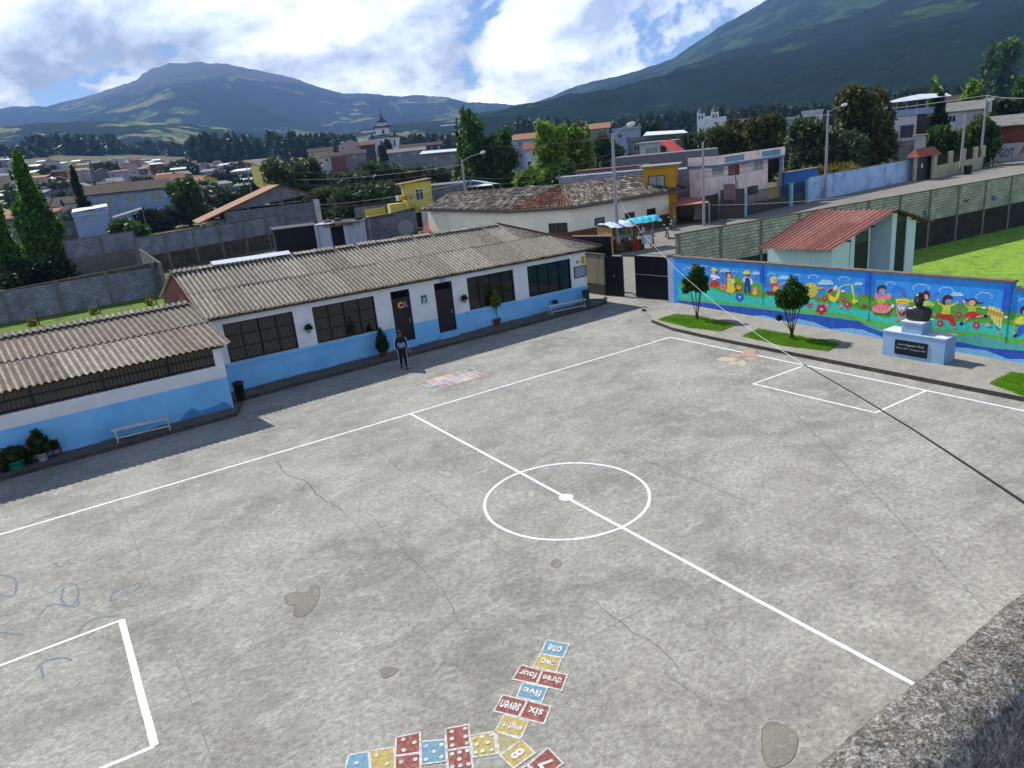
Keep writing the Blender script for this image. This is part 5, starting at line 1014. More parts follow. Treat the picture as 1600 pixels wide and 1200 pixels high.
# spray paint on the field side
m_gra = {h: M('spray_'+h, h, .9, .2, 7, dirt='6f7670', dirt_amt=.8, dscale=5) for h in ('2d5f86', '17191c', 'a9bcc0', '7a8a9a')}
nW = Vector((dW.y, -dW.x, 0)); 
def wallpt(x, y, o=.09):
    q = PL(x, y, Vector((24.4, 19.75)), Vector((70.4, 15.15))); q = q-Vector((24.4, 19.75, 0)); return q+nW*o
for h, pts, w_ in [('2d5f86', [(1440, 330), (1446, 333), (1441, 338), (1447, 341)], .22), ('17191c', [(1503, 315), (1508, 311), (1507, 316), (1513, 311)], .12), ('17191c', [(1524, 338), (1523, 332), (1529, 329)], .12), ('17191c', [(1532, 338), (1534, 331), (1538, 333), (1536, 338), (1531, 338)], .12),
                   ('a9bcc0', [(1465, 336), (1470, 346), (1478, 339)], .14), ('a9bcc0', [(1500, 335), (1508, 341), (1514, 332), (1518, 338)], .18), ('2d5f86', [(1546, 310), (1552, 306), (1548, 313), (1556, 309)], .18), ('a9bcc0', [(1590, 315), (1593, 320), (1597, 311)], .12), ('7a8a9a', [(1523, 320), (1530, 316), (1537, 319)], .1)]:
    mb = MB(); P = [wallpt(*p) for p in pts]
    for k_, (a, b) in enumerate(zip(P[:-1], P[1:])):
        d = (b-a).normalized(); n_ = d.cross(nW)*w_/2; oo = nW*.003*k_; mb.poly([a+n_+oo, b+n_+oo, b-n_+oo, a-n_+oo], m_gra[h])
    mb.build('graffiti', None, wa)
# back yard walls on the left
def bwall(name, pts, h0, h1, mt, label, col_step=3.4, foot=None, base=-.1, lower=None):
    o = Vector(pts[0]+(0,) if len(pts[0]) == 2 else pts[0]); t = empty(name, (o.x, o.y, 0), 0, label, 'wall'); P = [Vector((p[0]-o.x, p[1]-o.y, 0)) for p in pts]
    n = len(P)-1
    for i, (a, b) in enumerate(zip(P[:-1], P[1:])):
        za, zb = h0+(h1-h0)*i/n, h0+(h1-h0)*(i+1)/n
        mb = MB(); mb.seg(a, b, .16, (lower or base), za, mt, zb); mb.build('blocks', None, t)
        if lower: mb = MB(); mb.seg(a, b, .2, base, lower, foot); mb.build('lower_wall', None, t)
        mb = MB(); mb.seg(a, b, .21, za+.002, za+.07, m_kerbs, zb+.07); mb.build('coping', None, t)
        d = (b-a).normalized(); k = 0
        while k < (b-a).length+.1 and col_step:
            p = a+d*min(k, (b-a).length); z_ = za+(zb-za)*min(1, k/(b-a).length); mb = MB(); mb.seg(p-d*.13, p+d*.13, .26, base, z_+.03, m_col); mb.build('column', None, t); k += col_step
    return t
bwall('block_wall', [(-34, 48), (-12, 50.6), (-1.2, 51.6)], 1.9, 2.6, m_blkG, 'long grey block wall across the back yard behind the low classroom')
bwall('block_wall', [tuple(G(262, 462)[:2]), tuple(G(228, 430, 0)[:2])], 2.6, 2.6, m_blkG, 'short return of grey block wall running away from the yard corner')
bwall('block_wall', [tuple(G(118, 440)[:2]), tuple(G(222, 421)[:2])], 4.1, 4.1, m_blkG, 'pale block wall standing above the yard wall right of the tall cypresses', lower=2.3, foot=m_col)
bwall('block_wall', [tuple(G(222, 428)[:2]), tuple(G(440, 384)[:2])], 3.6, 3.7, m_blkG, 'grey block wall with columns running up to the gable house', lower=1.7, foot=m_creamd)
gm = MB(); gm.poly([(-40, 18, .0), (15, 19, .0), (17, 30, 0), (6, 51, .0), (-2, 52, .0), (-40, 48, 0)]); structure(gm, 'back_yard', M('yard_grass', '54701f', 1, .4, 1.5, .3, dirt='3a3f1c', dirt_amt=.7, dscale=.5), 'rough grass in the yard behind the classrooms')
for x, y in ((62, 508), (157, 490), (245, 476)):
    p = G(x, y); mb = MB(); mb.cyl((0, 0, 0), (.03, 0, 1.0), .05, .045, 7, m_wood); o = mb.build('fence_post', None, None, p); tag(o, 'weathered post in the yard grass %s' % {62: 'at the left, under the first ridge', 157: 'in the middle, above the low roof', 245: 'nearest the brick gable'}[x], 'post')
    me = leaf_mesh('w', [(0, 0, .25, .3, .3, .3)], 90, .14, lf_yel, x); o = obj_from(me, 'weed', None, p+Vector((-.4, .3, 0))); tag(o, 'clump of dry weeds beside the %s yard post' % {62: 'leftmost', 157: 'middle', 245: 'rightmost'}[x], 'weed')
# low dark sheds behind the gate wall
fa, fb_ = AT(896, 395, 44), AT(956, 395, 42.5); fz = AT(925, 370.5, 43).z; Lf = (fb_-fa).length
t = empty('black_fence', (fa.x, fa.y, 0), atan2(fb_.y-fa.y, fb_.x-fa.x), 'black sheet metal fence with a pink rail behind the classroom corner', 'fence')
mb = MB(); mb.box(0, Lf, 0, .05, 0, fz, m_black)
for x in np.arange(.1, Lf-.1, .25): mb.box(x, x+.1, -.03, -.001, .05, fz-.05, m_black)
mb.build('panel', None, t); mb = MB(); mb.box(0, Lf, -.04, .08, fz, fz+.07, M('pink_rail', 'b58f88', .7, .1)); mb.build('rail', None, t)
# ================================================================== terrain: rising town slope, hills, mountains
def hor(x): return 318-.1*x                                     # horizon row in the photo at column x
def azof(x, y=None): d = ray(x, hor(x) if y is None else y); return atan2(d[1], d[0])
_xs = np.arange(-300, 1901, 20); _az = np.array([azof(x) for x in _xs])            # azimuth falls with x
def px_of_az(a): return float(np.interp(-a, -_az, _xs))
def slope(a):
    x = px_of_az(a); return float(np.interp(x, [-100, 0, 200, 400, 600, 800, 1000, 1300, 1600], [.075, .072, .058, .036, .026, .016, .012, .012, .012]))
def TZ(x, y):
    dx, dy = x-CX, y-CY; r = hypot(dx, dy); a = atan2(dy, dx); rr = max(0, r-170); return slope(a)*rr*min(1, rr/250)
rng = np.random.RandomState(11)
def vnoise(x, y, seed=0):                                        # smooth value noise
    xi, yi = np.floor(x).astype(int), np.floor(y).astype(int); xf, yf = x-xi, y-yi
    def h(a, b): v = np.sin(a*127.1+b*311.7+seed*74.7)*43758.5453; return v-np.floor(v)
    u, v = xf*xf*(3-2*xf), yf*yf*(3-2*yf)
    return (h(xi, yi)*(1-u)+h(xi+1, yi)*u)*(1-v)+(h(xi, yi+1)*(1-u)+h(xi+1, yi+1)*u)*v
def fbm(x, y, o=5, seed=0):
    s = 0; a = .5
    for k in range(o): s = s+a*vnoise(x, y, seed+k); x = x*2.03+3.1; y = y*2.03+1.7; a *= .5
    return s
def polar_sheet(name, az0, az1, naz, rs, zfun, mat, label, skirt=None):
    A = np.linspace(az0, az1, naz); V = []; F = []; nr = len(rs)
    for r in rs:
        X = CX+r*np.cos(A); Y = CY+r*np.sin(A); Zv = zfun(A, r, X, Y); V.append(np.stack([X, Y, Zv], 1))
    V = np.concatenate(V); i = np.arange(naz-1)
    for k in range(nr-1): b = k*naz; F.append(np.stack([b+i, b+i+naz, b+i+naz+1, b+i+1], 1))
    F = np.concatenate(F); me = bpy.data.meshes.new(name); me.from_pydata(V.tolist(), [], F.tolist()); me.materials.append(mat)
    for p in me.polygons: p.use_smooth = True
    o = bpy.data.objects.new(name, me); COL.objects.link(o); return tag(o, label, kind='structure')
def field_mat(name, forest, f1, f2, f3, sc=.004, cov=.5, flat=(0, 0), texture=.02, top=None, topz=(0, 1)):
    m, t, b = newmat(name); nn = t.nodes; ll = t.links
    g_ = nn.new('ShaderNodeNewGeometry')
    def mapn(s): mm = nn.new('ShaderNodeMapping'); mm.inputs['Scale'].default_value = s; ll.new(g_.outputs['Position'], mm.inputs[0]); return mm.outputs[0]
    def noi(src, sc_, det=6, ro=.6, di=0.): n = nn.new('ShaderNodeTexNoise'); n.inputs['Scale'].default_value = sc_; n.inputs['Detail'].default_value = det; n.inputs['Roughness'].default_value = ro; n.inputs['Distortion'].default_value = di; ll.new(src, n.inputs['Vector']); return n.outputs[0]
    def rg(v, a, b_, c=0, d=1): r = nn.new('ShaderNodeMapRange'); r.inputs[1].default_value = a; r.inputs[2].default_value = b_; r.inputs[3].default_value = c; r.inputs[4].default_value = d; ll.new(v, r.inputs[0]); return r.outputs[0]
    def mixc(f, a, b_):
        x = nn.new('ShaderNodeMixRGB'); ll.new(f, x.inputs[0]) if not isinstance(f, float) else setattr(x.inputs[0], 'default_value', f)
        for i, c in ((1, a), (2, b_)):
            if isinstance(c, tuple): x.inputs[i].default_value = c
            else: ll.new(c, x.inputs[i])
        return x.outputs[0]
    src = mapn((1, 1, 1)); vo = nn.new('ShaderNodeTexVoronoi'); vo.inputs['Scale'].default_value = sc*2.2; vo.feature = 'F1'; vo.distance = 'CHEBYCHEV'; ll.new(mapn((1, 1.5, 1)), vo.inputs['Vector'])
    rp = nn.new('ShaderNodeValToRGB'); cr_ = rp.color_ramp; cr_.interpolation = 'CONSTANT'; cr_.elements[0].color = rgb(f1); cr_.elements[1].position = .4; cr_.elements[1].color = rgb(f2); e_ = cr_.elements.new(.7); e_.color = rgb(f3)
    sp = nn.new('ShaderNodeSeparateColor'); ll.new(vo.outputs['Color'], sp.inputs[0]); ll.new(sp.outputs[0], rp.inputs[0])
    fo = mixc(rg(noi(src, texture, 8, .7), .35, .65), rgb(forest), tuple(x*.5 for x in rgb(forest)[:3])+(1,))
    msk = rg(noi(src, sc*.55, 9, .66, .6), cov, cov+.035); m2 = nn.new('ShaderNodeMath'); m2.operation = 'MULTIPLY'; ll.new(msk, m2.inputs[0]); ll.new(rg(sp.outputs[1], .18, .2), m2.inputs[1])
    edge = rg(noi(src, sc*9, 5, .7), .6, .66, 1, .2); m3 = nn.new('ShaderNodeMath'); m3.operation = 'MULTIPLY'; ll.new(m2.outputs[0], m3.inputs[0]); ll.new(edge, m3.inputs[1])
    c = mixc(m3.outputs[0], fo, rp.outputs[0])
    if top:
        sx = nn.new('ShaderNodeSeparateXYZ'); ll.new(g_.outputs['Position'], sx.inputs[0]); zz = nn.new('ShaderNodeMath'); zz.operation = 'MULTIPLY_ADD'; zz.inputs[1].default_value = (topz[1]-topz[0])*3.5; ll.new(noi(src, .0016, 7, .6), zz.inputs[0]); ll.new(sx.outputs[2], zz.inputs[2])
        c = mixc(rg(zz.outputs[0], topz[0], topz[1]), c, rgb(top))
    ll.new(c, b.inputs['Base Color']); b.inputs['Roughness'].default_value = 1; b.inputs['Specular IOR Level'].default_value = 0
    nb = noi(src, texture*2.5, 4, .6); bp = nn.new('ShaderNodeBump'); bp.inputs['Strength'].default_value = 1; bp.inputs['Distance'].default_value = 12; ll.new(nb, bp.inputs['Height']); ll.new(bp.outputs[0], b.inputs['Normal'])
    return m
TOWNM = M('town_ground', '42492a', 1, .4, .03, 0, dirt='6a6350', dirt_amt=.5, dscale=.02)
fieldsM = field_mat('foot_slope_fields', '26351f', '6d7a3a', '7d7c46', '55672f', .012, .42, texture=.06)
azL, azR = azof(-260), azof(1860)
rs_ = [105, 130, 150, 170, 200, 240, 290, 350, 420, 500, 600, 720, 860, 1000, 1150, 1300]
def tz_arr(A, r, X, Y):
    return np.array([TZ(x, y) for x, y in zip(X, Y)])+(-.6 if r < 140 else -.05)
polar_sheet('terrain', azL, azR, 160, rs_, tz_arr, TOWNM, 'gently rising ground under the town')
rs2 = [1290, 1400, 1600, 1850, 2100, 2400, 2800]
def z2(A, r, X, Y):
    base = np.array([slope(a)*(r-170) for a in A]); return base*(1-.25*(r-1290)/1500)+fbm(X/400, Y/400, 5, 3)*60*(r-1290)/1500-.5
polar_sheet('hills', azL, azR, 300, rs2, z2, fieldsM, 'cultivated foot slopes beyond the town')
def mountain(name, sky, R, r0, mat, label, rough=60, nr=46, amp=1., back=.35, lowpow=1.3, fr=10, seed=1, az=None):
    xs = [p[0] for p in sky]; el = []; 
    for (x, y) in sky: d = ray(x, y); el.append(d[2]/hypot(d[0], d[1]))
    azs = np.array([azof(x, y) for x, y in sky]); o_ = np.argsort(azs); azs = azs[o_]; el = np.array(el)[o_]
    A0, A1 = azs[0], azs[-1]
    rs = list(r0+(R-r0)*np.linspace(0, 1, nr))+[R*1.03, R*1.05]
    def zf(A, r, X, Y):
        zr = CZ+R*np.interp(A, azs, el); t = min(1, (r-r0)/(R-r0)); zb = np.array([slope(a) for a in A])*(r0-170)*.55
        if r <= R*1.0001:
            z = zb+(zr-zb)*t**lowpow
            ridge = fbm(X/(rough*12), Y/(rough*12), 6, seed)-.5
            z = z+ridge*rough*4*amp*np.sin(pi*min(1, t))**.8+(fbm(X/60, Y/60, 3, seed+9)-.45)*fr*t
        else: z = zr-(r-R)*back
        return z
    return polar_sheet(name, A0, A1, 760, rs, zf, mat, label)
matL = field_mat('left_mountain_cover', '1c2a22', '5f673c', '746f48', '465734', .0042, .55, texture=.012, top='4f4c44', topz=(860, 1010))
matLow = field_mat('low_hill_cover', '22332a', '75794a', '857f55', '56683c', .007, .53, texture=.02)
matR = field_mat('right_slope_cover', '1f322a', '33482e', '3b4e31', '2b3f28', .0075, .5, texture=.016)
matN = field_mat('dark_ridge_cover', '1b2a22', '2f4428', '374b2b', '293d24', .006, .56, texture=.022)
mountain('mountain', [(-220, 176), (-60, 174), (0, 171), (20, 166), (40, 168), (75, 165), (120, 155), (160, 143), (200, 129), (213, 124), (222, 117), (240, 106), (265, 99), (310, 97), (355, 100), (400, 109), (440, 118), (470, 125), (500, 137), (540, 146), (580, 146), (620, 151), (660, 149), (700, 152), (730, 163), (760, 165), (800, 166), (850, 168), (900, 175), (960, 185)], 6800, 2600, matL, 'broad round topped mountain on the left', 85, fr=22, seed=3)
mountain('hill', [(-260, 200), (0, 197), (60, 193), (130, 190), (200, 189), (280, 193), (340, 200), (400, 212), (470, 216), (560, 203), (620, 192), (680, 187), (740, 186), (800, 184), (860, 186), (930, 190)], 3000, 1600, matLow, 'low fields and woods at the foot of the left mountain', 30, nr=24, fr=8, seed=5, lowpow=1.)
mountain('mountain', [(740, 176), (800, 167), (830, 162), (860, 152), (900, 134), (930, 126), (960, 121), (1000, 109), (1050, 92), (1090, 65), (1120, 45), (1160, 22), (1200, -2), (1240, -26), (1300, -50), (1400, -75), (1600, -110), (1860, -140)], 4600, 1500, matR, 'green mountain flank rising out of the picture on the right', 70, fr=14, seed=8, amp=.7)
mountain('hill', [(720, 192), (800, 183), (850, 176), (900, 168), (950, 153), (1000, 135), (1040, 117), (1060, 105), (1100, 92), (1150, 76), (1190, 66), (1225, 56), (1270, 40), (1330, 24), (1380, 2), (1440, -14), (1520, -40), (1600, -62), (1860, -100)], 2700, 900, matN, 'dark forested ridge in front of the right mountain', 55, fr=20, seed=12, amp=.8)

# ================================================================== trees
lf = {'olive': MLEAF('olive_leaf', '2c3d28', '5b6d45', .5, .25), 'dark': MLEAF('dark_leaf', '18261a', '2f4526', .4, .2), 'brown': MLEAF('brownish_leaf', '2c381b', '5d6030', .35, .25), 'bright': MLEAF('willow_leaf', '476a1f', '83a032', .5, .4),
      'mid': MLEAF('mid_leaf', '2b451d', '4f6f2a', .5, .3), 'cyp': MLEAF('tall_cypress_leaf', '28461c', '67902e', .6, .3), 'euc': MLEAF('eucalyptus_leaf', '22352a', '3c5242', .05, .2)}
m_bark = M('bark', '4a3f33', .95, .35, 3, .4)
CROWN = {}
def crown_mesh(shape, kind, v, n, leaf, zk=1.):
    key = (shape, kind, v, n, round(zk, 1))
    if key in CROWN: return CROWN[key]
    rs = np.random.RandomState(v*31+len(shape)); bl = []
    if shape == 'round':
        for k in range(26):
            a = rs.rand()*6.28; z_ = .18+rs.rand()*.68; R_ = .62*sqrt(max(.05, 1-((z_-.5)/.55)**2))*rs.uniform(.35, 1.); s = rs.uniform(.2, .36); bl.append((R_*cos(a), R_*sin(a), z_, s, s, s*.55))
    elif shape == 'cone':
        for k in range(34):
            z_ = rs.rand()**1.2; R_ = .55*(1-z_)**.7*rs.uniform(.2, 1.); a = rs.rand()*6.28; s = .12+.26*(1-z_); bl.append((R_*cos(a), R_*sin(a), .06+z_*.86, s, s, .1+.05*rs.rand()))
        bl.append((0, 0, .95, .1, .1, .07))
    elif shape == 'column':
        for k in range(30):
            z_ = .05+rs.rand()*.8; a = rs.rand()*6.28; R_ = .5*rs.uniform(.3, 1)*(1-.4*z_); s = rs.uniform(.18, .34); bl.append((R_*cos(a), R_*sin(a), z_, s, s, .15))
        for k in range(6): a = rs.rand()*6.28; R_ = rs.rand()*.5; bl.append((R_*cos(a), R_*sin(a), .86+.08*rs.rand(), .1, .1, .12))
    elif shape == 'bush':
        for k in range(16): a = rs.rand()*6.28; R_ = rs.rand()*.65; s = rs.uniform(.25, .4); bl.append((R_*cos(a), R_*sin(a), .25+.4*rs.rand()*(1-R_*.6), s, s, .3))
    elif shape == 'row':                      # tall slim eucalyptus silhouettes
        for k in range(12): z_ = .25+.07*k; a = rs.rand()*6.28; R_ = .35*rs.rand(); s = rs.uniform(.25, .5)*(1.15-z_*.6); bl.append((R_*cos(a), R_*sin(a), min(z_, .93), s, s, .09))
    CROWN[key] = leaf_mesh('crown', bl, n, leaf, lf[kind], v+7, .2, 1.7, .25 if kind == 'bright' else 0, zk); return CROWN[key]
def tree(x, ytop, ybase, wpx, dist, shape, kind, label, v=0, n=5000, leafpx=2.6, group=None, cat='tree', name='tree', stem=True):
    b = AT(x, ybase, dist); z0 = TZ(b.x, b.y); top = AT(x, ytop, dist).z; H = max(1.5, top-z0); W = wpx*dist/FPX
    t = empty(name, (b.x, b.y, z0), (v*1.7) % 6.28, label, cat, group); leaf = leafpx*1.56*dist/FPX
    me = crown_mesh(shape, kind, v, n, leaf/(W/2)*1.0, W/2/H)
    o = obj_from(me, 'crown', t); o.scale = (W/2, W/2, H)
    if stem:
        mb = MB(); r = max(.1, W*.035); mb.cyl((0, 0, -.3), (.02*W, 0, H*.5), r, r*.55, 7, m_bark); rs = random.Random(v)
        for k in range(5): a = k*1.26+v; mb.cyl((0, 0, H*(.2+.06*k)), (W*.3*cos(a), W*.3*sin(a), H*(.45+.07*k)), r*.45, r*.15, 5, m_bark)
        mb.build('trunk', None, t)
    return t
TR = [(82, 236, 436, 92, 92, 'cone', 'cyp', 'tallest cypress, double topped, left of the pale block wall', 1, 22000),
      (27, 280, 440, 46, 88, 'cone', 'cyp', 'shorter cypress at the left edge beside the tallest one', 2, 13000), (58, 392, 442, 118, 86, 'bush', 'dark', 'dark undergrowth at the foot of the two cypresses', 3, 6000),
      (200, 338, 378, 66, 150, 'bush', 'mid', 'bushy tree behind the short pale wall, left of the brick stub', 4, 4000), (252, 316, 372, 76, 165, 'bush', 'dark', 'wide dark bush between the bushy tree and the rounded tree', 5, 4500),
      (302, 274, 362, 66, 170, 'round', 'mid', 'rounded mid green tree left of the gable block house', 6, 6000), (352, 292, 345, 60, 200, 'bush', 'dark', 'dark thicket just above the orange roof', 7, 3500), (395, 282, 318, 50, 230, 'bush', 'dark', 'dark clump right behind the ridge of the gable house', 8, 3000),
      (130, 262, 330, 34, 180, 'cone', 'dark', 'slim dark conifer right of the tallest cypress', 9, 2500)]
for k, (x, yt, w) in enumerate([(458, 246, 60), (500, 262, 64), (545, 268, 70), (592, 252, 66), (640, 258, 62), (688, 262, 56), (570, 285, 90), (520, 292, 80), (620, 290, 84), (668, 285, 66), (484, 242, 44)]):
    lab = ['grey green tree at the left end of the grove', 'second tree of the grove, above the gable peak', 'broad grey green tree in the left half of the grove', 'tree under the church in the middle of the grove', 'tree right of the church line in the grove', 'tree at the right end of the grove beside the lamp post', 'wide front tree in the middle of the grove', 'front tree of the grove next to the gable house', 'front tree of the grove above the yellow house', 'front tree of the grove behind the yellow tower', 'tree with darker top at the back left of the grove'][k]
    TR.append((x, yt-3, 345, w*1.45, 125+(k*7) % 40+(0 if k > 5 else 25), 'round', 'olive', lab, 10+k % 4, 6500))
TR += [(750, 172, 305, 100, 150, 'column', 'mid', 'tall dark green poplar clump behind the left lamp post', 20, 9000), (788, 205, 300, 80, 148, 'column', 'mid', 'lower shoulder of poplar right of the tall clump', 21, 6000), (733, 184, 300, 58, 155, 'column', 'mid', 'narrow poplar at the left of the tall clump', 22, 4000),
       (868, 188, 300, 96, 125, 'column', 'bright', 'bright yellow green willow with feathery top', 23, 9000), (905, 194, 296, 84, 128, 'column', 'bright', 'second bright green willow right beside the feathery one', 24, 7500), (835, 250, 305, 66, 118, 'bush', 'bright', 'low bright green willow bush above the white roof', 25, 5500), (885, 240, 300, 70, 116, 'bush', 'mid', 'green bush in front of the two willows', 26, 5000),
       (950, 208, 275, 62, 150, 'round', 'olive', 'grey green tree right of the willows', 27, 5000), (985, 235, 270, 40, 140, 'bush', 'dark', 'small dark tree between the lamp post and the red roof house', 28, 2500),
       (1017, 174, 215, 56, 260, 'bush', 'dark', 'flat topped dark cedar below the ridge', 29, 3500), (1085, 205, 262, 60, 140, 'round', 'olive', 'blue grey tree left of the twin tower church', 30, 4000),
       (1140, 185, 262, 84, 130, 'round', 'brown', 'wide brownish crown behind the left part of the pink house', 31, 7500), (1195, 178, 262, 84, 128, 'round', 'brown', 'wide brownish crown behind the right part of the pink house', 32, 7500), (1120, 180, 215, 42, 170, 'bush', 'olive', 'pale grey green tree just right of the twin towers', 33, 2500),
       (1262, 185, 285, 74, 112, 'round', 'olive', 'leaning grey green crown left of the street lamp', 34, 7500), (1345, 134, 292, 108, 118, 'round', 'brown', 'largest tree, brown tipped, rising behind the blue wall', 35, 14000), (1322, 190, 292, 70, 112, 'bush', 'olive', 'lower crown leaning over the blue wall', 36, 6500), (1245, 250, 285, 50, 105, 'bush', 'dark', 'dark shrub at the left end of the corn plot', 37, 3000),
       (1462, 146, 250, 44, 135, 'cone', 'dark', 'dark conifer right of the white three storey house', 38, 4500), (1475, 186, 262, 64, 125, 'round', 'mid', 'round tree left of the iron railing fence', 39, 5000), (1522, 184, 255, 62, 128, 'round', 'mid', 'round tree leaning over the railing fence', 40, 5000), (1405, 255, 285, 40, 112, 'bush', 'dark', 'dark shrub over the end of the blue wall', 41, 2500), (1428, 205, 245, 40, 140, 'bush', 'mid', 'green shrub beside the white three storey house', 42, 2500),
       (1460, 132, 190, 26, 190, 'round', 'bright', 'small pale green tree above the conifer', 43, 2000), (1515, 128, 190, 36, 200, 'round', 'bright', 'pale green tree above the grey roofed house', 44, 2500), (1565, 150, 215, 70, 160, 'round', 'dark', 'dark tree mass behind the brick house', 45, 6000), (1600, 118, 200, 60, 190, 'round', 'mid', 'tree at the right edge above the brick house', 46, 4500), (1560, 60, 170, 60, 520, 'round', 'mid', 'hazy tree high on the right slope', 47, 3000), (604, 216, 245, 26, 400, 'round', 'dark', 'dark round tree in front of the domed church', 48, 1500), (435, 232, 262, 40, 280, 'bush', 'dark', 'dark bush beside the yellow hall', 49, 2000)]
for a in TR:
    tree(*a[:8], v=a[8], n=a[9])
# woodland belts far behind the town: too many to count
def belt(x0, x1, ytop, ybase, dist, n, seed, kind='euc', label=None, w=9):
    rs = np.random.RandomState(seed); bl = []
    for k in range(n):
        x = x0+(x1-x0)*(k+rs.rand())/n; yt = ytop(x)+5+rs.uniform(-7, 8); d = dist*rs.uniform(.94, 1.08); b = AT(x, ybase, d); z0 = TZ(b.x, b.y); top = AT(x, yt, d).z; H = max(6, top-z0); W = w*d/FPX*rs.uniform(.7, 1.3)
        for j in range(6):
            t = .15+.8*j/5; s = W*(1.1-t*.75); bl.append((b.x+rs.normal()*W*.2, b.y+rs.normal()*W*.2, z0+H*t, s, s, H*.12))
    o = obj_from(leaf_mesh('wood', bl, n*260, 2.6*1.56*dist/FPX, lf[kind], seed, .1), 'woodland'); tag(o, label, kind='stuff')
belt(40, 190, lambda x: 212, 240, 1050, 40, 1, label='dark tree belt on the far left behind the town'); belt(180, 330, lambda x: 222, 240, 1150, 30, 2, label='ragged far tree line above the town'); belt(300, 415, lambda x: 207+abs(x-345)*.12, 240, 800, 30, 3, label='dark wood above the middle of the town')
belt(418, 490, lambda x: 206, 236, 720, 22, 4, label='eucalyptus wood left of the domed church'); belt(492, 556, lambda x: 207, 236, 720, 20, 5, label='eucalyptus wood next to the domed church'); belt(628, 730, lambda x: 212, 240, 650, 32, 6, label='dark wood right of the domed church'); belt(-60, 60, lambda x: 226, 250, 900, 20, 7, label='wood at the left edge beyond the town')
belt(790, 1010, lambda x: 186, 222, 700, 60, 8, label='dark wood at the foot of the right ridge'); belt(1000, 1320, lambda x: 176-(x-1000)*.05, 215, 620, 80, 9, label='dark wood behind the twin tower church'); belt(1320, 1640, lambda x: 150-(x-1320)*.08, 190, 560, 70, 10, label='dark wood on the slope at the right')
for i, (y0_, y1_, d) in enumerate(((262, 250, 420), (285, 270, 300), (310, 300, 230))):
    rs = np.random.RandomState(40+i); bl = []
    for k in range(34):
        x = rs.uniform(-60, 760 if i < 1 else 430); dd = d*rs.uniform(.8, 1.25); b = AT(x, hor(x), dd); z0 = TZ(b.x, b.y); s = rs.uniform(1.3, 2.8)*(1+dd/600); bl.append((b.x, b.y, z0+s*.5, s*1.5, s*1.5, s*.8))
    o = obj_from(leaf_mesh('garden_trees', bl, 15000, 2.8*1.56*d/FPX, lf['dark' if i % 2 else 'euc'], 60+i, .1), 'garden_greenery'); tag(o, 'dark garden greenery scattered among the far houses', kind='stuff')
# dry maize plot behind the blue wall
bl = []
for k in range(60): x = random.uniform(1218, 1340); p = G(x, random.uniform(262, 292), 0); p = AT(x, 280, random.uniform(100, 112)); bl.append((p.x, p.y, 1.3, .5, .5, 1.4))
lf['corn'] = MLEAF('dry_maize_leaf', '5c4426', '7c7a34', 2, .3); o = obj_from(leaf_mesh('maize', bl, 7000, .35, lf['corn'], 77, .1, 3), 'maize'); tag(o, 'dry reddish maize plot behind the blue wall', kind='stuff')
# ================================================================== houses
WALLC = {'grey block': MBLOCK('house_blocks', '80848c', '6c7079', '50535b', .42, .21, .025), 'white': M('house_white', 'b9bcbf', .85, .12, 1, dirt='84868a', dirt_amt=.5), 'cream': M('house_cream', 'b5aa8c', .85, .12, 1, dirt='7f775f', dirt_amt=.5), 'pink': M('house_pink', 'b59b98', .85, .12, 1, dirt='8a6a68', dirt_amt=.4),
         'pale blue': M('house_pale_blue', '8b9fbd', .85, .12, 1, dirt='6a7890', dirt_amt=.5), 'yellow': M('house_yellow', 'bfb355', .85, .12, 1, dirt='8d8230', dirt_amt=.4), 'lilac': M('house_lilac', '9490a6', .85, .12, 1), 'orange': M('house_orange', 'b98a24', .85, .12, 1, dirt='8b651c', dirt_amt=.4), 'brick': M('house_brick', '6f4236', .9, .25, 2), 'grey': M('house_grey', '7f8084', .9, .15, 1, dirt='55565a', dirt_amt=.5), 'brown': M('house_brown', '453d3c', .9, .15, 1)}
ROOFC = {'red': M('roof_red', '80483d', .85, .3, 2, dirt='5c3a33', dirt_amt=.5), 'orange': M('roof_orange', '936a4c', .85, .3, 1.5, dirt='6a5442', dirt_amt=.5), 'dark tiled': M('roof_dark_tiles', '453a34', .95, .35, 1.5, dirt='2c2724', dirt_amt=.6), 'white metal': M('roof_white_metal', 'b9c3cc', .5, .1, .6, dirt='8e969c', dirt_amt=.4), 'grey sheet': M('roof_grey_sheet', '777876', .9, .25, 1, dirt='4f4f4c', dirt_amt=.6), 'rusty': M('roof_rusty', '6e4634', .9, .3, 1, dirt='4a3228', dirt_amt=.6), 'flat': M('roof_slab', '8b8a86', .95, .2, 1, dirt='5c5b57', dirt_amt=.6)}
m_wf = M('window_frame_paint', 'c5c7c6', .6, .05); m_wd = M('window_dark', '1a1d22', .25, .2, 1, spec=.6); m_curt = M('curtain', '97998f', .9, .2, 3, streak=True)
def window(parent, x0, x1, z0, z1, y=-.0, frame=m_wf, curtain=False):
    mb = MB(); f_ = .07; yy = y-.05
    for q in ((x0-f_, x0, z0-f_, z1+f_), (x1, x1+f_, z0-f_, z1+f_), (x0, x1, z0-f_, z0), (x0, x1, z1, z1+f_), ((x0+x1)/2-.03, (x0+x1)/2+.03, z0, z1)): mb.box(q[0], q[1], yy, y-.003, q[2], q[3], frame)
    w = mb.build('window', None, parent); mb = MB(); mb.poly([(x0, y-.02, z0), (x1, y-.02, z0), (x1, y-.02, z1), (x0, y-.02, z1)], m_curt if curtain else m_wd); mb.build('pane', None, w); return w
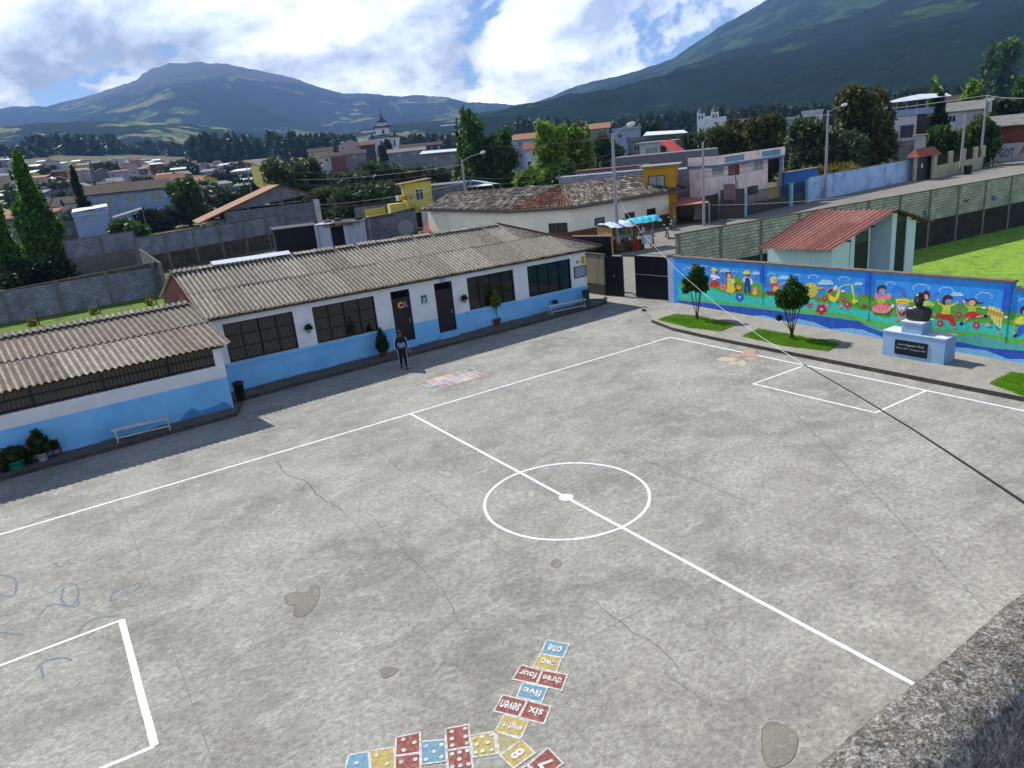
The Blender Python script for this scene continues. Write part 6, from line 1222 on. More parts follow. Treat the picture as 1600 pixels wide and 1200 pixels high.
def house(b, rz, W, D, H, wall, roof, rtype, label, name='house', wins=1, group=None, storeys=1, cat='house'):
    t = empty(name, b, rz, label, cat, group); wm = WALLC[wall]; rm = ROOFC[roof]; mb = MB(); mb.box(-W/2, W/2, 0, D, -1.5, H, wm)
    if rtype == 'gable':
        r = D*.2; mb.idx([(-W/2, 0, H), (-W/2, D, H), (-W/2, D/2, H+r), (W/2, 0, H), (W/2, D, H), (W/2, D/2, H+r)], [(0, 2, 1), (3, 4, 5)], wm)
    elif rtype == 'end':
        r = W*.2; mb.idx([(-W/2, 0, H), (W/2, 0, H), (0, 0, H+r), (-W/2, D, H), (W/2, D, H), (0, D, H+r)], [(0, 1, 2), (3, 5, 4)], wm)
    mb.build('wall', None, t); mb = MB(); o = .5
    if rtype == 'gable':
        for y0, y1 in ((-o, D/2), (D+o, D/2)):
            z0 = H-r*o/(D/2); mb.idx([(-W/2-o, y0, z0), (W/2+o, y0, z0), (W/2+o, y1, H+r), (-W/2-o, y1, H+r), (-W/2-o, y0, z0+.12), (W/2+o, y0, z0+.12), (W/2+o, y1, H+r+.12), (-W/2-o, y1, H+r+.12)], [(0, 3, 2, 1), (4, 5, 6, 7), (0, 1, 5, 4), (1, 2, 6, 5), (3, 0, 4, 7)], rm)
    elif rtype == 'end':
        for x0, x1 in ((-W/2-o, 0), (W/2+o, 0)):
            z0 = H-r*o/(W/2); mb.idx([(x0, -o, z0), (x1, -o, H+r), (x1, D+o, H+r), (x0, D+o, z0), (x0, -o, z0+.12), (x1, -o, H+r+.12), (x1, D+o, H+r+.12), (x0, D+o, z0+.12)], [(0, 1, 2, 3), (4, 7, 6, 5), (0, 4, 5, 1), (3, 0, 4, 7)], rm)
    elif rtype == 'shed':
        mb.idx([(-W/2-o, -o, H+.02), (W/2+o, -o, H+.02), (W/2+o, D+o, H+.02+D*.14), (-W/2-o, D+o, H+.02+D*.14), (-W/2-o, -o, H+.14), (W/2+o, -o, H+.14), (W/2+o, D+o, H+.14+D*.14), (-W/2-o, D+o, H+.14+D*.14)], [(0, 3, 2, 1), (4, 5, 6, 7), (0, 1, 5, 4), (1, 2, 6, 5), (2, 3, 7, 6), (3, 0, 4, 7)], rm)
    else:
        mb.box(-W/2-.2, W/2+.2, -.2, D+.2, H, H+.16, rm); mb.box(-W/2-.2, W/2+.2, -.2, -.05, H+.161, H+.7, wm); mb.box(-W/2-.2, -W/2-.05, -.04, D+.2, H+.161, H+.7, wm); mb.box(W/2+.05, W/2+.2, -.04, D+.2, H+.161, H+.7, wm)
    mb.build('roof', None, t)
    if wins:
        n = max(1, int(W/3.4))
        for s in range(storeys):
            zb = H-1.9-s*2.7
            if zb < .3: zb = .6
            for k in range(n):
                x = -W/2+W*(k+.5)/n; window(t, x-.55, x+.55, zb, zb+1.05, curtain=(k+s) % 2)
        if W > 5: mb = MB(); mb.box(-W/2+.5, -W/2+1.4, -.05, -.003, 0, min(2.1, H-.3), m_door); mb.build('door', None, t)
    return t
def face(x, jit=0): a = azof(x); return a-pi/2+jit                      # front towards the viewer
def hpx(x0, x1, yb, yt, dist, wall, roof, rtype, label, depth=7, jit=0., wins=1, storeys=1, name='house', group=None, cat='house'):
    xm = (x0+x1)/2; b = AT(xm, yb, dist); z0 = b.z if dist > 100 else max(0, b.z); z0 = min(b.z, TZ(b.x, b.y)+3); H = AT(xm, yt, dist).z-z0; W = (x1-x0)*dist/FPX
    return house((b.x, b.y, z0), face(xm, jit), W, depth, max(1.8, H), wall, roof, rtype, label, name, wins, group, storeys, cat)
# --- cream corner house with old tile roof, right behind the school
m_tilem = MTILE('old_clay_tiles', ['38332f', '4a443e', '857c70', '24211f', 'a8a093'], lich='161715', w=.3, h=.45, lich_amt=.75); m_tiler = MTILE('red_clay_tiles', ['6a4434', '8a5a46', '4f3529', 'a08a78'], lich='3a302a', w=.3, h=.45, lich_amt=.6)
ch = empty('corner_house', (28.4, 44.6, 0), 0, 'cream corner house under an old dark clay tile roof behind the school', 'house'); O = Vector((28.4, 44.6, 0))
m_ch = M('cream_house_wall', 'ece6d2', .9, .06, 1, dirt='c9c2ae', dirt_amt=.5, dscale=.5); m_chb = M('brown_base', '6b472c', .9, .2, 1); m_fas = M('grey_fascia', '5f5a56', .9, .2, 2)
wp = [(28.6, 62), (28.4, 44.6), (31.4, 39.6), (45.4, 40.2), (45.4, 47), (35, 49), (35, 62)]
wl = [(p[0]-O.x, p[1]-O.y) for p in wp]; mb = MB(); mb.prism(wl, -.1, 3.25, m_ch); mb.build('wall', None, ch)
mb = MB()
for a, b in zip(wl[1:3], wl[2:4]): 
    d = (Vector(b)-Vector(a)).normalized(); n_ = Vector((d.y, -d.x))*.03; mb.seg(Vector(a)+n_, Vector(b)+n_, .05, 0, .95, m_chb)
mb.build('painted_base', None, ch)
ev = [(27.9, 62), (27.7, 44.3), (31.1, 38.8), (46.2, 39.4)]; R1, R2, R3 = (34.4, 44.6, 4.75), (44.2, 45.2, 4.75), (31.8, 62, 4.45)
def L3(p, z=None): return (p[0]-O.x, p[1]-O.y, p[2] if z is None else z)
tr = corrugated('roof', L3(ev[2], 3.2), L3(ev[3], 3.2), L3(R2), L3(R1), m_tilem, ch, pitch=.34, amp=.085, rows=9, lap=.05, seg=6, half=True, step=.03)
corrugated('roof', L3(ev[1], 3.2), L3(ev[2], 3.2), L3((34.5, 44.5, 4.74)), L3(R1), m_tiler, ch, pitch=.34, amp=.085, rows=9, lap=.05, seg=6, half=True, step=.03)
corrugated('roof', L3(ev[0], 3.2), L3(ev[1], 3.2), L3(R1), L3(R3), m_tilem, ch, pitch=.3, amp=.06, rows=7, lap=.035, seg=6, half=True, step=.02)
mb = MB(); mb.poly([L3(ev[3], 3.2), L3((46.2, 49), 3.2), L3(R2)], m_tilem); mb.poly([L3((46.2, 49), 3.2), L3((35.2, 50), 3.2), L3(R1), L3(R2)], m_tilem); mb.poly([L3(R1), L3((35.2, 50), 3.2), L3((35.4, 62), 3.2), L3(R3)], m_tilem); mb.build('roof', None, ch)
mb = MB()
for a, b in ((R1, R2), (R1, ev[2]+(3.24,)), (R1, ev[1]+(3.24,)), (R2, ev[3]+(3.24,)), (R3, R1)):
    A, B = Vector(L3(a)), Vector(L3(b)); n = int((B-A).length/.4)
    for k in range(n): mb.cyl(A.lerp(B, k/n)+Vector((0, 0, .06)), A.lerp(B, (k+1.1)/n)+Vector((0, 0, .05)), .12, .1, 7, m_tilem if k % 3 else m_kerbs)
mb.build('ridge_tiles', None, tr)
mb = MB()
for a, b in zip(ev[:-1], ev[1:]): mb.seg(Vector(L3(a, 0))[:2]+(0,) if False else (a[0]-O.x+.12, a[1]-O.y+.12), (b[0]-O.x+.12, b[1]-O.y+.12), .2, 2.95, 3.18, m_fas)
mb.build('eaves', None, ch)
for (a, b, feats) in ((wp[2], wp[3], [(931, 943, 340, 362, 1), (978, 990, 332, 350, 0), (1012, 1023, 326, 345, 0)]), (wp[1], wp[2], [(860, 885, 349, 372, 0)])):
    A, B = Vector(a), Vector(b); d = (B-A).normalized(); sub = empty('facade', (A.x-O.x, A.y-O.y, 0), atan2(d.y, d.x)); sub.parent = ch
    for x0, x1, yt, yb, blue in feats:
        p, q = PL(x0, yb, A, B), PL(x1, yt, A, B); s0, s1 = (p.xy-A).dot(d), (q.xy-A).dot(d); z1 = q.z; z0 = p.z
        w = window(ch, s0, s1, z0, z1, frame=m_black); w.location = (A.x-O.x, A.y-O.y, 0); w.rotation_euler.z = atan2(d.y, d.x)
        if blue:
            mb = MB()
            for xx in np.arange(s0+.12, s1, .16): mb.box(xx-.02, xx+.02, -.08, -.055, z0, z1, M('blue_bars', '8fa4c4', .5, .1))
            g_ = mb.build('grille', None, w)
    bpy.data.objects.remove(sub)
# --- buildings seen behind and beside it
def boxh(name, x0, x1, yb, yt, dist, depth, mat, label, cat='house', roofm=None, jit=0., zb=None, top=.12, over=.15):
    """box volume from its front outline; returns root, width, height, z of base"""
    xm = (x0+x1)/2; b = AT(xm, yb, dist); z0 = b.z if zb is None else zb; H = AT(xm, yt, dist).z-z0; W = (x1-x0)*dist/FPX
    t = empty(name, (b.x, b.y, z0), face(xm, jit), label, cat); mb = MB(); mb.box(-W/2, W/2, 0, depth, -.3 if z0 < .5 else -z0, H, mat); mb.build('wall', None, t)
    if roofm: mb = MB(); mb.box(-W/2-over, W/2+over, -over, depth+over, H+.002, H+top, roofm); mb.build('roof', None, t)
    return t, W, H
t, W, H = boxh('yellow_house', 586, 662, 365, 334, 96, 6, WALLC['yellow'], 'yellow house with a roof terrace and small tower behind the grey yard walls', roofm=ROOFC['flat'], jit=.2, over=.5)
t.children[0].data.materials[0] = WALLC['grey']
mb = MB(); mb.box(-W/2-.5, W/2+.4, -.7, -.5, H-.1, H+.25, WALLC['yellow']); mb.box(-W/2-.4, -W/2+2.2, 2, 2.2, H+.13, H+.9, WALLC['yellow']); mb.box(-.8, 1.3, -.5, 1.4, H+.13, H+1.3, WALLC['yellow']); mb.box(W/2-1.6, W/2+.05, -.1, 2, -.2, H-.12, WALLC['yellow']); mb.build('parapet', None, t)
mb = MB(); mb.box(W/2-1.5, W/2+1.8, .4, 3.4, H+.13, H+3.6, WALLC['yellow']); tw = mb.build('tower', None, t); mb = MB(); mb.idx([(W/2-2.2, .1, H+3.5), (W/2+2, .1, H+3.85), (W/2+2, 3.7, H+3.85), (W/2-2.2, 3.7, H+3.5), (W/2-2.2, .1, H+3.6), (W/2+2, .1, H+3.95), (W/2+2, 3.7, H+3.95), (W/2-2.2, 3.7, H+3.6)], [(0, 3, 2, 1), (4, 5, 6, 7), (0, 1, 5, 4), (1, 2, 6, 5), (3, 0, 4, 7)], ROOFC['orange']); mb.build('tower_roof', None, tw)
w = window(t, W/2-.3, W/2+.6, H+1.4, H+2.7, y=.4, frame=m_wf); window(t, W/2-1.2, W/2-.2, .6, 2.2, y=-.1, frame=m_black)
for k, (dx, c_) in enumerate(((0, 'c9cdd0'), (.5, 'b8a23a'), (1.0, 'c0701f'), (1.7, '3f8fd0'))):
    q = AT(622+dx*12, 313, 97); o = MB(); o.lathe([(.2, 0), (.26, .5), (.2, .62), (.05, .66)], n=10, m=M('tank_'+c_, c_, .5, .1)); o = o.build('water_drum', None, None, (q.x, q.y, AT(622, 314, 97).z)); tag(o, ('white', 'yellow', 'orange', 'blue')[k]+' plastic drum standing on the yellow house terrace', 'drum')
boxh('house', 674, 735, 345, 287, 100, 8, WALLC['grey block'], 'bare grey block upper storey behind the left lamp post', roofm=None)
boxh('house', 728, 812, 330, 300, 104, 7, WALLC['grey'], 'long low dark grey block wall house behind the left end of the tile roof')
t, W, H = boxh('house', 664, 701, 368, 324, 93, 5, WALLC['white'], 'pale plastered house with a dark tiled porch next to the yellow house'); mb = MB(); mb.box(.1, W/2, -.06, -.003, .2, 1.7, m_wd); mb.build('window', None, t); mb = MB(); mb.idx([(-.1, -.7, 1.9), (W/2+.3, -.7, 1.9), (W/2+.3, 0, 2.3), (-.1, 0, 2.3)], [(0, 1, 2, 3)], ROOFC['dark tiled']); mb.build('porch_roof', None, t)
t, W, H = boxh('shed', 664, 712, 372, 358, 84, 3, WALLC['grey'], 'low shed with a red clay roof just behind the classroom ridge', 'shed'); mb = MB(); mb.idx([(-W/2-.3, -.5, H-.2), (W/2+.3, -.5, H-.2), (W/2-.1, 2.5, H+1), (-W/2+.6, 2.5, H+1)], [(0, 1, 2, 3)], ROOFC['red']); mb.build('roof', None, t)
def canopy(name, pts, zoff, mat, label, dist, posts=True, cat='canopy'):
    P = [AT(x, y, d) for (x, y, d) in pts]; o = P[0]; t = empty(name, (o.x, o.y, 0), 0, label, cat); mb = MB(); Q = [p-Vector((o.x, o.y, 0)) for p in P]; mb.poly([tuple(q) for q in Q], mat); mb.poly([(q.x, q.y, q.z-.06) for q in Q][::-1], mat)
    n = len(Q)
    for i in range(n): a, b = Q[i], Q[(i+1) % n]; mb.poly([(a.x, a.y, a.z-.06), (b.x, b.y, b.z-.06), tuple(b), tuple(a)], mat)
    mb.build('cover', None, t)
    if posts:
        for q in Q: mb = MB(); zb = max(0, q.z-2.6); mb.cyl((q.x, q.y, zb-.5), (q.x, q.y, q.z-.06), .06, .06, 6, m_grey); mb.build('post', None, t)
    return t
m_tarpw = M('white_tarp', 'c3cedb', .6, .08, 1)
canopy('canopy', [(698, 289, 104), (735, 281, 104), (770, 287, 108), (782, 287, 112), (745, 285, 116)], 0, m_tarpw, 'white canopy on the roof behind the left lamp post', 104)
canopy('canopy', [(730, 292, 103), (770, 289, 103), (762, 284, 112), (738, 281, 112)], 0, m_tarpw, 'white awning hanging beside the lamp post', 103)
canopy('canopy', [(800, 297, 96), (825, 309, 90), (856, 297, 96), (832, 290, 104)], 0, ROOFC['white metal'], 'shiny white metal roof left of the clay tile ridge', 96)
# grey block strip, orange house, blue-grey wall, slab
t, W, H = boxh('house', 877, 1012, 310, 271, 82, 3, MBLOCK('white_washed_blocks', 'a3a9b8', '8c93a4', '5b5f6a', .5, .25, .03), 'whitewashed block house strip rising above the clay tile roof', jit=-.12)
t, W, H = boxh('house', 903, 1010, 300, 264, 92, 4, WALLC['grey block'], 'rough grey block house with a rusty roof edge behind the whitewashed strip', roofm=ROOFC['rusty'], jit=-.1)
t, W, H = boxh('house', 1008, 1055, 330, 260, 76, 4, WALLC['orange'], 'ochre yellow house with a barred window at the end of the tile roof', roofm=ROOFC['flat'], jit=-.1, over=.4); window(t, -1.0, .5, H-2.5, H-.9, frame=m_black, curtain=True)
t, W, H = boxh('house', 960, 1112, 300, 240, 98, 8, M('raw_slab', '6d6e72', .95, .25, .8, dirt='4c4d52', dirt_amt=.6), 'unfinished grey concrete storey left of the pink house', jit=-.1)
mb = MB()
for k in range(4): x_ = -W/2+.5+k*(W-1)/3; mb.cyl((x_, .4, H), (x_, .4, H+.9), .015, .015, 5, m_black)
mb.build('starter_bars', None, t)
t, W, H = boxh('shed', 1053, 1108, 315, 263, 80, 4, M('blue_grey_sheet', '7e8ba3', .7, .12, 1), 'pale blue grey sheet metal shed between the ochre and pink houses', 'shed')
t, W, H = boxh('house', 1003, 1050, 262, 222, 118, 7, WALLC['white'], 'white upper storey with a big window and steep red stair roof', roofm=ROOFC['white metal'], jit=-.1, over=.6); window(t, -1.6, .2, H-2.8, H-.7, curtain=True); mb = MB(); mb.box(.6, 1.5, -.05, -.003, H-3.2, H-.6, M('brown_door', '4b241c', .7, .2)); mb.build('door', None, t)
canopy('stair_roof', [(1030, 221, 112), (1048, 218, 117), (1080, 242, 112), (1062, 245, 106)], 0, M('bright_red_roof', 'b3392c', .7, .12, 3), 'steep bright red roof running down over an outside stair', 112, posts=False, cat='roof')
canopy('canopy', [(1005, 212, 140), (1075, 207, 140), (1068, 203, 150), (1010, 206, 150)], 0, m_tarpw, 'flat white terrace canopy above the red stair roof', 140)
hpx(984, 1062, 235, 217, 150, 'grey', 'flat', 'flat', 'grey terrace house with plants below the white terrace canopy', wins=1)
# pink house
pk = M('pink_plaster', 'e4d3cc', .85, .1, 1.2, dirt='93797d', dirt_amt=.4); pA, pB = Vector((48.6, 37.9)), Vector((60.6, 39.9)); pd = (pB-pA).normalized(); ph_ = empty('pink_house', (pA.x, pA.y, 0), atan2(pd.y, pd.x), 'pink two storey house with turquoise balusters on its roof parapet', 'house')
def pp(x, y): q = PL(x, y, pA, pB); return (q.xy-pA).dot(pd), q.z
sL, zT = pp(1111, 262); sR, zTR = pp(1200, 248); sE, zE = pp(1216, 230); zRoof = pp(1150, 252)[1]; zf = pp(1150, 292)[1]
mb = MB(); mb.box(sL, sR, 0, 2.5, -.1, zf+1.7+.6, pk); mb.box(sE-.35, sE, -.7, -.35, -.1, zRoof+.1, WALLC['pale blue']); mb.build('wall', None, ph_)
zr = zf+2.3; mb = MB(); mb.box(sL-.1, sE, -.8, 2.7, zr+.002, zr+.22, M('blue_slab_edge', '5a6f96', .8, .1)); mb.box(sL-.1, sE, -.8, -.6, zr+.222, zE+.0, pk); mb.box(sL-.1, sL+.1, -.59, 2.6, zr+.222, zE, pk); mb.build('roof', None, ph_)
m_tur = M('turquoise_paint', '2a8aa8', .6, .1, 3)
for xa, xb in ((1121, 1151), (1179, 1208)):
    s0, s1 = pp(xa, 245)[0], pp(xb, 240)[0]; mb = MB(); mb.box(s0, s1, -.86, -.801, zr+.35, zr+.42, m_tur); mb.box(s0, s1, -.86, -.801, zE-.25, zE-.18, m_tur)
    for s in np.arange(s0+.1, s1, .28): mb.box(s, s+.12, -.85, -.802, zr+.421, zE-.251, m_tur)
    mb.build('balustrade', None, ph_)
for xa, xb, ya, yb, fr, cu in ((1109, 1130, 258, 275, m_wf, 1), (1158, 1169, 252, 258, m_wf, 0), (1178, 1192, 250, 266, m_wf, 1), (1168, 1183, 290, 304, m_black, 0)):
    s0, z0 = pp(xa, yb); s1, z1 = pp(xb, ya); window(ph_, max(s0, sL+.1), s1, z0, z1, frame=fr, curtain=cu)
s0, z0 = pp(1138, 275); s1, z1 = pp(1147, 256); mb = MB(); mb.box(s0, s1, -.05, -.003, z0, z1, M('varnished_door', '6b3f1c', .5, .2)); mb.build('door', None, ph_); s0, z0 = pp(1148, 274); s1, z1 = pp(1155, 254); mb = MB(); mb.box(s0, s1, -.04, -.003, z0, z1, WALLC['brick']); mb.build('door_panel', None, ph_)
# outside stair in front of the pink house
m_stair = M('stair_concrete', '7a6664', .9, .2, 2)
t = empty('outside_stair', tuple(G(1150, 340))[:2]+(0,), .5, 'pinkish outside stair with iron handrail below the pink house door', 'stair')
mb = MB()
for k in range(12): mb.box(.3*k-.5, .3*k-.2, 0, 1.1, 3.0-.27*k-1.2*(k<9)-(1.8-.27*k+.0)*(k>=9)*0, 3.3-.27*k, m_stair)
mb.build('steps', None, t); mb = MB()
for k in range(0, 12, 2): mb.cyl((.3*k-.4, -.02, 3.3-.27*k), (.3*k-.4, -.02, 4.1-.27*k), .025, .025, 5, m_black)
mb.cyl((-.4, -.02, 4.1), (2.8, -.02, 1.25), .03, .03, 5, m_black); mb.build('handrail', None, t)
bwall('garden_wall', [tuple(G(1126, 342)[:2]), tuple(G(1163, 339)[:2])], 2.7, 2.7, M('dark_brown_wall', '4f4644', .9, .12, 1), 'plain dark brown garden wall below the pink house', col_step=0)
t = empty('iron_gate', tuple(G(1100, 348)[:2])+(0,), .1, 'black double iron gate beside the concrete pole', 'gate'); mb = MB(); mb.box(-.2, 2.2, 0, .05, 0, 2.5, m_black); mb.build('panel', None, t); mb = MB(); mb.box(-.3, -.2, -.05, .1, 0, 2.6, m_fas); mb.box(2.2, 2.3, -.05, .1, 0, 2.6, m_fas); mb.build('frame', None, t)
m_tq = M('pale_turquoise', '78b5bd', .7, .1, 2)
for (x, y, yt) in ((1163, 338, 303), (1235, 322, 288), (1261, 317, 283)):
    p = G(x, y); h = AT(x, yt, hypot(p.x-CX, p.y-CY)).z; mb = MB(); mb.box(-.18, .18, -.18, .18, 0, h, m_tq); mb.box(-.23, .23, -.23, .23, h, h+.1, m_tq); o = mb.build('gate_post', None, None, (p.x, p.y, 0)); tag(o, 'pale turquoise gate post '+{1163: 'next to the dark brown wall', 1235: 'between the two black gates', 1261: 'touching the pale blue street wall'}[x], 'post')
pa, pb, pc_ = G(1164, 338), G(1234, 322), G(1260, 317)
for a, b, lab in ((pa, pb, 'long black iron fence gate in front of the blue yard wall'), (pb, pc_, 'narrow black barred gate left of the pale blue street wall')):
    d = b-a; Ln = d.length; t = empty('iron_gate', a, atan2(d.y, d.x), lab, 'gate'); mb = MB(); mb.box(.3, Ln-.3, -.02, .02, .1, 1.2, m_black); mb.build('panel', None, t); mb = MB()
    for s in np.arange(.3, Ln-.3, .16): mb.box(s, s+.03, -.02, .02, 1.2, 2.25, m_black)
    mb.box(.3, Ln-.3, -.03, .03, 2.25, 2.32, m_black); mb.build('bars', None, t)
t = empty('yard_wall', (61.5, 38.8, 0), .05, 'saturated blue yard wall behind the iron fence gate', 'wall'); mb = MB(); mb.box(-.8, 5.5, 0, .2, 0, 3.3, M('deep_blue_paint', '2b5c9c', .8, .15, 1)); mb.build('wall', None, t); mb = MB(); mb.box(-.9, 5.6, -.2, .4, 3.3, 3.4, ROOFC['flat']); mb.build('coping', None, t)
# street walls on the right
m_lb = M('flaking_pale_blue', 'a3c0e0', .9, .12, .8, .1, dirt='5a6f98', dirt_amt=.7, dscale=.7)
bwall('street_wall', [tuple(G(1264, 315)[:2]), tuple(G(1426, 281)[:2])], 2.6, 2.6, m_lb, 'long flaking pale blue wall along the street', col_step=0)
t = empty('tiled_gateway', G(1430, 282.5), .0, 'dark gateway under a little red tiled roof', 'gateway'); ga, gb = G(1430, 282.5), G(1453, 279); d = gb-ga; t.rotation_euler.z = atan2(d.y, d.x); Ln = d.length
mb = MB(); mb.box(0, Ln, 0, .05, 0, 2.9, m_door); mb.build('door', None, t); mb = MB(); mb.box(-.3, 0, -.1, .2, 0, 3, WALLC['cream']); mb.box(Ln, Ln+.3, -.1, .2, 0, 3, WALLC['cream']); mb.build('jamb', None, t)
mb = MB(); mb.idx([(-.7, -.9, 2.9), (Ln+.7, -.9, 2.9), (Ln+.5, .1, 3.9), (-.3, .1, 3.9), (Ln+.7, 1, 2.9), (-.7, 1, 2.9)], [(0, 1, 2, 3), (3, 2, 4, 5), (0, 3, 5), (1, 4, 2), (0, 5, 4, 1)], ROOFC['red']); mb.build('roof', None, t)
mb = MB(); mb.box(Ln*.35, Ln*.42, -.03, -.001, 1.5, 2.0, m_sw); mb.build('notice', None, t)
m_cg = M('pale_lime_wall', '9c9c80', .85, .12, 1, dirt='7b7b63', dirt_amt=.4); A_, B_ = G(1456, 279.5), G(1535, 263); d = B_-A_; Ln = d.length; t = empty('railing_wall', A_, atan2(d.y, d.x), 'pale cream street wall with stepped pillars and iron railings', 'wall')
mb = MB(); mb.box(0, Ln, 0, .2, -.1, 1.5, m_cg); mb.build('low_wall', None, t)
for s in (0, .3, .55, .8, .96):
    mb = MB(); mb.box(Ln*s, Ln*s+1.0, -.05, .25, 1.5, 3.0 if s else 3.2, m_cg); mb.build('pillar', None, t)
mb = MB()
for s in np.arange(.9, Ln, .2): mb.box(s, s+.03, .08, .11, 1.5, 2.7, m_black)
mb.build('railing', None, t)
# --- houses beyond on the right
t, W, H = boxh('house', 1383, 1422, 245, 183, 135, 8, WALLC['white'], 'white three storey house with blue window and canopied roof terrace', roofm=ROOFC['flat']); window(t, .2, 1.9, 2.6, 4.6, frame=M('blue_frame', '30407a', .6, .1)); mb = MB(); mb.box(W/2+.01, W/2+3.5, .5, 7, -.3, H-.4, WALLC['brown']); mb.build('side_wing', None, t)
for k in range(5): mb = MB(); x_ = -W/2+.3+k*W/3.3; mb.cyl((x_, .3, H), (x_, .3, H+2.2), .06, .06, 6, m_grey); mb.build('post', None, t)
mb = MB(); mb.box(-W/2-.4, W/2+3.8, -.1, .0, H+.13, H+1.0, WALLC['pale blue']); mb.build('parapet', None, t)
mb = MB(); mb.idx([(-W/2-.8, -.8, H+2.2), (W/2+4.4, -.8, H+2.3), (W/2+4.0, 7, H+2.9), (0, 7, H+2.9), (W/2, 2, H+3.1)], [(0, 1, 4), (1, 2, 4), (2, 3, 4), (3, 0, 4)], ROOFC['white metal']); mb.build('canopy', None, t)
hpx(1400, 1460, 262, 222, 128, 'white', 'flat', 'flat', 'low white house with a dark blue side wall behind the blue street wall', depth=5)
hpx(1402, 1424, 252, 228, 124, 'grey', 'flat', 'flat', 'dark slate blue lean-to at the left of the low white house', depth=3, wins=0)
t, W, H = boxh('chimney_house', 1429, 1442, 250, 212, 122, 1.6, WALLC['white'], 'small white square turret with a flat cap', 'turret', roofm=ROOFC['flat'], over=.3)
hpx(1478, 1530, 210, 172, 165, 'white', 'grey sheet', 'gable', 'white house with blue shutters and sagging pale grey roof', storeys=1); hpx(1535, 1600, 195, 178, 190, 'brown', 'dark tiled', 'gable', 'dark roofed house high on the right', wins=0)
t, W, H = boxh('brick_house', 1541, 1660, 251, 194, 134, 8, WALLC['brick'], 'dark brick house with a grey roof over a white graffiti wall', roofm=None, jit=-.06)
mb = MB(); mb.idx([(-W/2-1, -1, H-.1), (W/2+1, -1, H-.1), (W/2+1, 4, H+1.3), (-W/2+.5, 4, H+1.3), (-W/2-1, -1, H+.05), (W/2+1, -1, H+.05), (W/2+1, 4, H+1.45), (-W/2+.5, 4, H+1.45)], [(0, 3, 2, 1), (4, 5, 6, 7), (0, 1, 5, 4), (3, 0, 4, 7)], ROOFC['grey sheet']); mb.build('roof', None, t)
mb = MB(); mb.box(-W/2, W/2, -.3, -.01, -.3, 2.6, M('white_graffiti_wall', 'a5a8a4', .9, .15, 1)); mb.build('white_wall', None, t); window(t, -W/2+1.2, -W/2+4.0, H-3.1, H-1.2, frame=m_fas, curtain=True)
m_sr = M('red_spray', '9a4a48', .9, .2); m_sbk = M('black_spray', '30323a', .9, .2)
def gtext(s, x, z, w, h, mt): 
    o = text_mesh(s, (x, -.31, z), (1, 0, 0), (0, 0, 1), w, h, mt, 'graffiti', t, bold=.01)
gtext('IBAR', -W/2+.8, .8, 2.6, 1.3, m_sr); gtext('GOT', -W/2+3.9, .7, 1.8, 1.2, m_sbk); gtext('A', -W/2+6.3, .8, 1., 1.3, m_sr)
o = text_mesh('12', (-W/2+6.1, -.02, H-4.0), (1, 0, 0), (0, 0, 1), 1.6, 1.4, m_sw, 'house_number', t, bold=-.01)
# red roofed houses above the willows' left
hpx(805, 838, 231, 217, 240, 'pale blue', 'orange', 'gable', 'pale house with a faded pink roof left of the willows', depth=8); hpx(822, 850, 245, 232, 215, 'white', 'red', 'gable', 'white house with a bright red roof just left of the willows', depth=8); hpx(800, 815, 240, 231, 225, 'grey', 'white metal', 'flat', 'small grey hut with white roof beside the red roofed house', wins=0); hpx(793, 806, 224, 216, 260, 'pale blue', 'flat', 'flat', 'bright blue topped hut at the edge of the poplars', wins=0)
hpx(925, 952, 225, 200, 230, 'grey', 'orange', 'gable', 'house with orange roof showing right above the willow', wins=1); hpx(960, 1000, 225, 203, 210, 'pale blue', 'flat', 'flat', 'pale blue terrace house behind the concrete lamp', wins=1, storeys=2); hpx(1232, 1262, 200, 187, 220, 'pale blue', 'flat', 'flat', 'pale blue flat roofed house behind the pink house trees', depth=6); hpx(1256, 1282, 192, 176, 240, 'white', 'white metal', 'flat', 'white topped house just left of the largest tree', depth=6)
hpx(1062, 1100, 238, 222, 150, 'grey', 'grey sheet', 'flat', 'grey roof slab between the red stair roof and the trees', wins=0); hpx(1480, 1510, 172, 158, 230, 'cream', 'dark tiled', 'gable', 'cream house above the pale grey roof', wins=1); hpx(1505, 1540, 180, 166, 210, 'lilac', 'grey sheet', 'gable', 'lilac house next to the green tree at upper right', wins=1)
# --- left: gable block house
t, W, H = boxh('block_house', 371, 497, 386, 322, 108, 9, WALLC['grey block'], 'tall grey block house with an orange sloping roof', jit=.17)
pkx = (452-434)*108/FPX; r = AT(452, 289, 108).z-(AT(434, 322, 108).z); mb = MB(); mb.idx([(-W/2, 0, H), (W/2, 0, H+1.1), (pkx, 0, H+r), (-W/2, 9, H), (W/2, 9, H+1.1), (pkx, 9, H+r)], [(0, 1, 2), (3, 5, 4), (1, 4, 5, 2)], WALLC['grey block']); mb.build('gable', None, t)
mb = MB()
for x_ in (-W/2+.1, -W/2+3.1, pkx, W/2-.15): mb.box(x_-.15, x_+.15, -.05, -.003, -.3, H+max(0, r*(1-abs(x_-pkx)/(W/2+pkx if x_ < pkx else W/2-pkx)))-.1, m_col)
mb.box(-W/2, W/2, -.055, -.004, .9, 1.15, m_col); mb.build('columns', None, t)
mb = MB(); e0 = (-W/2-3.6, H-1.1); z_ = lambda x: H+r*(x+W/2)/(pkx+W/2)
mb.idx([(e0[0], -.8, e0[1]), (pkx, -.3, H+r+.05), (pkx, 9.3, H+r+.05), (e0[0], 9.3, e0[1]), (e0[0], -.8, e0[1]+.14), (pkx, -.3, H+r+.2), (pkx, 9.3, H+r+.2), (e0[0], 9.3, e0[1]+.14)], [(0, 3, 2, 1), (4, 5, 6, 7), (0, 1, 5, 4), (3, 0, 4, 7)], ROOFC['orange'])
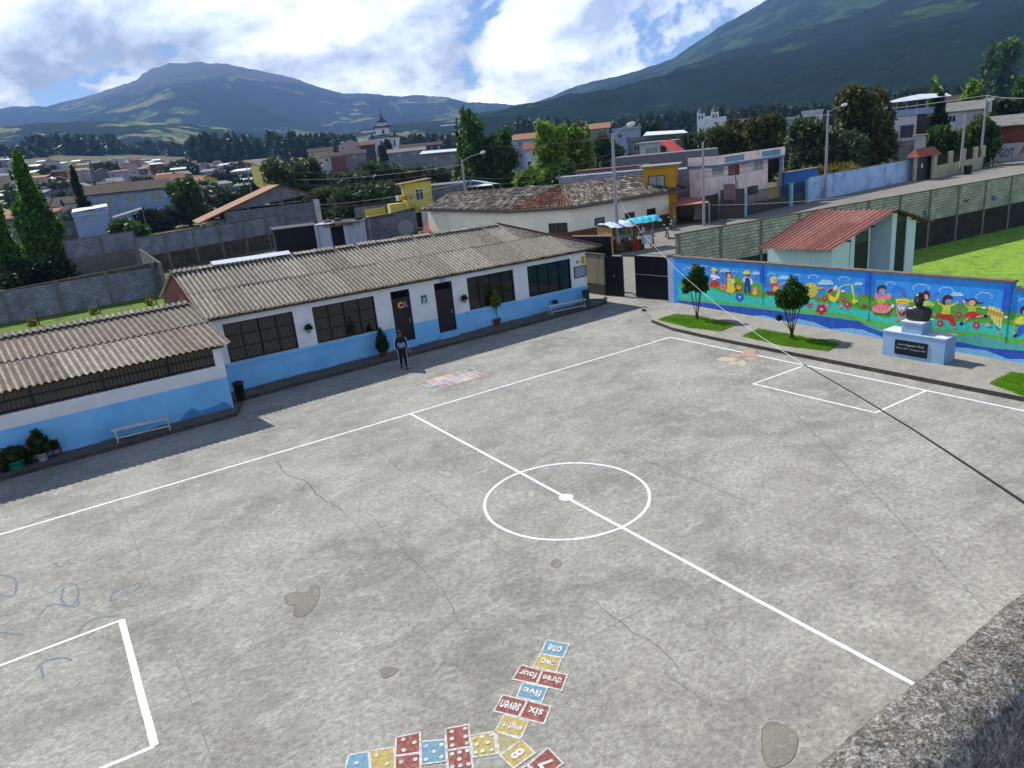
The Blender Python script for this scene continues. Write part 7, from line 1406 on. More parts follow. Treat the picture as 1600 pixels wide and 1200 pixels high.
mb.idx([(pkx, -.3, H+r+.05), (W/2+1, -.3, H+.7), (W/2+1, 9.3, H+.7), (pkx, 9.3, H+r+.05), (pkx, -.3, H+r+.2), (W/2+1, -.3, H+.85), (W/2+1, 9.3, H+.85), (pkx, 9.3, H+r+.2)], [(0, 3, 2, 1), (4, 5, 6, 7), (0, 1, 5, 4), (1, 2, 6, 5)], ROOFC['rusty']); mb.build('roof', None, t)
mb = MB(); mb.box(W/2+.01, W/2+.8, .0, 5, -.3, H+.3, WALLC['white']); mb.build('side_wall', None, t)
mb = MB(); mb.box(-W/2-2, -W/2-.01, 2.5, 7, -.3, H-1.0, WALLC['white']); pw = mb.build('porch_room', None, t); mb = MB(); mb.box(-W/2-1.5, -W/2-.7, 2.4, 2.49, H-3.6, H-1.4, ROOFC['red']); mb.build('door', None, pw); mb = MB(); mb.cyl((-W/2-3.3, -.5, -.3), (-W/2-3.3, -.5, H-1.05), .09, .09, 6, m_wf); mb.build('post', None, t)
m_tarpk = M('black_tarp', '0e1118', .7, .3, 1.2, .3)
t, W, H = boxh('shed', 436, 497, 388, 356, 80, 4, m_tarpk, 'shed wrapped in black tarpaulin in front of the gable house', 'shed', roofm=m_tarpk, jit=.08); 
m_oldw = M('peeling_whitewash', 'a9b2c8', .95, .15, 1.5, .1, dirt='4c5468', dirt_amt=.85, dscale=1.1, streak=True)
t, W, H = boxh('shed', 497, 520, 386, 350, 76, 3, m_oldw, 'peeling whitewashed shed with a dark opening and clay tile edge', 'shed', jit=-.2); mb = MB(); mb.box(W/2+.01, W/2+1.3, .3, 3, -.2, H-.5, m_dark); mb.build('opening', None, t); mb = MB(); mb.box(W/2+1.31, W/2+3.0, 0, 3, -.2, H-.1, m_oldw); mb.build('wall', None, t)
mb = MB(); mb.box(W/2-.6, W/2+2.2, -.25, .5, H-.3, H-.18, ROOFC['orange']); mb.build('tile_edge', None, t)
for k, (x, y) in enumerate(((512, 347), (528, 343), (541, 348), (560, 341))):
    p = AT(x, y, 78); mb = MB(); vs = []; 
    for i in range(20):
        a = 2*pi*i/20
        for j in range(8): b = 2*pi*j/8; vs.append(((.32+.12*cos(b))*cos(a), (.32+.12*cos(b))*sin(a), .12*sin(b)))
    mb.idx(vs, [(i*8+j, ((i+1) % 20)*8+j, ((i+1) % 20)*8+(j+1) % 8, i*8+(j+1) % 8) for i in range(20) for j in range(8)], M('old_rubber', '16161a', .8, .2), True); o = mb.build('tyre', None, None, (p.x, p.y, p.z)); tag(o, 'old tyre weighing down the shed roof, %s from the left' % ('first', 'second', 'third', 'fourth and apart')[k], 'tyre')
canopy('shed_roof', [(495, 352, 76), (565, 345, 74), (575, 340, 82), (500, 344, 84)], 0, M('dark_patched_roof', '2d2b2c', .9, .3, 1), 'low dark patched roof carrying the old tyres', 78, posts=True, cat='roof')
bwall('yard_wall', [tuple(G(552, 385)[:2]), tuple(G(620, 376)[:2]), tuple(G(655, 372)[:2])], 2.7, 3.4, WALLC['grey block'], 'rough grey block yard wall carrying the satellite dish', col_step=0)
bwall('yard_wall', [tuple(G(560, 366)[:2]), tuple(G(652, 356)[:2])], 3.4, 3.4, WALLC['grey block'], 'second grey block wall between the black sheds and the yellow house', col_step=0)
p = AT(634, 356, 81); mb = MB(); mb.lathe([(.01, 0), (.35, .04), (.62, .14), (.85, .3)], n=20, m=WALLC['grey']); o = mb.build('satellite_dish', None, None, p); o.rotation_euler = (radians(80), 0, radians(-25)); tag(o, 'grey satellite dish on the rough block wall', 'satellite dish')
# left middle ground
t, W, H = boxh('house', 160, 258, 325, 298, 190, 9, WALLC['pale blue'], 'long pale blue house with three wide windows and a dark tiled roof', roofm=None)
mb = MB(); mb.idx([(-W/2-.7, -.8, H-.1), (W/2+.7, -.8, H-.1), (W/2+.7, 4.5, H+1.9), (-W/2-.7, 4.5, H+1.9), (-W/2-.7, -.8, H+.05), (W/2+.7, -.8, H+.05), (W/2+.7, 4.5, H+2.05), (-W/2-.7, 4.5, H+2.05)], [(0, 3, 2, 1), (4, 5, 6, 7), (0, 1, 5, 4), (3, 0, 4, 7), (1, 2, 6, 5)], ROOFC['dark tiled']); mb.build('roof', None, t)
for s in (-.3, 0, .3): window(t, W*s-1.3, W*s+1.3, H-2.6, H-.7, curtain=True)
hpx(128, 168, 360, 335, 158, 'pale blue', 'white metal', 'flat', 'low blue grey block shed below the long pale blue house', depth=6, wins=0); canopy('canopy', [(112, 332, 165), (168, 322, 165), (166, 318, 175), (113, 327, 175)], 0, ROOFC['white metal'], 'long white metal canopy right of the cypresses', 165); canopy('canopy', [(172, 342, 160), (222, 326, 160), (220, 324, 168), (175, 338, 168)], 0, ROOFC['grey sheet'], 'narrow grey sheet roof sloping behind the round bush', 160)
t, W, H = boxh('house', 255, 285, 298, 282, 235, 7, WALLC['white'], 'white house with a rusty red roof above the long pale blue house'); mb = MB(); mb.idx([(-W/2-1, -.8, H), (W/2+1, -.8, H), (W/2+1, 4, H+1.8), (-W/2-1, 4, H+1.8)], [(0, 1, 2, 3)], ROOFC['rusty']); mb.build('roof', None, t); window(t, -.7, 1.2, H-2.3, H-.6)
t, W, H = boxh('yellow_hall', 410, 440, 273, 256, 260, 10, WALLC['yellow'], 'yellow hall with a row of tall white windows left of the grove', jit=.3); mb = MB(); mb.idx([(-W/2-1, -.8, H), (W/2+1, -.8, H), (W/2+1, 5, H+2), (-W/2-1, 5, H+2)], [(0, 1, 2, 3)], ROOFC['grey sheet']); mb.build('roof', None, t)
for k in range(5): window(t, -W/2+.6+k*1.25, -W/2+1.2+k*1.25, .7, 2.3)
canopy('hall_roof', [(655, 241, 330), (742, 233, 330), (738, 230, 345), (660, 236, 345)], 0, ROOFC['white metal'], 'long white hall roof to the right of the domed church', 330)
hpx(662, 742, 258, 240, 332, 'grey', 'flat', 'flat', 'long grey hall under the white hall roof', depth=10); hpx(610, 665, 252, 236, 360, 'grey', 'grey sheet', 'gable', 'wide grey roofed house right of the dark round tree'); hpx(505, 535, 258, 244, 340, 'white', 'dark tiled', 'gable', 'white house with brick wing above the left part of the grove'); hpx(520, 540, 262, 246, 330, 'brick', 'flat', 'flat', 'narrow brick house above the grove', wins=0); hpx(538, 572, 256, 240, 345, 'grey', 'dark tiled', 'gable', 'dark roofed house with a long balcony above the grove'); hpx(485, 520, 246, 236, 380, 'cream', 'dark tiled', 'gable', 'long dark tiled roof left of the domed church'); hpx(532, 566, 240, 226, 420, 'pink', 'white metal', 'end', 'gabled house with white roof left of the domed church'); hpx(565, 586, 238, 226, 410, 'brown', 'rusty', 'gable', 'rust roofed nave beside the domed church', wins=0); hpx(628, 690, 240, 228, 390, 'brown', 'dark tiled', 'gable', 'long brown tiled roof right of the domed church', wins=1)
# generic small houses of the town
rs = random.Random(21); wl_ = list(WALLC)[:10]; wl_ = ['white', 'grey', 'grey block', 'cream', 'pale blue', 'grey', 'white', 'white', 'grey block', 'pink', 'lilac', 'white', 'brick', 'yellow']; rl_ = ['red', 'orange', 'grey sheet', 'white metal', 'flat',  'dark tiled', 'dark tiled', 'white metal', 'grey sheet', 'grey sheet', 'rusty', 'flat', 'flat', 'flat']; rt_ = {'flat': 'flat', 'white metal': 'shed'}
LM = [(0, 'at the far left edge'), (60, 'behind the cypresses'), (130, 'right of the cypresses'), (200, 'above the round bush'), (270, 'above the long pale blue house'), (340, 'above the orange roof'), (410, 'beside the yellow hall'), (480, 'left of the domed church'), (560, 'just left of the domed church'), (640, 'right of the domed church'), (720, 'left of the poplars')]
cnt = {}; used = set(); tot = 0
for row, (ys, dm) in enumerate(((244, 560), (251, 470), (259, 390), (269, 320), (281, 265), (296, 225), (312, 195), (330, 170))):
    x = -40+rs.random()*20
    while x < (750 if row < 2 else 430 if row < 4 else 330 if row < 6 else 150):
        w = rs.uniform(.75, 1.45)*(6.5+row*.4)*FPX/dm*.78
        d = dm*rs.uniform(.93, 1.07); b = AT(x, hor(x), d); tz = TZ(b.x, b.y)
        H = rs.choice([2.7, 3.0, 3.2, 5.4, 5.6]) if row > 0 else rs.uniform(2.8, 5.5)
        # keep clear of the individually built ones
        px_ = x+w/2; busy = (row >= 5 and 150 < px_ < 330) or (row in (3, 4) and 250 < px_ < 290) or (560 < px_ < 640 and row < 2) or (row == 4 and 395 < px_) or (row >= 6 and 105 < px_ < 175)
        if not busy and rs.random() < .86:
            wc, rc = rs.choice(wl_), rs.choice(rl_); tot += 1; lm = [l for q, l in LM if q <= max(0, px_)][-1]
            st = 2 if H > 4.5 else 1; rt = rt_.get(rc) or rs.choice(['gable', 'gable', 'end', 'shed'])
            rown = ['farthest row', 'second farthest row', 'third row', 'fourth row', 'middle row', 'nearer row', 'near row', 'nearest row'][row]
            lab = f'{"two storey" if st == 2 else "low"} {wc} house, {rc+" roof" if rc != "flat" else "flat roof"}, {rown}, {lm}'
            if lab in used: wc = rs.choice(['lilac', 'cream', 'pale blue', 'pink', 'yellow', 'white']); lab = f'{"two storey" if st == 2 else "low"} {wc} house, {rc+" roof" if rc != "flat" else "flat roof"}, {rown}, {lm}'
            used.add(lab); house((b.x, b.y, tz), face(x, rs.uniform(-.5, .5)), w*d/FPX, rs.uniform(5, 9), H, wc, rc, rt, lab, wins=1 if row > 0 else 0, storeys=st, group='small houses of the town')
        x += w*rs.uniform(.72, 1.15)
# ================================================================== churches
m_chw = M('church_stone', 'd2d5d8', .9, .1, .3, dirt='9a9fa6', dirt_amt=.5, dscale=.2); m_chd = M('church_trim', '4b4f5c', .9, .2, .5)
cb = AT(604, 236, 430); cz0 = cb.z-2; s = 430/FPX
t = empty('domed_church', (cb.x, cb.y, cz0), face(604), 'grey white church with a tall tiered tower and pointed lantern', 'church')
def zc(y): return AT(604, y, 430).z-cz0
mb = MB(); mb.box(-22*s, 20*s, 0, 14, -6, zc(214), m_chw); mb.build('nave', None, t)
mb = MB(); mb.box(-13*s, 9*s, -1, 8, 0, zc(211), m_chw); mb.box(-12*s, 8*s, -.5, 7.5, zc(211), zc(198), m_chw); mb.box(-8*s, 5*s, .5, 6, zc(196), zc(189), m_chw); mb.build('tower', None, t)
mb = MB()
for y0, y1, a, b in ((215, 213, -23, 21), (212, 210, -14, 10), (199, 196, -14, 10), (190, 188.5, -9, 6)): mb.box(a*s, b*s, -1.4, 8.4, zc(y0), zc(y1), m_chd)
mb.build('cornice', None, t)
mb = MB(); mb.lathe([(6*s, zc(188.5)), (6*s, zc(186)), (4*s, zc(184)), (1.6*s, zc(181)), (.6*s, zc(176)), (.1*s, zc(172))], (-1.5*s, 3, 0), 10, m_chd); mb.build('lantern', None, t); mb = MB(); mb.box(-1.8*s, -1.2*s, 2.8, 3.2, zc(172), zc(167), m_black); mb.box(-2.8*s, -.2*s, 2.8, 3.2, zc(170), zc(169.3), m_black); mb.build('cross', None, t)
for x_ in (-18, 15): mb = MB(); mb.lathe([(3.2*s, zc(214)), (3.2*s, zc(211)), (2*s, zc(209)), (.3*s, zc(205))], (x_*s, 2, 0), 8, m_chd); mb.build('turret', None, t)
for x_, y0, y1, w in ((0, 209, 202, 2.2), (-16, 230, 222, 2), (14, 230, 220, 2), (-5, 232, 219, 2.5), (8, 224, 217, 1.4)): mb = MB(); mb.box((x_-w)*s-.0, (x_+w)*s-.6, -1.06 if abs(x_) < 12 else -.06, -1.005 if abs(x_) < 12 else -.005, zc(y0), zc(y1), m_wd); mb.build('window', None, t)
cb = AT(1108, 196, 420); t = empty('twin_tower_church', (cb.x, cb.y, cb.z-3), face(1108), 'pale church with two pointed towers in front of the dark ridge', 'church'); s = 420/FPX
def zd(y): return AT(1108, y, 420).z-cb.z+3
mb = MB(); mb.box(-6*s, 24*s, 1, 18, -6, zd(184), m_chw); mb.build('nave', None, t)
for x_ in (-11, 8):
    mb = MB(); mb.box((x_-5.5)*s, (x_+5.5)*s, 0, 11*s, -6, zd(176), m_chw); tw = mb.build('tower', None, t); mb = MB(); mb.lathe([(6.5*s, zd(176)), (5*s, zd(173)), (.15*s, zd(164))], (x_*s, 5.5*s, 0), 4, m_chd); mb.build('spire', None, tw)
    for dx in (-3.2, .8): mb = MB(); mb.box((x_+dx)*s, (x_+dx+2)*s, -.05, -.004, zd(185), zd(179), m_wd); mb.build('belfry_opening', None, tw)
mb = MB(); mb.box(-5*s, 3*s, -.05, .9, -6, zd(181), m_chw); mb.build('front', None, t)
# far buildings on the slopes
bpy.context.view_layer.update()
HILLS = [o for o in COL.objects if o.name.split('.')[0] in ('mountain', 'hill', 'hills')]
def hitpt(x, y, d):
    best = None; dr = Vector(ray(x, y)).normalized()
    for o in HILLS:
        ok, loc, nr, ix = o.ray_cast(Vector(CAM), dr)
        if ok and (best is None or (loc-Vector(CAM)).length < best[1]): best = (loc.copy(), (loc-Vector(CAM)).length)
    return (best[0], hypot(best[0].x-CX, best[0].y-CY)) if best else (AT(x, y, d), d)
for x0, x1, yb, yt, d, lab in ( (502, 520, 197, 191, 1700, 'white greenhouse on the green slope left of the church'), (566, 584, 209, 205, 1500, 'low bright greenhouse behind the domed church'), (690, 724, 198, 196, 1800, 'thin white greenhouse on the slope right of the church')):
    xm = (x0+x1)/2; b, d = hitpt(xm, yb, d); W = (x1-x0)*d/FPX; H = 5; t = empty('farm_building', b, face(xm), lab, 'building'); mb = MB(); mb.box(-W/2, W/2, 0, 14, -9, H, WALLC['grey']); mb.build('wall', None, t); mb = MB(); mb.idx([(-W/2-1, -1, H), (W/2+1, -1, H), (W/2+1, 15, H+3), (-W/2-1, 15, H+3)], [(0, 1, 2, 3)], ROOFC['flat' if d > 1850 else 'white metal']); mb.build('roof', None, t)

# ================================================================== poles and wires
m_pole = M('concrete_pole', '93949a', .9, .15, 3, .1); m_lamp = M('lamp_glass', 'c9ccc4', .4, .1, 5); m_wire = M('wire_black', '17181a', .7, .1); m_wirel = M('wire_sunlit', 'c4c6c8', .5, .1); m_wireg = M('wire_grey', '85878a', .6, .1)
def pole(xb, yb, xt, yt, lab, arm=None, r=.16, dist=None, z0=0):
    b = G(xb, yb) if dist is None else AT(xb, yb, dist); d = hypot(b.x-CX, b.y-CY); H = AT(xt, yt, d).z-z0; t = empty('street_lamp' if arm else 'utility_pole', (b.x, b.y, z0), 0, lab, 'street lamp' if arm else 'utility pole')
    mb = MB(); mb.cyl((0, 0, 0), (0, 0, H), r, r*.6, 10, m_pole); mb.build('pole', None, t)
    if arm:
        q = AT(arm[0], arm[1], d)-Vector((b.x, b.y, z0)); mb = MB(); st = Vector((0, 0, H-.25)); mb.tube([st, st.lerp(q, .5)+Vector((0, 0, .12)), q], .04, 7, m_pole); mb.build('arm', None, t)
        dd = Vector((q.x, q.y, 0)).normalized(); mb = MB(); mb.lathe([(.02, 0), (.13, .08), (.17, .3), (.15, .55), (.03, .68)], n=10, m=m_lamp, sx=1, sy=.6); o = mb.build('lamp_head', None, t, q); o.rotation_euler = Vector((dd.x, dd.y, .28)).to_track_quat('Z', 'X').to_euler()
    return t, Vector((b.x, b.y, H+z0)), d
pL, topL, dL = pole(734, 362, 725, 248, 'left concrete street lamp rising behind the classroom roof', (750, 240), .17)
pM, topM, dM = pole(966, 395, 959, 208, 'middle concrete street lamp standing beside the market stall', (979, 197), .17)
pR, topR, dR = pole(1289, 311, 1294, 172, 'right concrete street lamp in front of the pale blue wall', (1314, 166), .17)
pC, topC, dC = pole(1100, 353, 1098, 222, 'plain concrete pole beside the black double iron gate', None, .15)
pS, topS, dS = pole(1500, 272, 1498, 178, 'concrete pole in front of the cream railing wall', None, .17); pX, topX, dX = pole(1531, 262, 1533, 150, 'concrete pole with transformer near the street corner', None, .17)
mb = MB(); mb.cyl((.3, -.3, -1.2), (.3, -.3, .2), .3, .3, 10, m_grey); mb.build('transformer', None, pX, (0, 0, topX.z-1))
pole(393, 300, 387, 254, 'thin leaning pole above the orange roof', None, .14, 190, TZ(*AT(390, 300, 190)[:2])); 
def wire(name, P, r, mat, label, cat='wire', group=None):
    mb = MB()
    if name == 'service_cable': mb.tube([Vector(p) for p in P[:7]], r*.6, 5, m_wirel); mb.tube([Vector(p) for p in P[6:]], r, 5, mat)  # one cable: sunlight on its far stretch put in as a paler colour
    else: mb.tube([Vector(p) for p in P], r, 5, mat)
    o = mb.build(name); return tag(o, label, cat, group)
def sag(a, b, s, n=16): a, b = Vector(a), Vector(b); return [a.lerp(b, i/n)-Vector((0, 0, s*4*(i/n)*(1-i/n))) for i in range(n+1)]
# the cable that hangs from the middle lamp to this building
ctl = [(963, 304, dM), (977, 330, 44), (1010, 372, 36), (1060, 424, 28), (1120, 476, 21.5), (1190, 527, 16.5), (1255, 569, 13), (1340, 618, 10), (1430, 673, 7.6), (1520, 732, 5.8), (1600, 785, 4.6), (1720, 868, 3.6)]
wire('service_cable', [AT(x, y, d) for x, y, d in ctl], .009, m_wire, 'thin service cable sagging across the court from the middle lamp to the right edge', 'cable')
for o in COL.objects:
    pass
far = [AT(-80, 250+0, 240), AT(-80, 262, 240)]
for k, (dz, xl, yl) in enumerate(((-.3, 385, 262), (-.6, 385, 275), (-1.2, 388, 285), (-2.6, 500, 300), (-3.0, 500, 306))):
    e = AT(xl, yl, 185) if k < 3 else AT(400, 318+6*(k-3), 150); wire('power_line', sag(topL+Vector((0, 0, dz)), e, 1.2), .022, m_wireg if k % 2 else m_wire, 'power line number %s from the top running left from the left lamp over the grove' % ('one', 'two', 'three', 'four', 'five')[k], 'power line', 'power lines left of the left lamp')
for k, dz in enumerate((-.4, -.9)): wire('power_line', sag(topL+Vector((0, 0, dz-1.5)), topM+Vector((0, 0, dz-1.0)), .9), .02, m_wire, ('upper', 'lower')[k]+' power line between the left and the middle lamp', 'power line')
wire('power_line', sag(AT(1100, 186, 160), topX+Vector((0, 0, .0)), 1.0), .05, m_wireg, 'long grey power line crossing in front of the dark ridge', 'power line'); wire('power_line', sag(topX, AT(1700, 138, 90), .6), .04, m_wireg, 'grey power line leaving the corner pole to the right', 'power line')
for k, dz in enumerate((-2.6, -3.1)): wire('power_line', sag(topC+Vector((0, 0, dz)), topR+Vector((0, 0, dz-.8)), .5), .02, m_wire, ('upper', 'lower')[k]+' cable in front of the pink house', 'power line')
wire('power_line', sag(Vector((45.3, 40, 1.7)), Vector((47, 20, 2.4)), .3), .02, m_wireg, 'slack cable hanging low over the street beside the block wall', 'power line')
wire('power_line', sag(topM+Vector((0, 0, -.3)), AT(700, 215, 240), 1.5), .02, m_wire, 'cable going from the middle lamp towards the poplars', 'power line')

# ================================================================== people
m_skin = M('skin_brown', '8a5a44', .6, .06); m_hair = M('hair_black', '0f0d0d', .6, .1)
def person(loc, rz, label, top, bottom, H=1.62, accent=None, bend=0., stride=.12, hold=None, sleeves=True):
    t = empty('person', loc, rz, label, 'person'); k = H/1.7; V = []; E_ = []; R_ = []
    def add(p, r, par=None): V.append((p[0]*k, p[1]*k, p[2]*k)); R_.append(r*k); i = len(V)-1; (E_.append((par, i)) if par is not None else None); return i
    fy = bend; t.rotation_euler.x = 0
    pel = add((0, 0, .93), .115); sp = add((0, -.01, 1.08), .105, pel); ch_ = add((0, -.02+fy*.3, 1.27), .125, sp); nk = add((0, fy*.5, 1.45), .05, ch_); hd0 = add((0, fy*.6-.01, 1.54), .062, nk); hd1 = add((0, fy*.7-.02, 1.62), .09, hd0); hd2 = add((0, fy*.7, 1.68), .07, hd1)
    joints = {}
    for s in (-1, 1):
        hip = add((s*.09, 0, .88), .085, pel); kn = add((s*.1, -.05-stride*s, .49), .058, hip); an = add((s*.1, .02-stride*2*s, .09), .036, kn); toe = add((s*.11, -.13-stride*2*s, .035), .03, an)
        sh = add((s*.17, fy*.3, 1.38), .055, ch_); el = add((s*.24, .02+fy*.2, 1.12), .04, sh); hx, hy, hz = (s*.23, -.16+fy*.3, .93)
        wr = add((hx, hy, hz), .026, el); pa = add((hx, hy-.03, hz-.06), .03, wr)
        for f in range(4): a = add((hx+(f-1.5)*.016, hy-.045, hz-.10), .008, pa); add((hx+(f-1.5)*.016, hy-.065, hz-.13-.008*(1.5-abs(f-1.5))), .007, a)
        a = add((hx-s*.03, hy-.045, hz-.075), .009, pa); add((hx-s*.035, hy-.065, hz-.095), .008, a); joints[s] = (hip, kn, an, toe, sh, el, wr)
    body = skinned('body', V, E_, R_, m_skin, t, 1)
    P = [Vector(v) for v in V]
    def garment(name, idxs, edges, radii, mat): return skinned(name, [tuple(P[i]) for i in idxs], edges, [r*k for r in radii], mat, t, 1)
    j1, j2 = joints[-1], joints[1]
    garment('jacket', [pel, sp, ch_, nk, j1[4], j1[5], j1[6], j2[4], j2[5], j2[6]], [(0, 1), (1, 2), (2, 3), (2, 4), (4, 5), (5, 6), (2, 7), (7, 8), (8, 9)], [.135, .13, .15, .065, .078, .06, .042, .078, .06, .042], top)
    garment('trousers', [pel, j1[0], j1[1], j1[2], j2[0], j2[1], j2[2]], [(0, 1), (1, 2), (2, 3), (0, 4), (4, 5), (5, 6)], [.13, .105, .078, .058, .105, .078, .058], bottom)
    for s in (-1, 1):
        q = joints[s]; mb = MB(); c_ = P[q[3]]; mb.ball((c_.x, c_.y+.05*k, .045*k), .055*k, 8, m_black, .7); mb.ball((c_.x, c_.y-.03*k, .04*k), .048*k, 8, m_black, .7); mb.build('shoe', None, t)
    hc = P[hd1]; mb = MB(); vs = []; n = 12
    for i in range(7):
        th = pi*.5*i/6
        for j in range(n): a = 2*pi*j/n; rr = .108*k; back = .02*k; low = .05*k if sin(a) > -.3 else 0; vs.append((hc.x+rr*cos(a)*sin(pi/2-th+.0001)*.95, hc.y+back+rr*sin(a)*cos(th), hc.z+.02*k+rr*1.05*sin(th)-(low if i == 0 else 0)))
    mb.idx(vs, [(i*n+j, i*n+(j+1) % n, (i+1)*n+(j+1) % n, (i+1)*n+j) for i in range(6) for j in range(n)], m_hair, True); mb.build('hair', None, t)
    mb = MB(); mb.cyl((hc.x, hc.y-.088*k, hc.z+.005), (hc.x, hc.y-.112*k, hc.z-.02*k), .01*k, .016*k, 6, m_skin)
    for s in (-1, 1): mb.ball((hc.x+s*.03*k, hc.y-.086*k, hc.z+.015*k), .009*k, 5, m_hair); mb.ball((hc.x+s*.088*k, hc.y, hc.z), .02*k, 5, m_skin)
    mb.box(hc.x-.022*k, hc.x+.022*k, hc.y-.088*k, hc.y-.08*k, hc.z-.048*k, hc.z-.042*k, M('lips', '6a352f', .6, .05)); mb.build('face', None, t)
    if accent:
        mb = MB(); c_ = P[ch_]; mb.poly([(-.12*k, c_.y-.158*k, 1.25*k), (0, c_.y-.166*k, 1.2*k), (.12*k, c_.y-.158*k, 1.25*k), (.115*k, c_.y-.14*k, 1.0*k), (-.115*k, c_.y-.14*k, 1.0*k)], accent); mb.build('jacket_front', None, t)
        for s in (-1, 1):
            a, b, c2 = P[joints[s][4]], P[joints[s][5]], P[joints[s][6]]; mb = MB(); o_ = Vector((s*.062*k, 0, .02)); mb.tube([a+o_, b+o_*.95, c2+o_*.72], .014, 5, m_sw); mb.build('sleeve_stripe', None, t); a, b, c2 = P[joints[s][0]], P[joints[s][1]], P[joints[s][2]]; mb = MB(); o_ = Vector((s*.09*k, 0, 0)); mb.tube([a+o_, b+o_*.85, c2+o_*.62], .012, 5, m_sw); mb.build('leg_stripe', None, t)
    return t
m_navy = M('navy_tracksuit', '161b30', .9, .12, 4); m_gjac = M('grey_knit', '878c96', .9, .1, 4)
pf = G(632, 575); person(pf, -.35, 'boy in a navy and grey tracksuit with white stripes walking past the first door', m_navy, m_navy, 1.6, m_gjac, .05)
hd = MB(); hd.ball((0, 0, 0), .06, 8, M('paper_bag', '8d7a62', .9, .2)); o = hd.build('snack_bag', None, None, pf+Vector((.3, -.13, .72))); tag(o, 'small crumpled paper bag in the boy\'s hand', 'bag')
p = G(1019, 386); person(p, .3, 'woman in a pink top and dark trousers standing by the market stall', M('pink_top', 'b08a94', .9, .1), M('dark_trousers', '15161f', .9, .1), 1.6, None, 0, .03)
p = G(1004, 380); person(p, -.2, 'vendor in a white blouse behind the white stall counter', M('white_blouse', 'b9bcc2', .9, .1), M('dark_skirt', '20202c', .9, .1), 1.55, None, .02, .02)
p = G(1551, 258); person(p, .4, 'rider in a blue jacket at the red motorcycle on the street corner', M('blue_jacket', '2d4580', .9, .1), m_navy, 1.7, None, .1, .05); p = G(1535, 262); person(p, .1, 'person in blue overalls standing beside the street corner pole', M('blue_overalls', '3a5490', .9, .1), M('blue_overalls', '3a5490', .9, .1), 1.65, None, 0, .03)
# ================================================================== market stall
sb = G(966, 396); t = empty('market_stall', sb, -.12, 'market stall crowded with goods under white and turquoise tarpaulins', 'stall'); W = 4.3
m_tt = M('turquoise_tarp', '35b0c4', .6, .12, 1.5)
for x_, y_ in ((-.5, 0), (1.4, 0), (3.4, 0), (-.5, 1.8), (1.4, 1.8), (3.4, 1.8)): mb = MB(); mb.cyl((x_, y_, 0), (x_, y_, 2.12), .03, .03, 6, m_grey); mb.build('post', None, t)
def tarp(x0, x1, y0, y1, z, mat, seed):
    rs = np.random.RandomState(seed); n = 9; m_ = 6; vs = []
    for i in range(n):
        for j in range(m_): vs.append((x0+(x1-x0)*i/(n-1), y0+(y1-y0)*j/(m_-1), z+.25*sin(pi*j/(m_-1))+rs.normal()*.05-(.1 if j in (0,) else 0)))
    mb = MB(); mb.idx(vs, [(i*m_+j, (i+1)*m_+j, (i+1)*m_+j+1, i*m_+j+1) for i in range(n-1) for j in range(m_-1)], mat); return mb.build('tarpaulin', None, t)
tag(tarp(-.8, 1.6, -.4, 2.0, 2.1, m_tarpw, 1), 'greyish white tarpaulin'); tag(tarp(1.3, 4.0, -.5, 1.9, 2.2, m_tt, 2), 'turquoise tarpaulin')
mb = MB(); mb.box(-.6, 2.6, .1, 1.6, .0, .75, M('counter_wood', '4a3a2a', .9, .2, 4)); mb.build('counter', None, t); mb = MB(); mb.box(-.65, -.57, -.2, 1.8, 0, 2.05, M('ochre_sheet', '9a7a44', .8, .3, 3)); mb.build('side_sheet', None, t)
mb = MB(); mb.box(2.1, 2.8, -.7, -.2, .45, 1.1, M('white_box', 'c5cad6', .7, .1)); mb.build('white_counter', None, t)
gcol = [M('goods_'+h, h, .7, .2, 5) for h in ('7a7a2a', '8a5a2a', '9a2f22', '4a5a2a', '2f4a6a', 'a0803a', '5a2a3a', '356a5a')]
rs2_ = random.Random(4)
for k in range(26):
    x_ = -.4+2.7*rs2_.random(); mb = MB(); c_ = gcol[k % 8]
    if k < 10: mb.box(x_-.14, x_+.14, -.15, .08, rs2_.uniform(.2, .4), rs2_.uniform(.6, .85), c_)
    elif k < 18: mb.box(x_-.12, x_+.12, .3+.1*(k % 3), .6+.1*(k % 3), .751, rs2_.uniform(.9, 1.25), c_)
    else: mb.lathe([(.03, 0), (.12, .1), (.13, .35), (.02, .55)], (x_, .1, rs2_.uniform(1.3, 1.7)), 7, c_)
    mb.build('goods', None, t)
mb = MB(); mb.box(1.2, 1.4, -.4, -.25, .1, .9, gcol[2]); mb.box(1.5, 1.65, -.42, -.28, .1, .85, M('red_cloth', 'a8322a', .9, .2)); mb.build('red_bags', None, t)
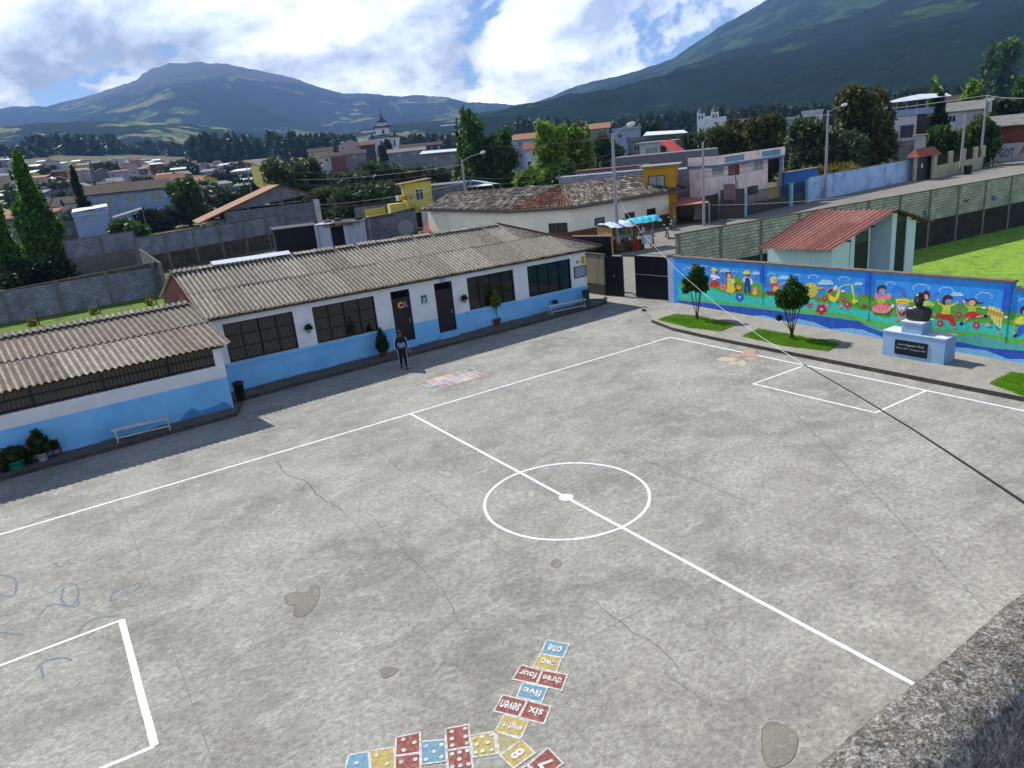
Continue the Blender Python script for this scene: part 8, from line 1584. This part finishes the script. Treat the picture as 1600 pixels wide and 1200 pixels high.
# ================================================================== motorcycles
def moto(p, rz, label, body):
    t = empty('motorcycle', p, rz, label, 'motorcycle', 'motorcycles'); mr = M('tyre_rubber', '121214', .8, .1)
    for x_ in (-.62, .62):
        mb = MB(); vs = []
        for i in range(18):
            a = 2*pi*i/18
            for j in range(6): b = 2*pi*j/6; vs.append((x_+(.26+.045*cos(b))*cos(a), .045*sin(b), .3+(.26+.045*cos(b))*sin(a)))
        mb.idx(vs, [(i*6+j, ((i+1) % 18)*6+j, ((i+1) % 18)*6+(j+1) % 6, i*6+(j+1) % 6) for i in range(18) for j in range(6)], mr, True); w = mb.build('wheel', None, t)
        mb = MB(); mb.cyl((x_, -.03, .3), (x_, .03, .3), .19, .19, 14, m_grey); mb.build('rim', None, w)
    mb = MB(); mb.lathe([(.04, -.28), (.14, -.16), (.16, .05), (.1, .25), (.03, .3)], n=10, m=body); o = mb.build('tank', None, t, (.12, 0, .78)); o.rotation_euler = (0, pi/2, 0)
    mb = MB(); mb.box(-.2, .2, -.12, .12, .3, .58, m_grey); mb.tube([Vector((-.62, 0, .3)), Vector((-.1, 0, .55)), Vector((.4, 0, .75)), Vector((.5, 0, .9))], .03, 6, m_black); mb.build('frame', None, t)
    mb = MB(); mb.box(-.65, -.08, -.12, .12, .76, .86, m_black); mb.build('seat', None, t); mb = MB(); mb.tube([Vector((.62, 0, .3)), Vector((.46, 0, .95))], .03, 6, m_grey); mb.build('fork', None, t)
    mb = MB(); mb.tube([Vector((.4, -.34, 1.04)), Vector((.47, 0, .97)), Vector((.4, .34, 1.04))], .018, 6, m_black); mb.build('handlebar', None, t)
    for s in (-1, 1): mb = MB(); mb.ball((.42, s*.26, 1.2), .06, 6, M('mirror', 'd5d9dd', .2, .02)); mb.build('mirror', None, t)
    mb = MB(); mb.lathe([(.03, -.06), (.09, 0), (.09, .05)], n=10, m=m_lamp); o = mb.build('headlight', None, t, (.55, 0, .9)); o.rotation_euler = (0, pi/2, 0); return t
moto(G(1050, 359), -2.4, 'dark red motorcycle parked by the pink awning', M('maroon', '4a1a1c', .3, .1)); moto(G(1042, 372), -2.2, 'black motorcycle with bright mirrors nearest the block wall end', m_black); moto(G(1553, 262), 2.9, 'red motorcycle on the street corner beside the riders', M('moto_red', 'a03828', .3, .1))
p = G(1512, 272); mb = MB(); mb.lathe([(.4, 0), (.5, .9), (.52, 1.0), (.3, 1.15)], n=12, m=m_black); o = mb.build('waste_bin', None, None, p); tag(o, 'black waste bin on the pavement by the cream railing wall', 'bin')
m_aw = M('salmon_sheet', 'b0705c', .7, .12, 2)
t = canopy('awning', [(1053, 322, 74), (1108, 316, 72), (1100, 310, 77), (1052, 306, 79)], 0, m_aw, 'salmon red awning at the end of the cream corner house', 74); 
t, W, H = boxh('house', 1052, 1100, 352, 315, 78, 4, WALLC['brown'], 'dark shop front under the salmon awning', 'shop'); mb = MB(); mb.box(-.9, .9, -.05, -.003, .9, 2.0, m_wd); mb.build('window', None, t)
# ================================================================== haze
hz, _t, _b = newmat('air'); _t.nodes.remove(_b); vp = _t.nodes.new('ShaderNodeVolumePrincipled'); vp.inputs['Color'].default_value = (.26, .48, .98, 1); vp.inputs['Density'].default_value = .00009; vp.inputs['Anisotropy'].default_value = .2
_t.links.new(vp.outputs[0], _t.nodes['Material Output'].inputs['Volume'])
mb = MB(); mb.box(-7400, 7400, -7400, 7400, -130, 1900, hz); tag(mb.build('haze'), 'thin bluish air between the viewer and the mountains', kind='stuff')
